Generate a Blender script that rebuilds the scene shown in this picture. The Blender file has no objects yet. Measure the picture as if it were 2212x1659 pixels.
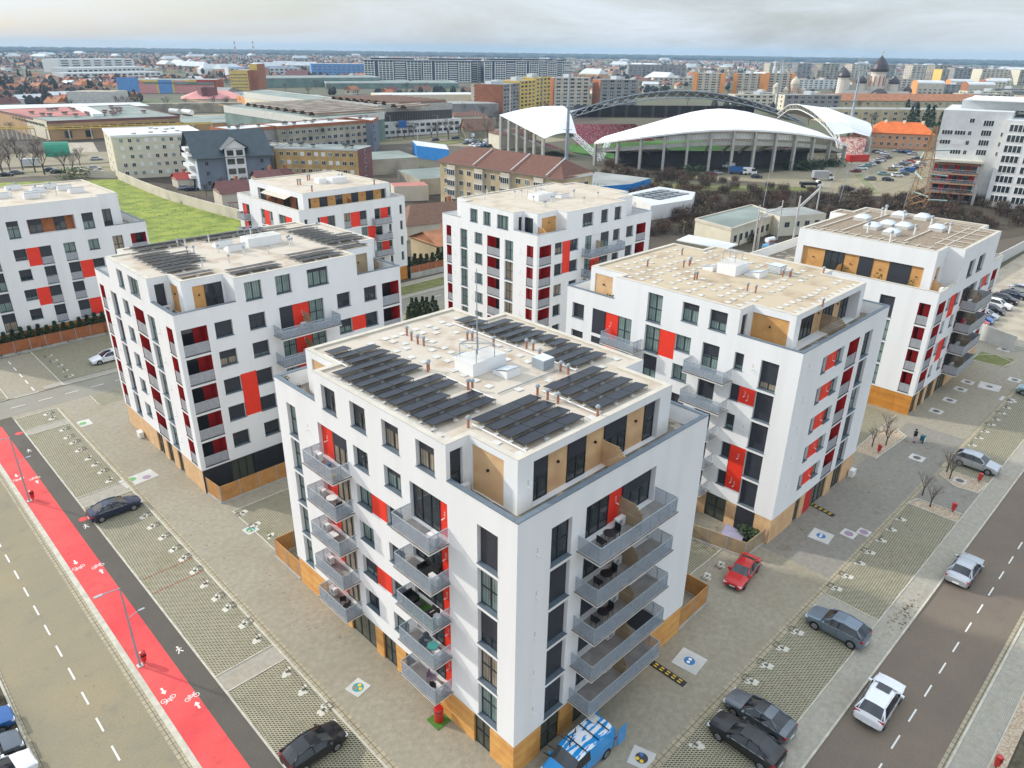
import bpy, math, random
from math import sin, cos, pi, radians, hypot, atan2, sqrt
random.seed(7)
S = bpy.context.scene
C = S.collection
# ---------------------------------------------------------------- camera, world, sun, exposure
CX, CY, FP, PITCH, ROLL, YAW, CH = 1106.0, 829.5, 1580.5, .427977, .0139522, .7815426, 41.8
def _axes():
    f = (cos(PITCH)*sin(YAW), cos(PITCH)*cos(YAW), -sin(PITCH))
    r = (cos(YAW), -sin(YAW), 0.0)
    u = (r[1]*f[2]-r[2]*f[1], r[2]*f[0]-r[0]*f[2], r[0]*f[1]-r[1]*f[0])
    c, s = cos(ROLL), sin(ROLL)
    return tuple(r[i]*c+u[i]*s for i in range(3)), tuple(-r[i]*s+u[i]*c for i in range(3)), f
AR, AU, AF = _axes()
from mathutils import Matrix, Vector
cam_d = bpy.data.cameras.new('camera'); cam = bpy.data.objects.new('camera', cam_d); C.objects.link(cam)
cam_d.sensor_fit = 'HORIZONTAL'; cam_d.sensor_width = 36.0; cam_d.lens = FP/2212.0*36.0
cam_d.clip_start = 0.5; cam_d.clip_end = 30000.0
M4 = Matrix.Identity(4)
for i in range(3):
    M4[i][0] = AR[i]; M4[i][1] = AU[i]; M4[i][2] = -AF[i]
M4[2][3] = CH
cam.matrix_world = M4
S.camera = cam
SUN_EL, SUN_AZ = radians(27.0), radians(115.0)      # azimuth from +X, where the sun stands
W = bpy.data.worlds.new('World'); S.world = W; W.use_nodes = True
nt = W.node_tree; nt.nodes.clear()
wo = nt.nodes.new('ShaderNodeOutputWorld'); bg = nt.nodes.new('ShaderNodeBackground')
sky = nt.nodes.new('ShaderNodeTexSky'); sky.sky_type = 'NISHITA'; sky.sun_disc = False
sky.sun_elevation = SUN_EL; sky.sun_rotation = radians(90.0)-SUN_AZ
sky.air_density = 1.0; sky.dust_density = 2.0; sky.ozone_density = 1.5; sky.altitude = 100
tc = nt.nodes.new('ShaderNodeTexCoord')
mp = nt.nodes.new('ShaderNodeMapping'); mp.inputs['Scale'].default_value = (1.0, 1.0, 5.5)
mp.inputs['Rotation'].default_value = (0, 0, 0.4)
nz = nt.nodes.new('ShaderNodeTexNoise'); nz.inputs['Scale'].default_value = 2.6; nz.inputs['Detail'].default_value = 7; nz.inputs['Roughness'].default_value = .62
nz.inputs['Distortion'].default_value = .5
cr = nt.nodes.new('ShaderNodeValToRGB'); cr.color_ramp.elements[0].position = .36; cr.color_ramp.elements[1].position = .7
mx = nt.nodes.new('ShaderNodeMixRGB'); mx.inputs['Color2'].default_value = (5.0, 5.5, 6.1, 1)
l = nt.links.new
l(tc.outputs['Generated'], mp.inputs['Vector']); l(mp.outputs['Vector'], nz.inputs['Vector'])
mc = nt.nodes.new('ShaderNodeMath'); mc.operation = 'MULTIPLY_ADD'; mc.inputs[1].default_value = .62; mc.inputs[2].default_value = .38
l(nz.outputs['Fac'], cr.inputs['Fac']); l(cr.outputs['Color'], mc.inputs[0]); l(mc.outputs[0], mx.inputs['Fac'])
sz = nt.nodes.new('ShaderNodeSeparateXYZ'); l(tc.outputs['Generated'], sz.inputs[0])       # an overcast sky is brighter overhead
ze = nt.nodes.new('ShaderNodeMath'); ze.operation = 'MULTIPLY_ADD'; ze.inputs[1].default_value = 1.5; ze.inputs[2].default_value = 1.0; ze.use_clamp = False; l(sz.outputs[2], ze.inputs[0])
vm = nt.nodes.new('ShaderNodeVectorMath'); vm.operation = 'SCALE'; vm.inputs[0].default_value = (6.2, 6.8, 7.5); l(ze.outputs[0], vm.inputs['Scale']); l(vm.outputs[0], mx.inputs['Color2'])
l(sky.outputs['Color'], mx.inputs['Color1']); l(mx.outputs['Color'], bg.inputs['Color']); l(bg.outputs['Background'], wo.inputs['Surface'])
bg.inputs['Strength'].default_value = 0.135
sd = bpy.data.lights.new('sun', 'SUN'); sd.energy = 3.5; sd.angle = radians(2.0); sd.color = (1.0, .945, .86)
sun = bpy.data.objects.new('sun', sd); C.objects.link(sun)
sv = Vector((cos(SUN_EL)*cos(SUN_AZ), cos(SUN_EL)*sin(SUN_AZ), sin(SUN_EL)))
sun.rotation_euler = sv.to_track_quat('Z', 'Y').to_euler(); sun.location = (0, 0, 300)
S.view_settings.view_transform = 'Standard'; S.view_settings.look = 'None'
S.view_settings.gamma = 1.0; S.view_settings.exposure = -0.05; S.view_settings.use_curve_mapping = False
S.cycles.max_bounces = 6; S.cycles.transparent_max_bounces = 12; S.cycles.volume_bounces = 0
# ---------------------------------------------------------------- pixel (2212 x 1659 frame) to a point at height z
def at(px, py, z=0.0):
    d = [AF[i]*FP + AR[i]*(px-CX) - AU[i]*(py-CY) for i in range(3)]
    t = (z-CH)/d[2]
    return (d[0]*t, d[1]*t)
def ck(k, x, y, z=0.0):                       # the same, from a crop (x0, y0, width) seen 2212 px wide
    s = k[2]/2212.0
    return at((k[0]+x*s)*.576, (k[1]+y*s)*.576, z)
T1, T2, T3 = (0, 100, 1280), (1280, 100, 1280), (2560, 100, 1280)
S1, S2, S3, S4, S5, S6, S7, S8 = (2080, 380, 1200), (1840, 340, 800), (2400, 180, 900), (3240, 180, 600), (3000, 500, 840), (1300, 180, 800), (0, 160, 800), (700, 160, 800)
B1c, B2c, B3c, RC, M1c = (0, 1920, 1280), (1280, 1920, 1280), (2560, 1920, 1280), (2760, 1100, 1080), (0, 1000, 1280)
# ---------------------------------------------------------------- materials
MT = {}
def nodes_of(name):
    m = bpy.data.materials.new(name); m.use_nodes = True; MT[name] = m
    n = m.node_tree; return m, n, n.nodes['Principled BSDF'], n.links.new
def mat(name, col, rough=.7, var=.12, scale=1.5, bump=0.0, metal=0.0, spec=.5, detail=4, col2=None, thr=(.35, .65)):
    m, n, b, L = nodes_of(name)
    b.inputs['Roughness'].default_value = rough; b.inputs['Metallic'].default_value = metal
    b.inputs['Specular IOR Level'].default_value = spec
    b.inputs['Base Color'].default_value = (*col, 1)
    m.diffuse_color = (*col, 1)
    if var > 0 or col2:
        g = n.nodes.new('ShaderNodeNewGeometry')
        t = n.nodes.new('ShaderNodeTexNoise'); t.inputs['Scale'].default_value = scale; t.inputs['Detail'].default_value = detail
        L(g.outputs['Position'], t.inputs['Vector'])
        r = n.nodes.new('ShaderNodeValToRGB'); e = r.color_ramp.elements
        e[0].position, e[1].position = thr
        c2 = col2 or tuple(min(1, c*(1+var)) for c in col)
        c1 = col if col2 else tuple(c*(1-var) for c in col)
        e[0].color = (*c1, 1); e[1].color = (*c2, 1)
        L(t.outputs['Fac'], r.inputs['Fac']); L(r.outputs['Color'], b.inputs['Base Color'])
        if bump:
            bp = n.nodes.new('ShaderNodeBump'); bp.inputs['Strength'].default_value = bump
            L(t.outputs['Fac'], bp.inputs['Height']); L(bp.outputs['Normal'], b.inputs['Normal'])
    return m
def brickmat(name, c1, c2, mortar, bw, bh, ms, scale=1.0, off=.5, rough=.8, stain=None, rot=0.0, sscale=.15, wall=False, smin=.5, smax=.7):
    m, n, b, L = nodes_of(name); b.inputs['Roughness'].default_value = rough
    g = n.nodes.new('ShaderNodeNewGeometry'); mpn = n.nodes.new('ShaderNodeMapping')
    mpn.inputs['Rotation'].default_value = (0, 0, rot)
    if wall:       # vertical surfaces: (x+y, z)
        sx = n.nodes.new('ShaderNodeSeparateXYZ'); ad = n.nodes.new('ShaderNodeMath'); cb = n.nodes.new('ShaderNodeCombineXYZ')
        L(g.outputs['Position'], sx.inputs[0]); L(sx.outputs[0], ad.inputs[0]); L(sx.outputs[1], ad.inputs[1])
        L(ad.outputs[0], cb.inputs[0]); L(sx.outputs[2], cb.inputs[1]); L(cb.outputs[0], mpn.inputs['Vector'])
    else:
        L(g.outputs['Position'], mpn.inputs['Vector'])
    t = n.nodes.new('ShaderNodeTexBrick'); t.offset = off; t.inputs['Scale'].default_value = scale
    t.inputs['Brick Width'].default_value = bw; t.inputs['Row Height'].default_value = bh; t.inputs['Mortar Size'].default_value = ms
    t.inputs['Color1'].default_value = (*c1, 1); t.inputs['Color2'].default_value = (*c2, 1); t.inputs['Mortar'].default_value = (*mortar, 1)
    L(mpn.outputs['Vector'], t.inputs['Vector'])
    out = t.outputs['Color']
    for (sc, sm, smx, colr) in ([(sscale, smin, smax, stain)] if stain else [])+[(2.3, .3, .75, None)]:
        z = n.nodes.new('ShaderNodeTexNoise'); z.inputs['Scale'].default_value = sc; z.inputs['Detail'].default_value = 6
        L(g.outputs['Position'], z.inputs['Vector'])
        rr = n.nodes.new('ShaderNodeValToRGB'); rr.color_ramp.elements[0].position = sm; rr.color_ramp.elements[1].position = smx
        mm = n.nodes.new('ShaderNodeMixRGB')
        L(z.outputs['Fac'], rr.inputs['Fac'])
        if colr:
            L(rr.outputs['Color'], mm.inputs['Fac']); mm.inputs['Color2'].default_value = (*colr, 1)
        else:
            mm.blend_type = 'MULTIPLY'; mm.inputs['Fac'].default_value = 1
            rr.color_ramp.elements[0].color = (.84, .84, .84, 1); rr.color_ramp.elements[1].color = (1.08, 1.08, 1.08, 1)
            L(rr.outputs['Color'], mm.inputs['Color2'])
        L(out, mm.inputs['Color1']); out = mm.outputs['Color']
    L(out, b.inputs['Base Color'])
    return m
def glassmat(name, col, alpha=None, rough=.06, spec=.7):
    m, n, b, L = nodes_of(name)
    b.inputs['Base Color'].default_value = (*col, 1); b.inputs['Roughness'].default_value = rough; b.inputs['Specular IOR Level'].default_value = spec
    if alpha is not None: b.inputs['Alpha'].default_value = alpha
    return m
def stripemat(name, ca, cb, freq, axis='XY', rough=.8, ratio=.5, soft=.1):
    m, n, b, L = nodes_of(name); b.inputs['Roughness'].default_value = rough
    g = n.nodes.new('ShaderNodeNewGeometry'); s = n.nodes.new('ShaderNodeSeparateXYZ'); L(g.outputs['Position'], s.inputs[0])
    if axis == 'XY':
        a = n.nodes.new('ShaderNodeMath'); L(s.outputs[0], a.inputs[0]); L(s.outputs[1], a.inputs[1]); src = a.outputs[0]
    else:
        src = s.outputs['XYZ'.index(axis)]
    k = n.nodes.new('ShaderNodeMath'); k.operation = 'MULTIPLY'; k.inputs[1].default_value = freq; L(src, k.inputs[0])
    f = n.nodes.new('ShaderNodeMath'); f.operation = 'FRACT'; L(k.outputs[0], f.inputs[0])
    r = n.nodes.new('ShaderNodeValToRGB'); e = r.color_ramp.elements
    e[0].position = max(0, ratio-soft); e[1].position = min(1, ratio+soft); e[0].color = (*ca, 1); e[1].color = (*cb, 1)
    z = n.nodes.new('ShaderNodeTexNoise'); z.inputs['Scale'].default_value = 1.2; L(g.outputs['Position'], z.inputs['Vector'])
    mm = n.nodes.new('ShaderNodeMixRGB'); mm.blend_type = 'OVERLAY'; mm.inputs['Fac'].default_value = .35
    L(f.outputs[0], r.inputs['Fac']); L(r.outputs['Color'], mm.inputs['Color1']); L(z.outputs['Fac'], mm.inputs['Color2']); L(mm.outputs['Color'], b.inputs['Base Color'])
    return m
# ---------------------------------------------------------------- mesh builder and tags
class MB:
    def __init__(s): s.v = []; s.f = []; s.mi = []; s.mats = []
    def m(s, name):
        if name not in s.mats: s.mats.append(name)
        return s.mats.index(name)
    def face(s, pts, m):
        i = len(s.v); s.v += [tuple(p) for p in pts]; s.f.append(tuple(range(i, i+len(pts)))); s.mi.append(s.m(m))
    def box(s, x0, x1, y0, y1, z0, z1, m, top=None, skip=''):
        if x1 < x0: x0, x1 = x1, x0
        if y1 < y0: y0, y1 = y1, y0
        i = len(s.v); k = s.m(m)
        s.v += [(x0,y0,z0),(x1,y0,z0),(x1,y1,z0),(x0,y1,z0),(x0,y0,z1),(x1,y0,z1),(x1,y1,z1),(x0,y1,z1)]
        for n_, q in (('b',(0,3,2,1)),('t',(4,5,6,7)),('f',(0,1,5,4)),('r',(1,2,6,5)),('k',(2,3,7,6)),('l',(3,0,4,7))):
            if n_ in skip: continue
            s.f.append(tuple(i+j for j in q)); s.mi.append(s.m(top) if (top and n_ == 't') else k)
    def obox(s, c, ax, hl, hw, z0, z1, m, top=None):      # box turned by ax radians about z
        ca, sa = cos(ax), sin(ax)
        P = [(c[0]+a*ca-b*sa, c[1]+a*sa+b*ca) for a, b in ((-hl,-hw),(hl,-hw),(hl,hw),(-hl,hw))]
        s.prism(P, z0, z1, m, top)
    def prism(s, P, z0, z1, m, top=None, bottom=True):
        n = len(P); i = len(s.v)
        s.v += [(p[0], p[1], z0) for p in P]+[(p[0], p[1], z1) for p in P]
        k = s.m(m)
        for j in range(n):
            q = (j+1) % n; s.f.append((i+j, i+q, i+n+q, i+n+j)); s.mi.append(k)
        s.f.append(tuple(i+n+j for j in range(n))); s.mi.append(s.m(top) if top else k)
        if bottom: s.f.append(tuple(i+n-1-j for j in range(n))); s.mi.append(k)
    def tube(s, a, b, r0, r1, m, n=6, caps=True):
        a = Vector(a); b = Vector(b); d = (b-a)
        if d.length < 1e-6: return
        d.normalize(); u = d.orthogonal().normalized(); w = d.cross(u)
        i = len(s.v); k = s.m(m)
        for (p, r) in ((a, r0), (b, r1)):
            for j in range(n):
                t = 2*pi*j/n; q = p+u*(r*cos(t))+w*(r*sin(t)); s.v.append(tuple(q))
        for j in range(n):
            q = (j+1) % n; s.f.append((i+j, i+q, i+n+q, i+n+j)); s.mi.append(k)
        if caps:
            s.f.append(tuple(i+n-1-j for j in range(n))); s.mi.append(k)
            s.f.append(tuple(i+n+j for j in range(n))); s.mi.append(k)
    def lathe(s, c, prof, m, n=12):           # prof: (r, z)
        i = len(s.v); k = s.m(m)
        for r, z in prof:
            for j in range(n):
                t = 2*pi*j/n; s.v.append((c[0]+r*cos(t), c[1]+r*sin(t), z))
        for a in range(len(prof)-1):
            for j in range(n):
                q = (j+1) % n; s.f.append((i+a*n+j, i+a*n+q, i+(a+1)*n+q, i+(a+1)*n+j)); s.mi.append(k)
        s.f.append(tuple(i+(len(prof)-1)*n+j for j in range(n))); s.mi.append(k)
    def data(s, name, o=(0,0,0), smooth=False):
        me = bpy.data.meshes.new(name)
        me.from_pydata([(x-o[0], y-o[1], z-o[2]) for x, y, z in s.v], [], s.f)
        for n_ in s.mats: me.materials.append(MT[n_])
        me.polygons.foreach_set('material_index', s.mi)
        if smooth: me.polygons.foreach_set('use_smooth', [True]*len(s.f))
        me.update(); return me
    def build(s, name, parent=None, o=None, smooth=False):
        if not s.f: return None
        if o is None: o = parent['org'] if parent is not None and 'org' in parent else (0, 0, 0)
        ob = bpy.data.objects.new(name, s.data(name, o, smooth)); C.objects.link(ob)
        if parent is not None: ob.parent = parent
        else: ob.location = o
        return ob
def tag(o, label=None, cat=None, group=None, kind=None):
    if label: o['label'] = label
    if cat: o['category'] = cat
    if group: o['group'] = group
    if kind: o['kind'] = kind
    return o
ORG = {}
def thing(name, label, cat, loc=(0, 0, 0), rz=0.0, group=None, org=True):
    o = bpy.data.objects.new(name, None); C.objects.link(o); o.location = loc; o.rotation_euler = (0, 0, rz); o.empty_display_size = .3
    ORG[o.name] = tuple(loc) if org else (0, 0, 0)
    return tag(o, label, cat, group)
def part(mb, name, parent, smooth=False, sub=False):   # world-coordinate mesh under an unrotated thing
    if not mb.f: return None
    o = ORG.get(parent.name, (0, 0, 0))
    ob = bpy.data.objects.new(name, mb.data(name, o, smooth)); C.objects.link(ob); ob.parent = parent; ORG[ob.name] = o
    return ob
def solo(mb, name, label, cat, group=None, loc=None, smooth=False):  # a thing that is one mesh, world coordinates
    if loc is None:
        xs = [v[0] for v in mb.v]; ys = [v[1] for v in mb.v]; zs = [v[2] for v in mb.v]
        loc = ((min(xs)+max(xs))/2, (min(ys)+max(ys))/2, min(zs))
    ob = bpy.data.objects.new(name, mb.data(name, loc, smooth)); C.objects.link(ob); ob.location = loc; ORG[ob.name] = tuple(loc)
    return tag(ob, label, cat, group)
def struct(mb, name):
    ob = bpy.data.objects.new(name, mb.data(name)); C.objects.link(ob); ob['kind'] = 'structure'; return ob
def copy_tree(o, parent=None, kids=None):
    c = o.copy(); C.objects.link(c); c.parent = parent
    if o.name in ORG: ORG[c.name] = ORG[o.name]
    for ch in o.children: copy_tree(ch, c)
    return c
def dup(src, loc, rz=0.0, label=None, group=None, s=1.0):
    c = copy_tree(src); c.location = loc; c.rotation_euler = (0, 0, rz)
    if s != 1.0: c.scale = (s, s, s) if not isinstance(s, tuple) else s
    if label: c['label'] = label
    if group: c['group'] = group
    return c
def first_or_dup(src, st, loc, rz=0.0, label=None, group=None, s=1.0):
    if not st.get(src.name):
        st[src.name] = True
        src.location = loc; src.rotation_euler = (0, 0, rz)
        if s != 1.0: src.scale = (s, s, s) if not isinstance(s, tuple) else s
        if label: src['label'] = label
        if group: src['group'] = group
        return src
    c = dup(src, loc, rz, label, group, 1.0)
    c.scale = (s, s, s) if not isinstance(s, tuple) else s
    return c
USED = {}
# ---------------------------------------------------------------- palette
mat('white_render', (.80, .80, .79), .85, .0, .5, col2=(.735, .735, .72), thr=(.42, .8), detail=8)
for n_ in list(MT['white_render'].node_tree.nodes):
    if n_.type == 'TEX_NOISE':
        t_ = MT['white_render'].node_tree; q_ = t_.nodes.new('ShaderNodeMapping'); q_.inputs['Scale'].default_value = (1.6, 1.6, .16); g_ = [x for x in t_.nodes if x.type == 'NEW_GEOMETRY'][0]; t_.links.new(g_.outputs['Position'], q_.inputs['Vector']); t_.links.new(q_.outputs['Vector'], n_.inputs['Vector'])
mat('white_edge', (.72, .71, .68), .85, .05, 1.0)
mat('red_panel', (.80, .035, .012), .55, .04, 1.5)
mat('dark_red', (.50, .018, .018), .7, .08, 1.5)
mat('anthracite', (.022, .026, .033), .45, .1, 2)
mat('shutter', (.032, .036, .046), .5, .1, 3)
mat('coping', (.12, .155, .185), .5, .1, 2)
mat('black_wall', (.02, .022, .028), .6, .1, 1)
stripemat('wood_board', (.62, .33, .11), (.44, .21, .06), 7.0, 'Z', .7, .8, .12)
stripemat('wood_pale', (.66, .42, .22), (.5, .3, .14), 7.0, 'Z', .7, .82, .12)
stripemat('wood_smooth', (.70, .36, .10), (.62, .30, .08), 1.3, 'Z', .6, .5, .4)
stripemat('wood_fence', (.55, .27, .08), (.20, .09, .03), 8.0, 'Z', .75, .72, .1)
stripemat('wood_rust', (.38, .13, .045), (.15, .05, .02), 8.0, 'Z', .75, .72, .1)
stripemat('wood_grey', (.40, .30, .18), (.16, .11, .06), 8.0, 'Z', .75, .72, .1)
glassmat('window_glass', (.03, .04, .045))
stripemat('curtain', (.22, .30, .27), (.13, .18, .17), 4.0, 'XY', .25, .5, .35)
stripemat('curtain_beige', (.36, .30, .22), (.2, .17, .13), 4.0, 'XY', .25, .5, .35)
glassmat('rail_glass', (.33, .40, .47), .42, .25, .4)
mat('rail_metal', (.42, .47, .5), .4, .05, 2, metal=.3)
mat('grey_mesh', (.33, .34, .36), .5, .1, 4)
mat('balcony_floor', (.30, .28, .26), .8, .15, 1.5)
mat('roof_membrane', (.52, .46, .375), .85, .0, .5, col2=(.33, .225, .135), thr=(.5, .82), detail=9)
mat('roof_membrane_warm', (.49, .40, .275), .85, .0, .4, col2=(.29, .20, .125), thr=(.5, .8), detail=9)
mat('roof_membrane_pale', (.54, .475, .38), .85, .0, .4, col2=(.38, .30, .20), thr=(.45, .8), detail=8)
mat('roof_gravel', (.26, .20, .14), .95, .22, 3, detail=8)
mat('roof_lip', (.54, .495, .41), .85, .08, 1)
mat('terrace_paving', (.19, .165, .125), .9, .0, 1.3, col2=(.42, .38, .30), thr=(.52, .62), detail=3)
mat('concrete', (.42, .41, .37), .9, .12, .8)
mat('pale_concrete', (.55, .54, .5), .9, .1, .6)
mat('solar_cell', (.010, .013, .020), .28, .25, 2, spec=.28)
mat('aluminium', (.55, .57, .58), .4, .05, 2, metal=.5)
mat('white_paint', (.78, .78, .76), .6, .08, 6)
mat('white_plastic', (.75, .75, .73), .45, .04, 2)
mat('orange_pipe', (.38, .17, .11), .6, .1, 2)
mat('grey_steel', (.30, .34, .37), .5, .08, 1)
mat('black', (.012, .012, .014), .5, .1, 3)
mat('skylight', (.62, .66, .70), .15, .06, 1, spec=.7)
mat('tyre', (.015, .015, .016), .8, .1, 4)
mat('rim', (.45, .46, .48), .35, .05, 3, metal=.7)
glassmat('car_glass', (.012, .016, .02), None, .04, .8)
mat('tail_light', (.45, .008, .01), .25, .05, 3)
mat('head_light', (.75, .77, .8), .15, .05, 3)
mat('foliage', (.03, .05, .022), .9, .45, 2.2, detail=3)
mat('foliage_light', (.10, .13, .03), .9, .4, 3)
mat('twig', (.085, .062, .048), .95, .3, 2)
mat('twig_grey', (.19, .16, .135), .95, .3, 2)
mat('bark', (.10, .075, .06), .95, .25, 3)
mat('scrub', (.075, .052, .038), .95, .5, .7, detail=6)
mat('transformer_blue', (.16, .36, .55), .6, .1, 2)
mat('terracotta_pot', (.35, .10, .05), .8, .1, 3)
# ================================================================ GROUND
mat('ground_far', (.105, .085, .06), .95, .0, .011, col2=(.10, .115, .05), thr=(.42, .6), detail=8)
brickmat('cobble', (.37, .33, .245), (.325, .29, .215), (.24, .215, .16), .24, .12, .012, stain=(.29, .25, .175), sscale=.13)
brickmat('cobble_grey', (.29, .265, .22), (.25, .23, .19), (.2, .19, .16), .24, .12, .012, stain=(.20, .16, .11), sscale=.3, rot=.785, smin=.6, smax=.68)
brickmat('grid_paver', (.04, .04, .02), (.028, .03, .016), (.38, .345, .235), .27, .155, .040, stain=(.16, .15, .05), sscale=.22, rot=.785, smin=.58, smax=.95)
brickmat('pavement_block', (.41, .38, .31), (.365, .34, .275), (.26, .24, .19), .22, .11, .01, stain=(.36, .31, .23), sscale=.35, smin=.55, smax=.75)
brickmat('gutter_stone', (.42, .36, .24), (.36, .31, .21), (.15, .13, .09), .55, .5, .03, off=.0)
def roadmat(name, c1, c2, c3):
    m, n, b, L = nodes_of(name); b.inputs['Roughness'].default_value = .9
    g = n.nodes.new('ShaderNodeNewGeometry')
    out = None
    mpg = n.nodes.new('ShaderNodeMapping'); mpg.inputs['Scale'].default_value = (1, 1, 1)
    L(g.outputs['Position'], mpg.inputs['Vector'])
    for sc, ca, cb, lo, hi in ((.12, c1, c2, .35, .65), (.45, None, c3, .55, .8)):
        t = n.nodes.new('ShaderNodeTexNoise'); t.inputs['Scale'].default_value = sc; t.inputs['Detail'].default_value = 8; t.inputs['Roughness'].default_value = .65
        L(mpg.outputs['Vector'], t.inputs['Vector'])
        r = n.nodes.new('ShaderNodeValToRGB'); r.color_ramp.elements[0].position = lo; r.color_ramp.elements[1].position = hi
        L(t.outputs['Fac'], r.inputs['Fac'])
        if ca:
            r.color_ramp.elements[0].color = (*ca, 1); r.color_ramp.elements[1].color = (*cb, 1); out = r.outputs['Color']
        else:
            mm = n.nodes.new('ShaderNodeMixRGB'); L(r.outputs['Color'], mm.inputs['Fac']); L(out, mm.inputs['Color1']); mm.inputs['Color2'].default_value = (*cb, 1); out = mm.outputs['Color']
    t = n.nodes.new('ShaderNodeTexNoise'); t.inputs['Scale'].default_value = 9; t.inputs['Detail'].default_value = 5; L(g.outputs['Position'], t.inputs['Vector'])
    mm = n.nodes.new('ShaderNodeMixRGB'); mm.blend_type = 'OVERLAY'; mm.inputs['Fac'].default_value = .3; L(out, mm.inputs['Color1']); L(t.outputs['Fac'], mm.inputs['Color2'])
    L(mm.outputs['Color'], b.inputs['Base Color'])
roadmat('asphalt_old', (.23, .205, .14), (.29, .24, .145), (.185, .17, .13))
roadmat('asphalt_dark', (.155, .122, .095), (.19, .15, .108), (.13, .108, .092))
roadmat('asphalt_mid', (.23, .21, .17), (.28, .26, .21), (.19, .18, .15))
roadmat('asphalt_path', (.088, .076, .062), (.11, .096, .078), (.072, .064, .055))
roadmat('lane_red', (.62, .05, .055), (.70, .10, .09), (.45, .05, .05))
mat('kerb', (.50, .47, .38), .9, .12, 2)
mat('gravel', (.36, .27, .18), .95, .0, 7, col2=(.55, .45, .33), thr=(.4, .62), detail=3)
mat('soil', (.10, .085, .05), .95, .35, 2)
mat('lawn', (.12, .17, .02), .95, .0, .25, col2=(.25, .29, .04), thr=(.35, .6), detail=8)
mat('verge', (.12, .14, .035), .95, .0, .8, col2=(.20, .20, .07), thr=(.35, .65), detail=6)
mat('pitch', (.06, .17, .02), .95, .15, .2)
mat('scrub_ground', (.055, .042, .03), .95, .0, .06, col2=(.10, .08, .045), thr=(.45, .7), detail=8)
mat('dirt_pale', (.38, .33, .25), .95, .15, .4)
mat('road_paint', (.74, .72, .66), .8, .0, 6, col2=(.5, .48, .42), thr=(.62, .8))
mat('paint_patch', (.58, .56, .47), .85, .05, 4)
mat('iron', (.13, .11, .09), .7, .15, 5)
mat('disc_blue', (.04, .17, .40), .7, .1, 5); mat('disc_teal', (.05, .28, .26), .7, .1, 5); mat('disc_yellow', (.75, .5, .03), .7, .1, 5)
mat('disc_green', (.16, .36, .12), .7, .1, 5); mat('disc_black', (.05, .05, .06), .7, .1, 5); mat('disc_mauve', (.32, .22, .30), .7, .1, 5)
g = MB(); g.face([(-9000, -9000, -.02), (9000, -9000, -.02), (9000, 9000, -.02), (-9000, 9000, -.02)], 'ground_far'); struct(g, 'ground')
def sheet(name, mt, rects, z):
    s = MB()
    for r in rects:
        if len(r) == 4 and not isinstance(r[0], tuple): x0, x1, y0, y1 = r; s.face([(x0, y0, z), (x1, y0, z), (x1, y1, z), (x0, y1, z)], mt)
        else: s.face([(p[0], p[1], z) for p in r], mt)
    return struct(s, name)
sheet('road', 'asphalt_old', [(1.7, 8.0, -60, 260)], .004)
sheet('road', 'asphalt_dark', [(-60, 133, 3.75, 9.7)], .004)
sheet('road', 'asphalt_mid', [(8.9, 133, 99.9, 105.5), (131, 137, -60, 200), (133, 330, 3.75, 9.7)], .008)
sheet('gutter', 'gutter_stone', [(8.0, 8.45, -60, 99), (1.45, 1.7, -60, 260), (16.0, 133, 3.3, 3.75)], .014)
sheet('cycle_path', 'lane_red', [[(8.85, -60), (11.05, -60), (11.05, 97.5), (10.2, 99.2), (8.85, 99.6)]], .1)
sheet('footpath', 'asphalt_path', [[(11.05, -60), (12.55, -60), (12.55, 98.5), (11.6, 99.3), (11.05, 97.5)]], .1)
sheet('courtyard', 'cobble', [(12.55, 130.9, 11.7, 99.8)], .07)
sheet('courtyard', 'cobble_grey', [(56, 93, 16.4, 23), (75.3, 80.9, 11.7, 16.4)], .075)
sheet('pavement', 'pavement_block', [(12.55, 130.9, 9.85, 11.6), (20, 130.9, 1.5, 3.25), (12.7, 17.2, 41.1, 42.9), (12.7, 17.2, 72.7, 74.9), (12.7, 17.2, 93.1, 94.6),
      (50.6, 53.8, 11.7, 16.2), (17.75, 130, 105.8, 107.1), (80, 130, 111.6, 113.6)], .082)
GR = [(12.7, 17.2, -30, 41), (12.7, 17.2, 43, 72.6), (12.7, 17.2, 75, 93), (12.7, 17.2, 94.7, 98.6), (23.1, 45, 50.5, 62), (46.2, 53.2, 25.5, 46), (13.5, 50.5, 11.7, 16.2), (53.9, 73.5, 11.7, 16.2),
      (83.9, 118, 11.7, 16.0), (81.5, 93.6, 24.8, 46), (118.5, 125.0, 24.0, 27.5), (21.5, 24.6, 95.8, 99.6)]
sheet('parking_grid', 'grid_paver', GR, .086)
sheet('parking_grid', 'grid_paver', [(-20, 13.6, 106, 121), (19.9, 60, 107.2, 121.8)], .086)
sheet('parking_apron', 'cobble', [(13.6, 19.9, 105.6, 121.8)], .03)
sheet('parking_apron', 'dirt_pale', [(137.3, 240, 10, 36)], .03)
sheet('gravel_bed', 'gravel', [[(80.6, 22.3), (88.4, 21.9), (89.6, 23.4), (89.2, 24.7), (80.4, 24.7)], [(73.6, 11.7), (75.4, 11.9), (75.0, 15.8), (73.6, 16.1)], [(80.9, 12.0), (83.8, 11.7), (83.8, 16.0), (82.2, 16.0), (80.7, 14)], (20, 130, .6, 1.4)], .09)
sheet('lawn', 'lawn', [[(40, 300), (84, 277), (82, 229), (85, 188), (86, 165), (68, 150), (45, 155), (42, 170), (42, 220)]], .02)
sheet('verge', 'verge', [(60, 130.5, 107.2, 111.5), (122, 126.5, 19.5, 23.9)], .09)
sheet('verge', 'soil', [(-60, 1.4, -60, 260), (20, 200, -60, .5)], .01)
sheet('parking_apron', 'soil', [(-12, 1.4, 30, 70)], .02)
k = MB()
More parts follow.
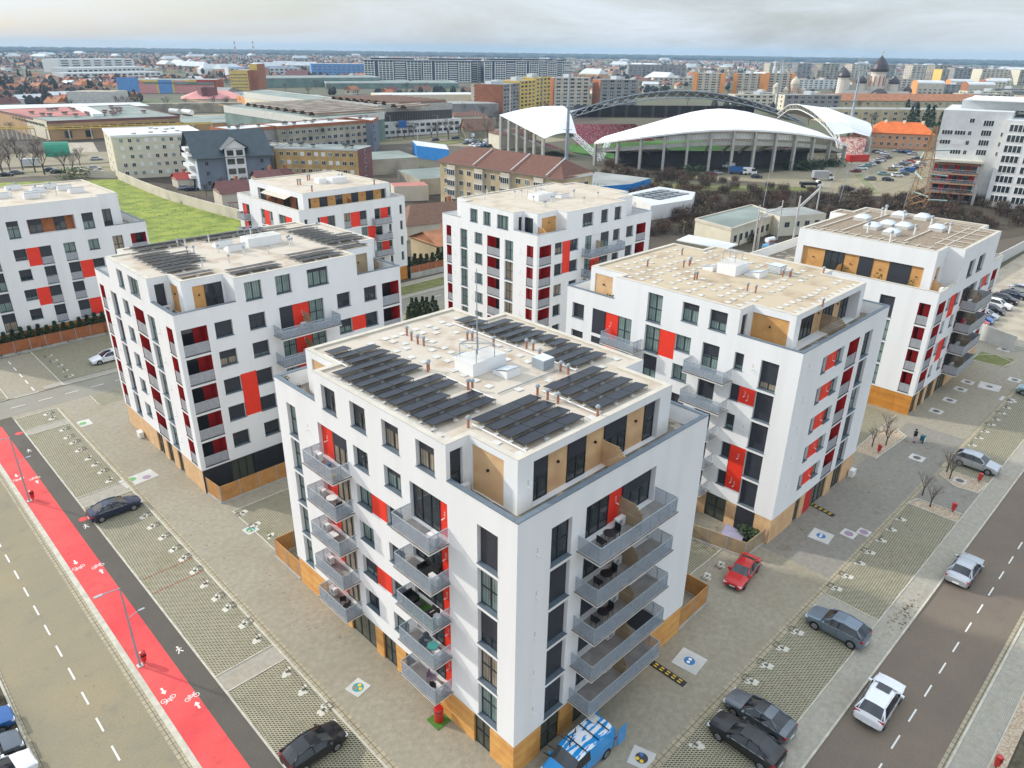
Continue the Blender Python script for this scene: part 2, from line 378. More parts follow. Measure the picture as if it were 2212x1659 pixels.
for x0, x1, y0, y1 in ([(8.45, 8.85, -60, 99.6), (1.3, 1.45, -60, 260), (12.55, 12.7, -60, 98.6), (17.2, 17.35, -30, 98.6), (12.55, 130.9, 9.7, 9.85), (20, 130.9, 3.25, 3.4), (20, 130.9, 1.4, 1.5), (13.5, 130.9, 11.6, 11.7),
      (12.7, 17.2, 41.0, 41.1), (12.7, 17.2, 42.9, 43.0), (12.7, 17.2, 72.6, 72.7), (12.7, 17.2, 74.9, 75), (12.7, 17.2, 93, 93.1), (12.7, 17.2, 94.6, 94.7), (12.7, 17.2, 98.6, 98.75),
      (23.0, 23.1, 50.4, 62.1), (23.1, 45, 50.4, 50.5), (23.1, 45, 62, 62.1), (46.1, 46.2, 25.4, 46), (46.2, 53.2, 25.4, 25.5), (53.2, 53.3, 25.4, 46), (50.5, 50.6, 11.7, 16.2), (53.8, 53.9, 11.7, 16.2), (73.5, 73.6, 11.7, 16.2),
      (83.8, 83.9, 11.7, 16), (81.4, 81.5, 24.8, 46), (81.5, 93.6, 24.7, 24.8), (13.45, 13.6, 105.7, 121.8), (19.9, 20.05, 105.7, 121.8), (20.05, 130.8, 105.6, 105.75), (-20, 13.4, 105.6, 105.75), (118.4, 125, 23.9, 24), (118.4, 118.5, 24, 27.5), (60, 130.5, 111.5, 111.6),
      (21.4, 21.5, 95.8, 99.7), (137.0, 137.2, 10, 99), (130.9, 131.0, 10, 99.7)]):
    k.box(x0, x1, y0, y1, 0, .125, 'kerb')
for P in ([(80.3, 22.2), (88.5, 21.7), (89.8, 23.4), (89.3, 24.8)], [(75.45, 11.8), (75.1, 15.9), (73.6, 16.25)], [(83.8, 11.7), (80.9, 11.9), (80.6, 14), (82.2, 16.1)], [(121.3, 23.7), (122, 19.8), (125, 19.2), (126.6, 22), (124.9, 23.7)]):
    for a, b in zip(P[:-1], P[1:]): 
        k.obox(((a[0]+b[0])/2, (a[1]+b[1])/2), atan2(b[1]-a[1], b[0]-a[0]), hypot(b[0]-a[0], b[1]-a[1])/2, .07, 0, .15, 'kerb')
struct(k, 'kerb')
s = MB()
for x0, x1, y0, y1 in ((17.35, 17.85, -30, 98.6), (20, 80, 16.2, 16.75), (84, 118, 16.0, 16.55)): s.box(x0, x1, y0, y1, .07, .1, 'gutter_stone')
struct(s, 'gutter')
# markings
def marks(name, rects, z, mt='road_paint'): return sheet(name, mt, rects, z)
marks('road_marking', [(5.24, 5.36, 40.6-3.06*10+3.06*i, 42.1-3.06*10+3.06*i) for i in range(60)], .012)
marks('road_marking', [(42.2-3.1*6+3.1*i, 43.7-3.1*6+3.1*i, 6.30, 6.41) for i in range(60)], .012)
marks('road_marking', [(10+3.1*i, 11.6+3.1*i, 102.55, 102.7) for i in range(38)]+[(16.6, 16.75, 106.5+3*i, 108+3*i) for i in range(5)]+[(133.9, 134.05, 20+3.1*i, 21.5+3.1*i) for i in range(20)], .04)
marks('road_marking', [(14.2, 17.0, 105.62, 105.74)], .04)
def ring(mb, c, r, w, z, m, n=14):
    for i in range(n):
        a, b = 2*pi*i/n, 2*pi*(i+1)/n
        mb.face([(c[0]+r*cos(a), c[1]+r*sin(a), z), (c[0]+r*cos(b), c[1]+r*sin(b), z), (c[0]+(r-w)*cos(b), c[1]+(r-w)*sin(b), z), (c[0]+(r-w)*cos(a), c[1]+(r-w)*sin(a), z)], m)
def line(mb, a, b, w, z, m):
    d = hypot(b[0]-a[0], b[1]-a[1]); nx, ny = -(b[1]-a[1])/d*w/2, (b[0]-a[0])/d*w/2
    mb.face([(a[0]+nx, a[1]+ny, z), (a[0]-nx, a[1]-ny, z), (b[0]-nx, b[1]-ny, z), (b[0]+nx, b[1]+ny, z)], m)
def disc(mb, c, r, z, m, n=16): mb.face([(c[0]+r*cos(2*pi*i/n), c[1]+r*sin(2*pi*i/n), z) for i in range(n)], m)
bk = MB(); mz = .106
def bike(x, y, up):       # wheels lie along x; handlebar points up or down the lane
    sg = 1 if up else -1
    def q(a, b): return (x+a*sg, y+b*sg)
    ring(bk, q(-.30, 0), .2, .05, mz, 'road_paint'); ring(bk, q(.32, 0), .2, .05, mz, 'road_paint')
    for a, b in (((-.3, 0), (-.12, .22)), ((-.3, 0), (-.02, -.02)), ((-.02, -.02), (-.12, .28)), ((-.12, .22), (.22, .22)), ((-.02, -.02), (.22, .22)), ((.32, 0), (.2, .34)), ((-.2, .3), (-.05, .3)), ((.2, .34), (.34, .36))):
        line(bk, q(*a), q(*b), .055, mz, 'road_paint')
    yy = y+(-1.0 if up else 1.0)
    line(bk, (x, yy-.3*sg), (x, yy+.12*sg), .14, mz, 'road_paint')
    bk.face([(x-.2, yy+.12*sg, mz), (x+.2, yy+.12*sg, mz), (x, yy+.45*sg, mz)], 'road_paint')
for yy in (23, 43.3, 63.1, 83): bike(9.45, yy, False); bike(10.7, yy-1.0, True)
struct(bk, 'lane_marking')
pm = MB()
def walker(x, y):
    disc(pm, (x, y+.36), .09, mz, 'road_paint', 8)
    for a, b, w in (((0, .25), (0, -.05), .13), ((0, -.05), (-.2, -.4), .08), ((0, -.05), (.2, -.36), .08), ((0, .2), (-.22, .0), .06), ((0, .2), (.22, .04), .06)):
        line(pm, (x+a[0], y+a[1]), (x+b[0], y+b[1]), w, mz, 'road_paint')
for yy in (27.5, 47.4, 69.2, 89): walker(11.85, yy)
disc(pm, (12.05, 70.6), .42, mz+.002, 'lane_red'); disc(pm, (12.1, 94.3), .42, mz+.002, 'lane_red')
struct(pm, 'lane_marking')
gm = MB()
for yy in (57.6, 55.2): 
    for i in range(10): gm.box(12.9+i*.44, 13.2+i*.44, yy-.06, yy+.06, .09, .1, 'terracotta_pot')
struct(gm, 'bay_marking')

mat('mud', (.24, .19, .125), .95, .3, 3)
random.seed(12); dp = MB()
for cx0, cy0, sx, sy, n, z in ((56.2, 10.6, 2.6, .7, 260, .088), (52.2, 21.8, 2.2, .5, 110, .08), (74.5, 20.5, 2.0, .9, 120, .082), (88, 18.6, 3.0, .7, 150, .08), (60, 21.5, 2.5, .8, 90, .08), (41, 13.8, 3.2, 1.6, 190, .091), (64, 13.8, 5, 1.3, 120, .091), (15, 60, 1.5, 6, 120, .091), (15, 84, 1.4, 5, 100, .091), (20, 45, 1.4, 6, 90, .075), (5, 50, 2, 10, 50, .012), (19.5, 60, 1.2, 5, 60, .075)):
    for i in range(n*2//3):
        x, y = random.gauss(cx0, sx*.6), random.gauss(cy0, sy*.6); r = random.uniform(.03, .12); a0 = random.uniform(0, 6)
        dp.face([(x+r*random.uniform(.5, 1.2)*cos(a0+1.05*k_), y+r*random.uniform(.5, 1.2)*sin(a0+1.05*k_), z) for k_ in range(6)], 'mud')
ob = struct(dp, 'dirt_patches'); ob['kind'] = 'stuff'; ob['label'] = 'scattered mud, moss and oil specks on the paving'; ob['category'] = 'dirt'
# ================================================================ APARTMENT BLOCKS
def TR(side, fx):
    if side == '-X': return lambda a, d, z: (fx+d, a, z)
    if side == '+X': return lambda a, d, z: (fx-d, a, z)
    if side == '-Y': return lambda a, d, z: (a, fx+d, z)
    return lambda a, d, z: (a, fx-d, z)
def fbox(mb, T, a0, a1, d0, d1, z0, z1, m, top=None):
    p, q = T(a0, d0, z0), T(a1, d1, z1)
    mb.box(p[0], q[0], p[1], q[1], z0, z1, m, top)
def fquad(mb, T, a0, a1, z0, z1, d, m):
    mb.face([T(a0, d, z0), T(a1, d, z0), T(a1, d, z1), T(a0, d, z1)], m)
def wall_sheet(mb, T, a0, a1, z0, z1, holes, m='white_render', mr=None):
    """holes: (a0,a1,z0,z1,depth or None for a cut with no reveal, reveal material)"""
    A = sorted({a0, a1} | {min(max(h[i], a0), a1) for h in holes for i in (0, 1)}); Z = sorted({z0, z1} | {min(max(h[i], z0), z1) for h in holes for i in (2, 3)})
    for ia in range(len(A)-1):
        if A[ia+1]-A[ia] < 1e-5: continue
        run = None
        for iz in range(len(Z)-1):
            if Z[iz+1]-Z[iz] < 1e-5: continue
            ca, cz = (A[ia]+A[ia+1])/2, (Z[iz]+Z[iz+1])/2
            if any(h[0] < ca < h[1] and h[2] < cz < h[3] for h in holes):
                if run is not None: fquad(mb, T, A[ia], A[ia+1], run, Z[iz], 0, m); run = None
            elif run is None: run = Z[iz]
        if run is not None: fquad(mb, T, A[ia], A[ia+1], run, Z[-1], 0, m)
    for h in holes:
        d = h[4]
        if not d: continue
        rm = h[5] if len(h) > 5 else (mr or m)
        for s in (h[0], h[1]): mb.face([T(s, 0, h[2]), T(s, d, h[2]), T(s, d, h[3]), T(s, 0, h[3])], rm)
        for z in (h[2], h[3]): mb.face([T(h[0], 0, z), T(h[1], 0, z), T(h[1], d, z), T(h[0], d, z)], rm if z == h[3] else m)
def add_window(root, T, a0, a1, z0, z1, d=.28, shut=0.0, glass='window_glass', sill=True, fm='anthracite', name='window', solar=None, rail=False):
    mb = MB(); w = a1-a0; h = z1-z0; fr = .07
    fbox(mb, T, a0, a1, d, d+.07, z1-fr, z1, fm); fbox(mb, T, a0, a1, d, d+.07, z0, z0+fr, fm)
    fbox(mb, T, a0, a0+fr, d, d+.07, z0+fr, z1-fr, fm); fbox(mb, T, a1-fr, a1, d, d+.07, z0+fr, z1-fr, fm)
    n = 1 if w < 1.35 else (2 if w < 2.2 else 3)
    for i in range(1, n):
        x = a0+w*i/n; fbox(mb, T, x-.05, x+.05, d-.01, d+.07, z0+fr, z1-fr, fm)
    if h > 2.3 and w < 2.2: fbox(mb, T, a0+fr, a1-fr, d-.005, d+.06, z0+1.25, z0+1.33, fm)
    win = part(mb, name, root)
    p = MB(); zt = z1-fr-(h-2*fr)*shut
    if shut < .97: fquad(p, T, a0+fr, a1-fr, z0+fr, zt, d+.035, glass); part(p, 'pane', win)
    if shut > .02:
        s = MB(); fbox(s, T, a0+fr*.6, a1-fr*.6, d-.03, d+.0, zt, z1-.02, 'shutter')
        zz = z1-.1
        part(s, 'roller_shutter', win)
    if sill:
        s = MB(); fbox(s, T, a0-.04, a1+.04, -.06, d-.002, z0-.035, z0+.015, 'coping'); part(s, 'sill', win)
    if rail:
        s = MB(); fbox(s, T, a0+.03, a1-.03, .06, .1, z0+.06, z0+1.05, 'grey_mesh'); fbox(s, T, a0, a1, .04, .12, z0+1.05, z0+1.1, 'rail_metal'); part(s, 'railing', win)
    return win
def railing(T, root, a0, a1, d, z, ends, hgt=1.05, mesh='rail_glass'):
    mb = MB()
    fbox(mb, T, a0, a1, d, d+.025, z+.05, z+hgt, mesh)
    fbox(mb, T, a0, a1, d-.012, d+.037, z+hgt, z+hgt+.04, 'rail_metal')
    n = max(1, round((a1-a0)/1.0))
    for i in range(n+1):
        x = a0+(a1-a0)*i/n; fbox(mb, T, x-.02, x+.02, d+.026, d+.06, z-.05, z+hgt, 'rail_metal')
    for e in ends:
        fbox(mb, T, e, e+.025, d+.04, -.02, z+.05, z+hgt, mesh); fbox(mb, T, e-.012, e+.037, d+.04, -.02, z+hgt, z+hgt+.04, 'rail_metal')
        fbox(mb, T, e+.026, e+.05, d/2-.02, d/2+.02, z-.05, z+hgt, 'rail_metal')
    return part(mb, 'railing', root)
def balcony(root, T, a0, a1, z, proj, mesh='rail_glass'):
    mb = MB()
    fbox(mb, T, a0, a1, -proj, 0, z-.22, z-.06, 'white_edge', 'balcony_floor'); fbox(mb, T, a0-.05, a1+.05, -proj-.05, 0.0, z-.06, z, 'anthracite', 'balcony_floor')
    b = part(mb, 'balcony', root); railing(T, b, a0+.04, a1-.06, -proj+.03, z, (a0+.04, a1-.06), mesh=mesh); return b
def ac_unit(T, root, a, d, z, out=-1, w=.8):
    mb = MB(); fbox(mb, T, a, a+w, d, d+.32, z+.05, z+.65, 'white_plastic')
    n = 10; p = []
    for i in range(n):
        t = 2*pi*i/n; p.append(T(a+w*.38+.22*cos(t), d-.004 if out < 0 else d+.324, z+.35+.22*sin(t)))
    mb.face(p, 'grey_mesh'); fbox(mb, T, a+.08, a+.14, d, d+.3, z, z+.05, 'black'); fbox(mb, T, a+w-.14, a+w-.08, d, d+.3, z, z+.05, 'black')
    return part(mb, 'air_conditioner', root)
def wall_fit(root, T, a, z, d=0.0, kind='pipe'):
    mb = MB()
    if kind == 'pipe':
        p = T(a, d-.001, z); q = T(a, d-.26, z-.02); mb.tube(p, q, .04, .04, 'white_plastic', 6)
        fbox(mb, T, a-.06, a+.04, d-.012, d, z+.16, z+.27, 'roof_lip'); fbox(mb, T, a-.06, a+.04, d-.012, d, z+.34, z+.45, 'roof_lip')
        return part(mb, 'vent_pipe', root)
    fbox(mb, T, a-.06, a+.06, d-.14, d, z, z+.14, 'black'); return part(mb, 'wall_lamp', root)
def screen(T, root, a, d0, d1, z, hgt=1.75, m='wood_grey', cut=.55):
    """slatted privacy screen standing out from the wall (thin across a), with a clipped corner"""
    mb = MB(); n = 12; hh = hgt/n
    for i in range(n):
        z0 = z+i*hh; zz = z0+hh*.72
        dd = d1 if z0-z < hgt-cut else d1+(z0-z-(hgt-cut))*(1.0 if d1 < d0 else -1.0)*1.2
        fbox(mb, T, a-.02, a+.02, d0, dd, z0, zz, m)
    fbox(mb, T, a+.02, a+.05, d0, d0+(d1-d0)*.08, z, z+hgt, m); fbox(mb, T, a+.02, a+.05, d1-(d1-d0)*.1, d1, z, z+hgt-cut, m)
    return part(mb, 'privacy_screen', root)
def cell(root, wallmb, T, a0, a1, z0, z1, spec, holes):
    """one opening. spec: kind, options"""
    kd = spec[0]; opt = spec[1] if len(spec) > 1 else {}
    if kd == 'W':
        holes.append((a0, a1, z0, z1, .30)); add_window(root, T, a0, a1, z0, z1, shut=opt.get('s', 0), glass=opt.get('g', 'window_glass'), rail=opt.get('rail', False))
    elif kd == 'R':
        holes.append((a0, a1, z0, z1, .03, 'red_panel')); mb = MB(); fbox(mb, T, a0+.003, a1-.003, .03, .08, z0+.003, z1-.003, 'red_panel'); part(mb, 'red_panel', root)
        if opt.get('pipe'): wall_fit(root, T, a0+(a1-a0)*.62, z0+.75, .03)
    elif kd == 'L':     # loggia
        dp = opt.get('d', 1.5)
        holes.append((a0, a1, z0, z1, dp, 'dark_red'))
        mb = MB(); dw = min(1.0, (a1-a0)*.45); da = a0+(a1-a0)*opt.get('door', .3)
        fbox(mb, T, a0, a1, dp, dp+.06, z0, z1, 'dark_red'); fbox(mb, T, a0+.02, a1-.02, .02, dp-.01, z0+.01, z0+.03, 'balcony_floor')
        lg = part(mb, 'loggia', root)
        d = MB(); fbox(d, T, da, da+dw, dp-.05, dp-.002, z0+.04, z1-.3, 'window_glass'); fbox(d, T, da-.05, da, dp-.07, dp-.002, z0+.04, z1-.25, 'anthracite'); fbox(d, T, da+dw, da+dw+.05, dp-.07, dp-.002, z0+.04, z1-.25, 'anthracite')
        part(d, 'door', lg)
        r = MB(); fbox(r, T, a0+.02, a1-.02, .05, .08, z0+.05, z0+1.05, 'grey_mesh'); fbox(r, T, a0, a1, .04, .09, z0+1.05, z0+1.1, 'rail_metal')
        fbox(r, T, (a0+a1)/2-.02, (a0+a1)/2+.02, .03, .05, z0+.05, z0+1.05, 'rail_metal'); part(r, 'railing', lg)
        s = MB(); fbox(s, T, a0-.03, a1+.03, -.05, .3, z0-.05, z0+.008, 'anthracite'); part(s, 'sill', lg)
    elif kd == 'D':     # recessed door bay behind a balcony: list of segments
        dp = opt.get('d', .35); holes.append((a0, a1, z0, z1, dp))
        x = a0
        for (wd, t) in opt['seg']:
            x1 = min(a1, x+wd)
            if t == 'r': mb = MB(); fbox(mb, T, x, x1, dp-.04, dp+.1, z0, z1, 'red_panel'); part(mb, 'red_panel', root); wall_fit(root, T, (x+x1)/2+.1, z0+1.3, dp-.04)
            elif t == 'p': mb = MB(); fbox(mb, T, x, x1, dp-.04, dp+.1, z0, z1, 'white_render'); part(mb, 'wall_panel', root)
            elif t == 'w': mb = MB(); fbox(mb, T, x, x1, dp-.04, dp+.1, z0, z1, opt.get('wood', 'wood_pale')); part(mb, 'wood_panel', root); wall_fit(root, T, (x+x1)/2, z0+1.8, dp-.04, 'lamp')
            else: add_window(root, T, x, x1, z0, z1, d=dp-.08, shut={'g': 0.0, 's': 1.0, 'h': .45}[t], sill=False, name='glazed_door', glass=opt.get('g', 'window_glass'))
            x = x1
def roofplate(root, P, z, lip='roof_lip', deck='roof_membrane', name='roof'):
    mb = MB(); mb.face([(x, y, z-.14) for x, y in P], deck)
    n = len(P); w = .42
    # inset polygon for axis-aligned outline
    Q = []
    for i in range(n):
        p0, p1, p2 = P[i-1], P[i], P[(i+1) % n]
        d1 = (p1[0]-p0[0], p1[1]-p0[1]); d2 = (p2[0]-p1[0], p2[1]-p1[1])
        l1, l2 = hypot(*d1), hypot(*d2); n1 = (-d1[1]/l1, d1[0]/l1); n2 = (-d2[1]/l2, d2[0]/l2)
        Q.append((p1[0]+w*(n1[0]+n2[0]), p1[1]+w*(n1[1]+n2[1])))
    for i in range(n):
        j = (i+1) % n
        mb.face([(*P[i], z), (*P[j], z), (*Q[j], z), (*Q[i], z)], lip); mb.face([(*Q[i], z), (*Q[j], z), (*Q[j], z-.14), (*Q[i], z-.14)], lip)
        a, b = P[i], P[j]; mb.face([(*a, z), (*b, z), (*b, z-.02), (*a, z-.02)], lip)
    return part(mb, name, root)
def block(name, label, X0, X1, Y0, Y1, nf, roofz, pent, faces, ground, flush, deck='roof_membrane', pent_faces=None, par_cop='coping', cop_skip=()):
    """pent: ccw outline of the penthouse; faces: side -> list of (a0,a1,z0,z1,spec); flush: side -> (a0,a1) where penthouse wall is flush"""
    root = thing('apartment_block', label, 'apartment block', (X0, Y0, 0))
    zt = 3*(nf+1)+1.3; zf = 3*(nf+1)
    wall = MB()
    for side, fx, a0, a1 in (('-X', X0, Y0, Y1), ('-Y', Y0, X0, X1), ('+X', X1, Y0, Y1), ('+Y', Y1, X0, X1)):
        T = TR(side, fx); holes = []
        for it in faces.get(side, []): cell(root, wall, T, *it[:4], it[4], holes)
        if side in ('+X', '+Y'):
            a = a0+2.2
            while a < a1-3:
                for f_ in range(1, nf+1): cell(root, wall, T, a, a+1.7, 3*f_+1.1, 3*f_+2.7, ('W', {'s': random.choice((0, 0, .5, 1))}), holes)
                a += 5.2
        fl = flush.get(side)
        if fl:
            if fl[0] > a0: holes.append((a0, fl[0], zt, roofz, None))
            if fl[1] < a1: holes.append((fl[1], a1, zt, roofz, None))
            wall_sheet(wall, T, a0, a1, 2.73, roofz, holes)
        else: wall_sheet(wall, T, a0, a1, 2.73, zt, holes)
        # parapet inner face + coping
        runs = [(a0, a1)] if not fl else [(a0, fl[0]), (fl[1], a1)]
        for r0, r1 in runs:
            if r1-r0 < .1: continue
            cp = MB()
            b0 = r0+(.3 if r0 == a0 and side in ('-X', '+X') else 0); b1 = r1-(.3 if r1 == a1 and side in ('-X', '+X') else 0)
            fquad(wall, T, b0, b1, zf+.06, zt, .3, 'white_render')
            e = .31 if side in ('-X', '+X') else -.03
            c0 = r0+(e if r0 == a0 else .0); c1 = r1-(e if r1 == a1 else .0)
            fbox(cp, T, c0, c1, -.03, .33, zt, zt+.05, par_cop)
            part(cp, 'parapet_coping', root)
    wall.face([(X0, Y0, 2.73), (X1, Y0, 2.73), (X1, Y1, 2.73), (X0, Y1, 2.73)], 'white_edge')
    tr = MB(); tr.face([(X0, Y0, zf+.08), (X1, Y0, zf+.08), (X1, Y1, zf+.08), (X0, Y1, zf+.08)], 'terrace_paving'); part(tr, 'terrace', root)
    n = len(pent)
    for i in range(n):
        a, b = pent[i], pent[(i+1) % n]
        if abs(a[0]-b[0]) < .01:
            side = '-X' if b[1] < a[1] else '+X'; fx = a[0]; r = tuple(sorted((a[1], b[1]))); lim = X0 if side == '-X' else X1
        else:
            side = '-Y' if b[0] > a[0] else '+Y'; fx = a[1]; r = tuple(sorted((a[0], b[0]))); lim = Y0 if side == '-Y' else Y1
        if abs(fx-lim) < .05: continue
        T = TR(side, fx); holes = []
        for (s_, f_, a0, a1, z0, z1, spec) in (pent_faces or []):
            if s_ == side and abs(f_-fx) < .05 and r[0]-.05 <= a0 and a1 <= r[1]+.05: cell(root, wall, T, a0, a1, z0, z1, spec, holes)
        wall_sheet(wall, T, r[0], r[1], zf+.06, roofz, holes)
    part(wall, 'wall', root)
    roofplate(root, pent, roofz, deck=deck)
    # ground storey: wood / glass / dark
    base = MB(); base.box(X0+.25, X1-.25, Y0+.25, Y1-.25, 0, 2.7, 'anthracite', skip='bt'); part(base, 'ground_storey', root)
    for side, segs in ground.items():
        T = TR(side, {'-X': X0, '-Y': Y0}[side])
        for a0, a1, t in segs:
            mb = MB()
            if t.startswith('w'):
                mt_ = {'w': 'wood_smooth', 'wf': 'wood_pale', 'wo': 'wood_orange'}[t]
                k_ = max(1, round((a1-a0)/2.2))
                for j in range(k_):
                    x0 = a0+(a1-a0)*j/k_; x1 = a0+(a1-a0)*(j+1)/k_-.015
                    fbox(mb, T, x0, x1, .04, .38, .07, 2.728, mt_)
                part(mb, 'wood_cladding', root)
            elif t == 'r': fbox(mb, T, a0, a1, .06, .38, .07, 2.728, 'dark_red'); part(mb, 'red_panel', root)
            elif t == 'k': fbox(mb, T, a0, a1, .04, .38, .07, 2.728, 'black_wall'); part(mb, 'dark_wall', root)
            else: add_window(root, T, a0, a1, .08, 2.7, d=.17, sill=False, name='glazed_door', glass='shop_glass')
    return root, wall
stripemat('wood_orange', (.56, .24, .035), (.50, .20, .03), .9, 'Z', .5, .5, .4)
glassmat('shop_glass', (.07, .075, .055))
CG = ['curtain', 'window_glass', 'curtain', 'window_glass', 'curtain_beige']
def Wn(s=0, g=None, rail=False): return ('W', {'s': s, 'g': g or random.choice(CG), 'rail': rail})
def lo(f): return (3*f+1.1, 3*f+2.7)
def hi(f): return (3*f+.02, 3*f+2.7)
# ---------------------------------------------------------------- block in front
F = {'-X': [], '-Y': []}
L = F['-X']
for f in range(1, 6):
    L.append((23.7, 25.4, *hi(f), ('W', {'s': {5: 1, 4: 0, 3: .72, 2: 0, 1: 0}[f], 'g': {4: 'curtain', 2: 'curtain_beige', 1: 'curtain'}.get(f, 'window_glass')})))
    L.append((28.0, 31.6, *hi(f), ('D', {'seg': [(1.0, 'r'), (2.6, 'g' if f != 5 else 'g')], 'd': .32})))
    if f in (2, 4):
        L += [(36.1, 37.8, *lo(f), ('W', {'s': 0 if f == 4 else .7, 'g': 'curtain'})), (34.3, 36.1, *lo(f), ('R',)), (32.5, 34.3, *lo(f), Wn(.9))]
    else: L += [(36.1, 37.8, *lo(f), Wn(0)), (32.5, 34.3, *lo(f), Wn(.35))]
    L.append((38.6, 42.3, *hi(f), ('D', {'seg': [(2.2, 'h' if f == 5 else 'g'), (1.5, 'r')], 'd': .32, 'g': 'curtain_beige'})))
    L.append((45.4, 46.7, *hi(f), Wn(0, 'curtain')))
for a in (29.05, 32.5, 36.05, 39.55): L.append((a, a+1.75, 19.1, 20.98, ('W', {'s': .35 if a < 40 else .4, 'g': 'curtain_beige' if a < 35 else 'window_glass'})))
L = F['-Y']
for f in range(1, 6):
    L.append((25.3, 27.05, *hi(f), ('W', {'s': {5: 0, 1: .75}.get(f, 1), 'g': 'window_glass'})))
    L.append((28.3, 35.2, *hi(f), ('D', {'seg': [(2.6, 'g' if f in (5,) else ('s' if f in (3, 2) else 'g')), (1.3, 'r'), (3.0, 'h')], 'd': .45})))
P1 = [(22.6, 28.0), (24.35, 28.0), (24.35, 24.0), (38.9, 24.0), (38.9, 27.9), (41.0, 27.9), (41.0, 42.2), (38.6, 42.2), (38.6, 46.2), (24.35, 46.2), (24.35, 42.3), (22.6, 42.3)]
PF = [('-Y', 24.0, 25.6, 37.6, 18.1, 21.1, ('D', {'seg': [(1.6, 'h'), (1.7, 'w'), (1.7, 'h'), (1.7, 'w'), (2.3, 'h'), (1.9, 'w'), (1.1, 'h')], 'd': .45})),
      ('-X', 24.35, 25.1, 27.75, 18.1, 21.2, ('D', {'seg': [(2.65, 'w')], 'd': .12})), ('-Y', 28.0, 22.9, 23.85, 18.1, 21.1, ('D', {'seg': [(.95, 'h')], 'd': .3})),
      ('-X', 24.35, 43.2, 45.4, 18.1, 21.1, ('D', {'seg': [(2.2, 'w')], 'd': .12}))]
BF, _ = block('b', 'nearest white apartment block, black solar panels on its roof, stacked balconies', 22.6, 41.0, 22.2, 48.2, 5, 21.65, P1, F,
      {'-X': [(22.25, 24.4, 'w'), (24.4, 25.9, 'g'), (25.9, 29.4, 'w'), (29.4, 30.6, 'g'), (30.6, 31.6, 'w'), (31.6, 33.2, 'g'), (33.2, 34.4, 'w'), (34.4, 36.0, 'g'), (36, 37, 'w'), (37, 40.3, 'g'), (40.3, 41.4, 'w'), (41.4, 42.6, 'g'), (42.6, 48.15, 'w')],
       '-Y': [(22.65, 25.1, 'w'), (25.1, 26.9, 'g'), (26.9, 28.3, 'w'), (28.3, 35, 'g'), (35, 40.95, 'w')]}, {'-X': (28.0, 42.3), '+X': (27.9, 42.2)}, pent_faces=PF)
TX, TY = TR('-X', 22.6), TR('-Y', 22.2)
for f in range(1, 6):
    b = balcony(BF, TX, 27.95, 31.65, 3*f, 1.5); ac_unit(TX, b, 28.1, -.9, 3*f, 1)
    b = balcony(BF, TX, 38.35, 42.2, 3*f, 1.5); ac_unit(TX, b, 41.2, -.75, 3*f+.1, -1, .7)
    b = balcony(BF, TY, 27.6, 35.35, 3*f, 1.8); screen(TY, b, 31.9, .3, -1.45, 3*f); ac_unit(TY, b, 31.0, -.35, 3*f)
    wall_fit(BF, TY, 24.2, 3*f+1.5); wall_fit(BF, TX, 43.8, 3*f+1.5)
TP = TR('-Y', 24.0); screen(TP, BF, 32.25, .4, -1.4, 18.1, m='wood_pale'); ac_unit(TR('-Y', 28.0), BF, 24.0-.75, -.45, 18.1); wall_fit(BF, TP, 25.2, 19.6)
# ---------------------------------------------------------------- block on the left with the second solar roof
F = {'-X': [], '-Y': []}; L = F['-Y']
def shr(): return random.choice((0, .45, .8, 1, 1))
for f in range(1, 6):
    L.append((22.95, 25.4, *hi(f), ('L', {'d': 1.7, 'door': .25})))
    if f in (2, 3):
        L += [(26.15, 27.9, *lo(f), Wn(1)), (29.6, 31.35, *lo(f), Wn(1))]
    else: L += [(26.15, 27.9, *lo(f), Wn(1 if f == 5 else .55)), (29.6, 31.35, *lo(f), Wn(.4 if f == 5 else .85))]
    L.append((32.9, 38.0, *hi(f), ('D', {'seg': [(1.6, 's' if f == 5 else 'g'), (1.9, 'r'), (1.6, 'g')], 'd': .35, 'g': 'curtain'})))
    L.append((39.65, 41.3, *lo(f), Wn(.6)))
    if f % 2 == 0: L.append((41.3, 43.1, *lo(f), ('R',)))
    L.append((43.1, 44.75, *lo(f), Wn(.6))); L.append((45.5, 47.8, *hi(f), ('L', {'d': 1.6, 'door': .5})))
L.append((27.9, 29.6, 7.1, 11.8, ('R',)))
for a0, a1 in ((29.6, 31.35), (32.85, 34.55), (36.4, 38.85)): L.append((a0, a1, 19.1, 20.98, ('W', {'s': .2 if a1 > 38 else 0, 'g': 'curtain'})))
L = F['-X']
for f in range(1, 6):
    L.append((67.75, 69.2, *hi(f), ('L', {'d': .5, 'door': .9}))); L.append((72.1, 73.9, *hi(f), Wn(0, 'curtain'))); L.append((74.9, 77.6, *hi(f), ('L', {'d': 1.5, 'door': .4})))
    L.append((79.1, 80.8, *lo(f), Wn(0, 'curtain'))); L.append((82.6, 84.4, *hi(f), Wn(0, 'window_glass'))); L.append((86.5, 87.9, *hi(f), ('L', {'d': 1.2, 'door': .5})))
L.append((79.1, 80.8, 19.0, 20.9, Wn(0, 'curtain'))); L.append((74.8, 77.55, 19.0, 20.9, Wn(0, 'curtain')))
P2 = [(22.5, 72.2), (24.5, 72.2), (24.5, 69.2), (28.6, 69.2), (28.6, 66.9), (42.4, 66.9), (42.4, 69.0), (46.0, 69.0), (46.0, 71.6), (48.0, 71.6), (48.0, 83.3), (46.1, 83.3), (46.1, 85.9), (24.4, 85.9), (24.4, 83.6), (22.5, 83.6)]
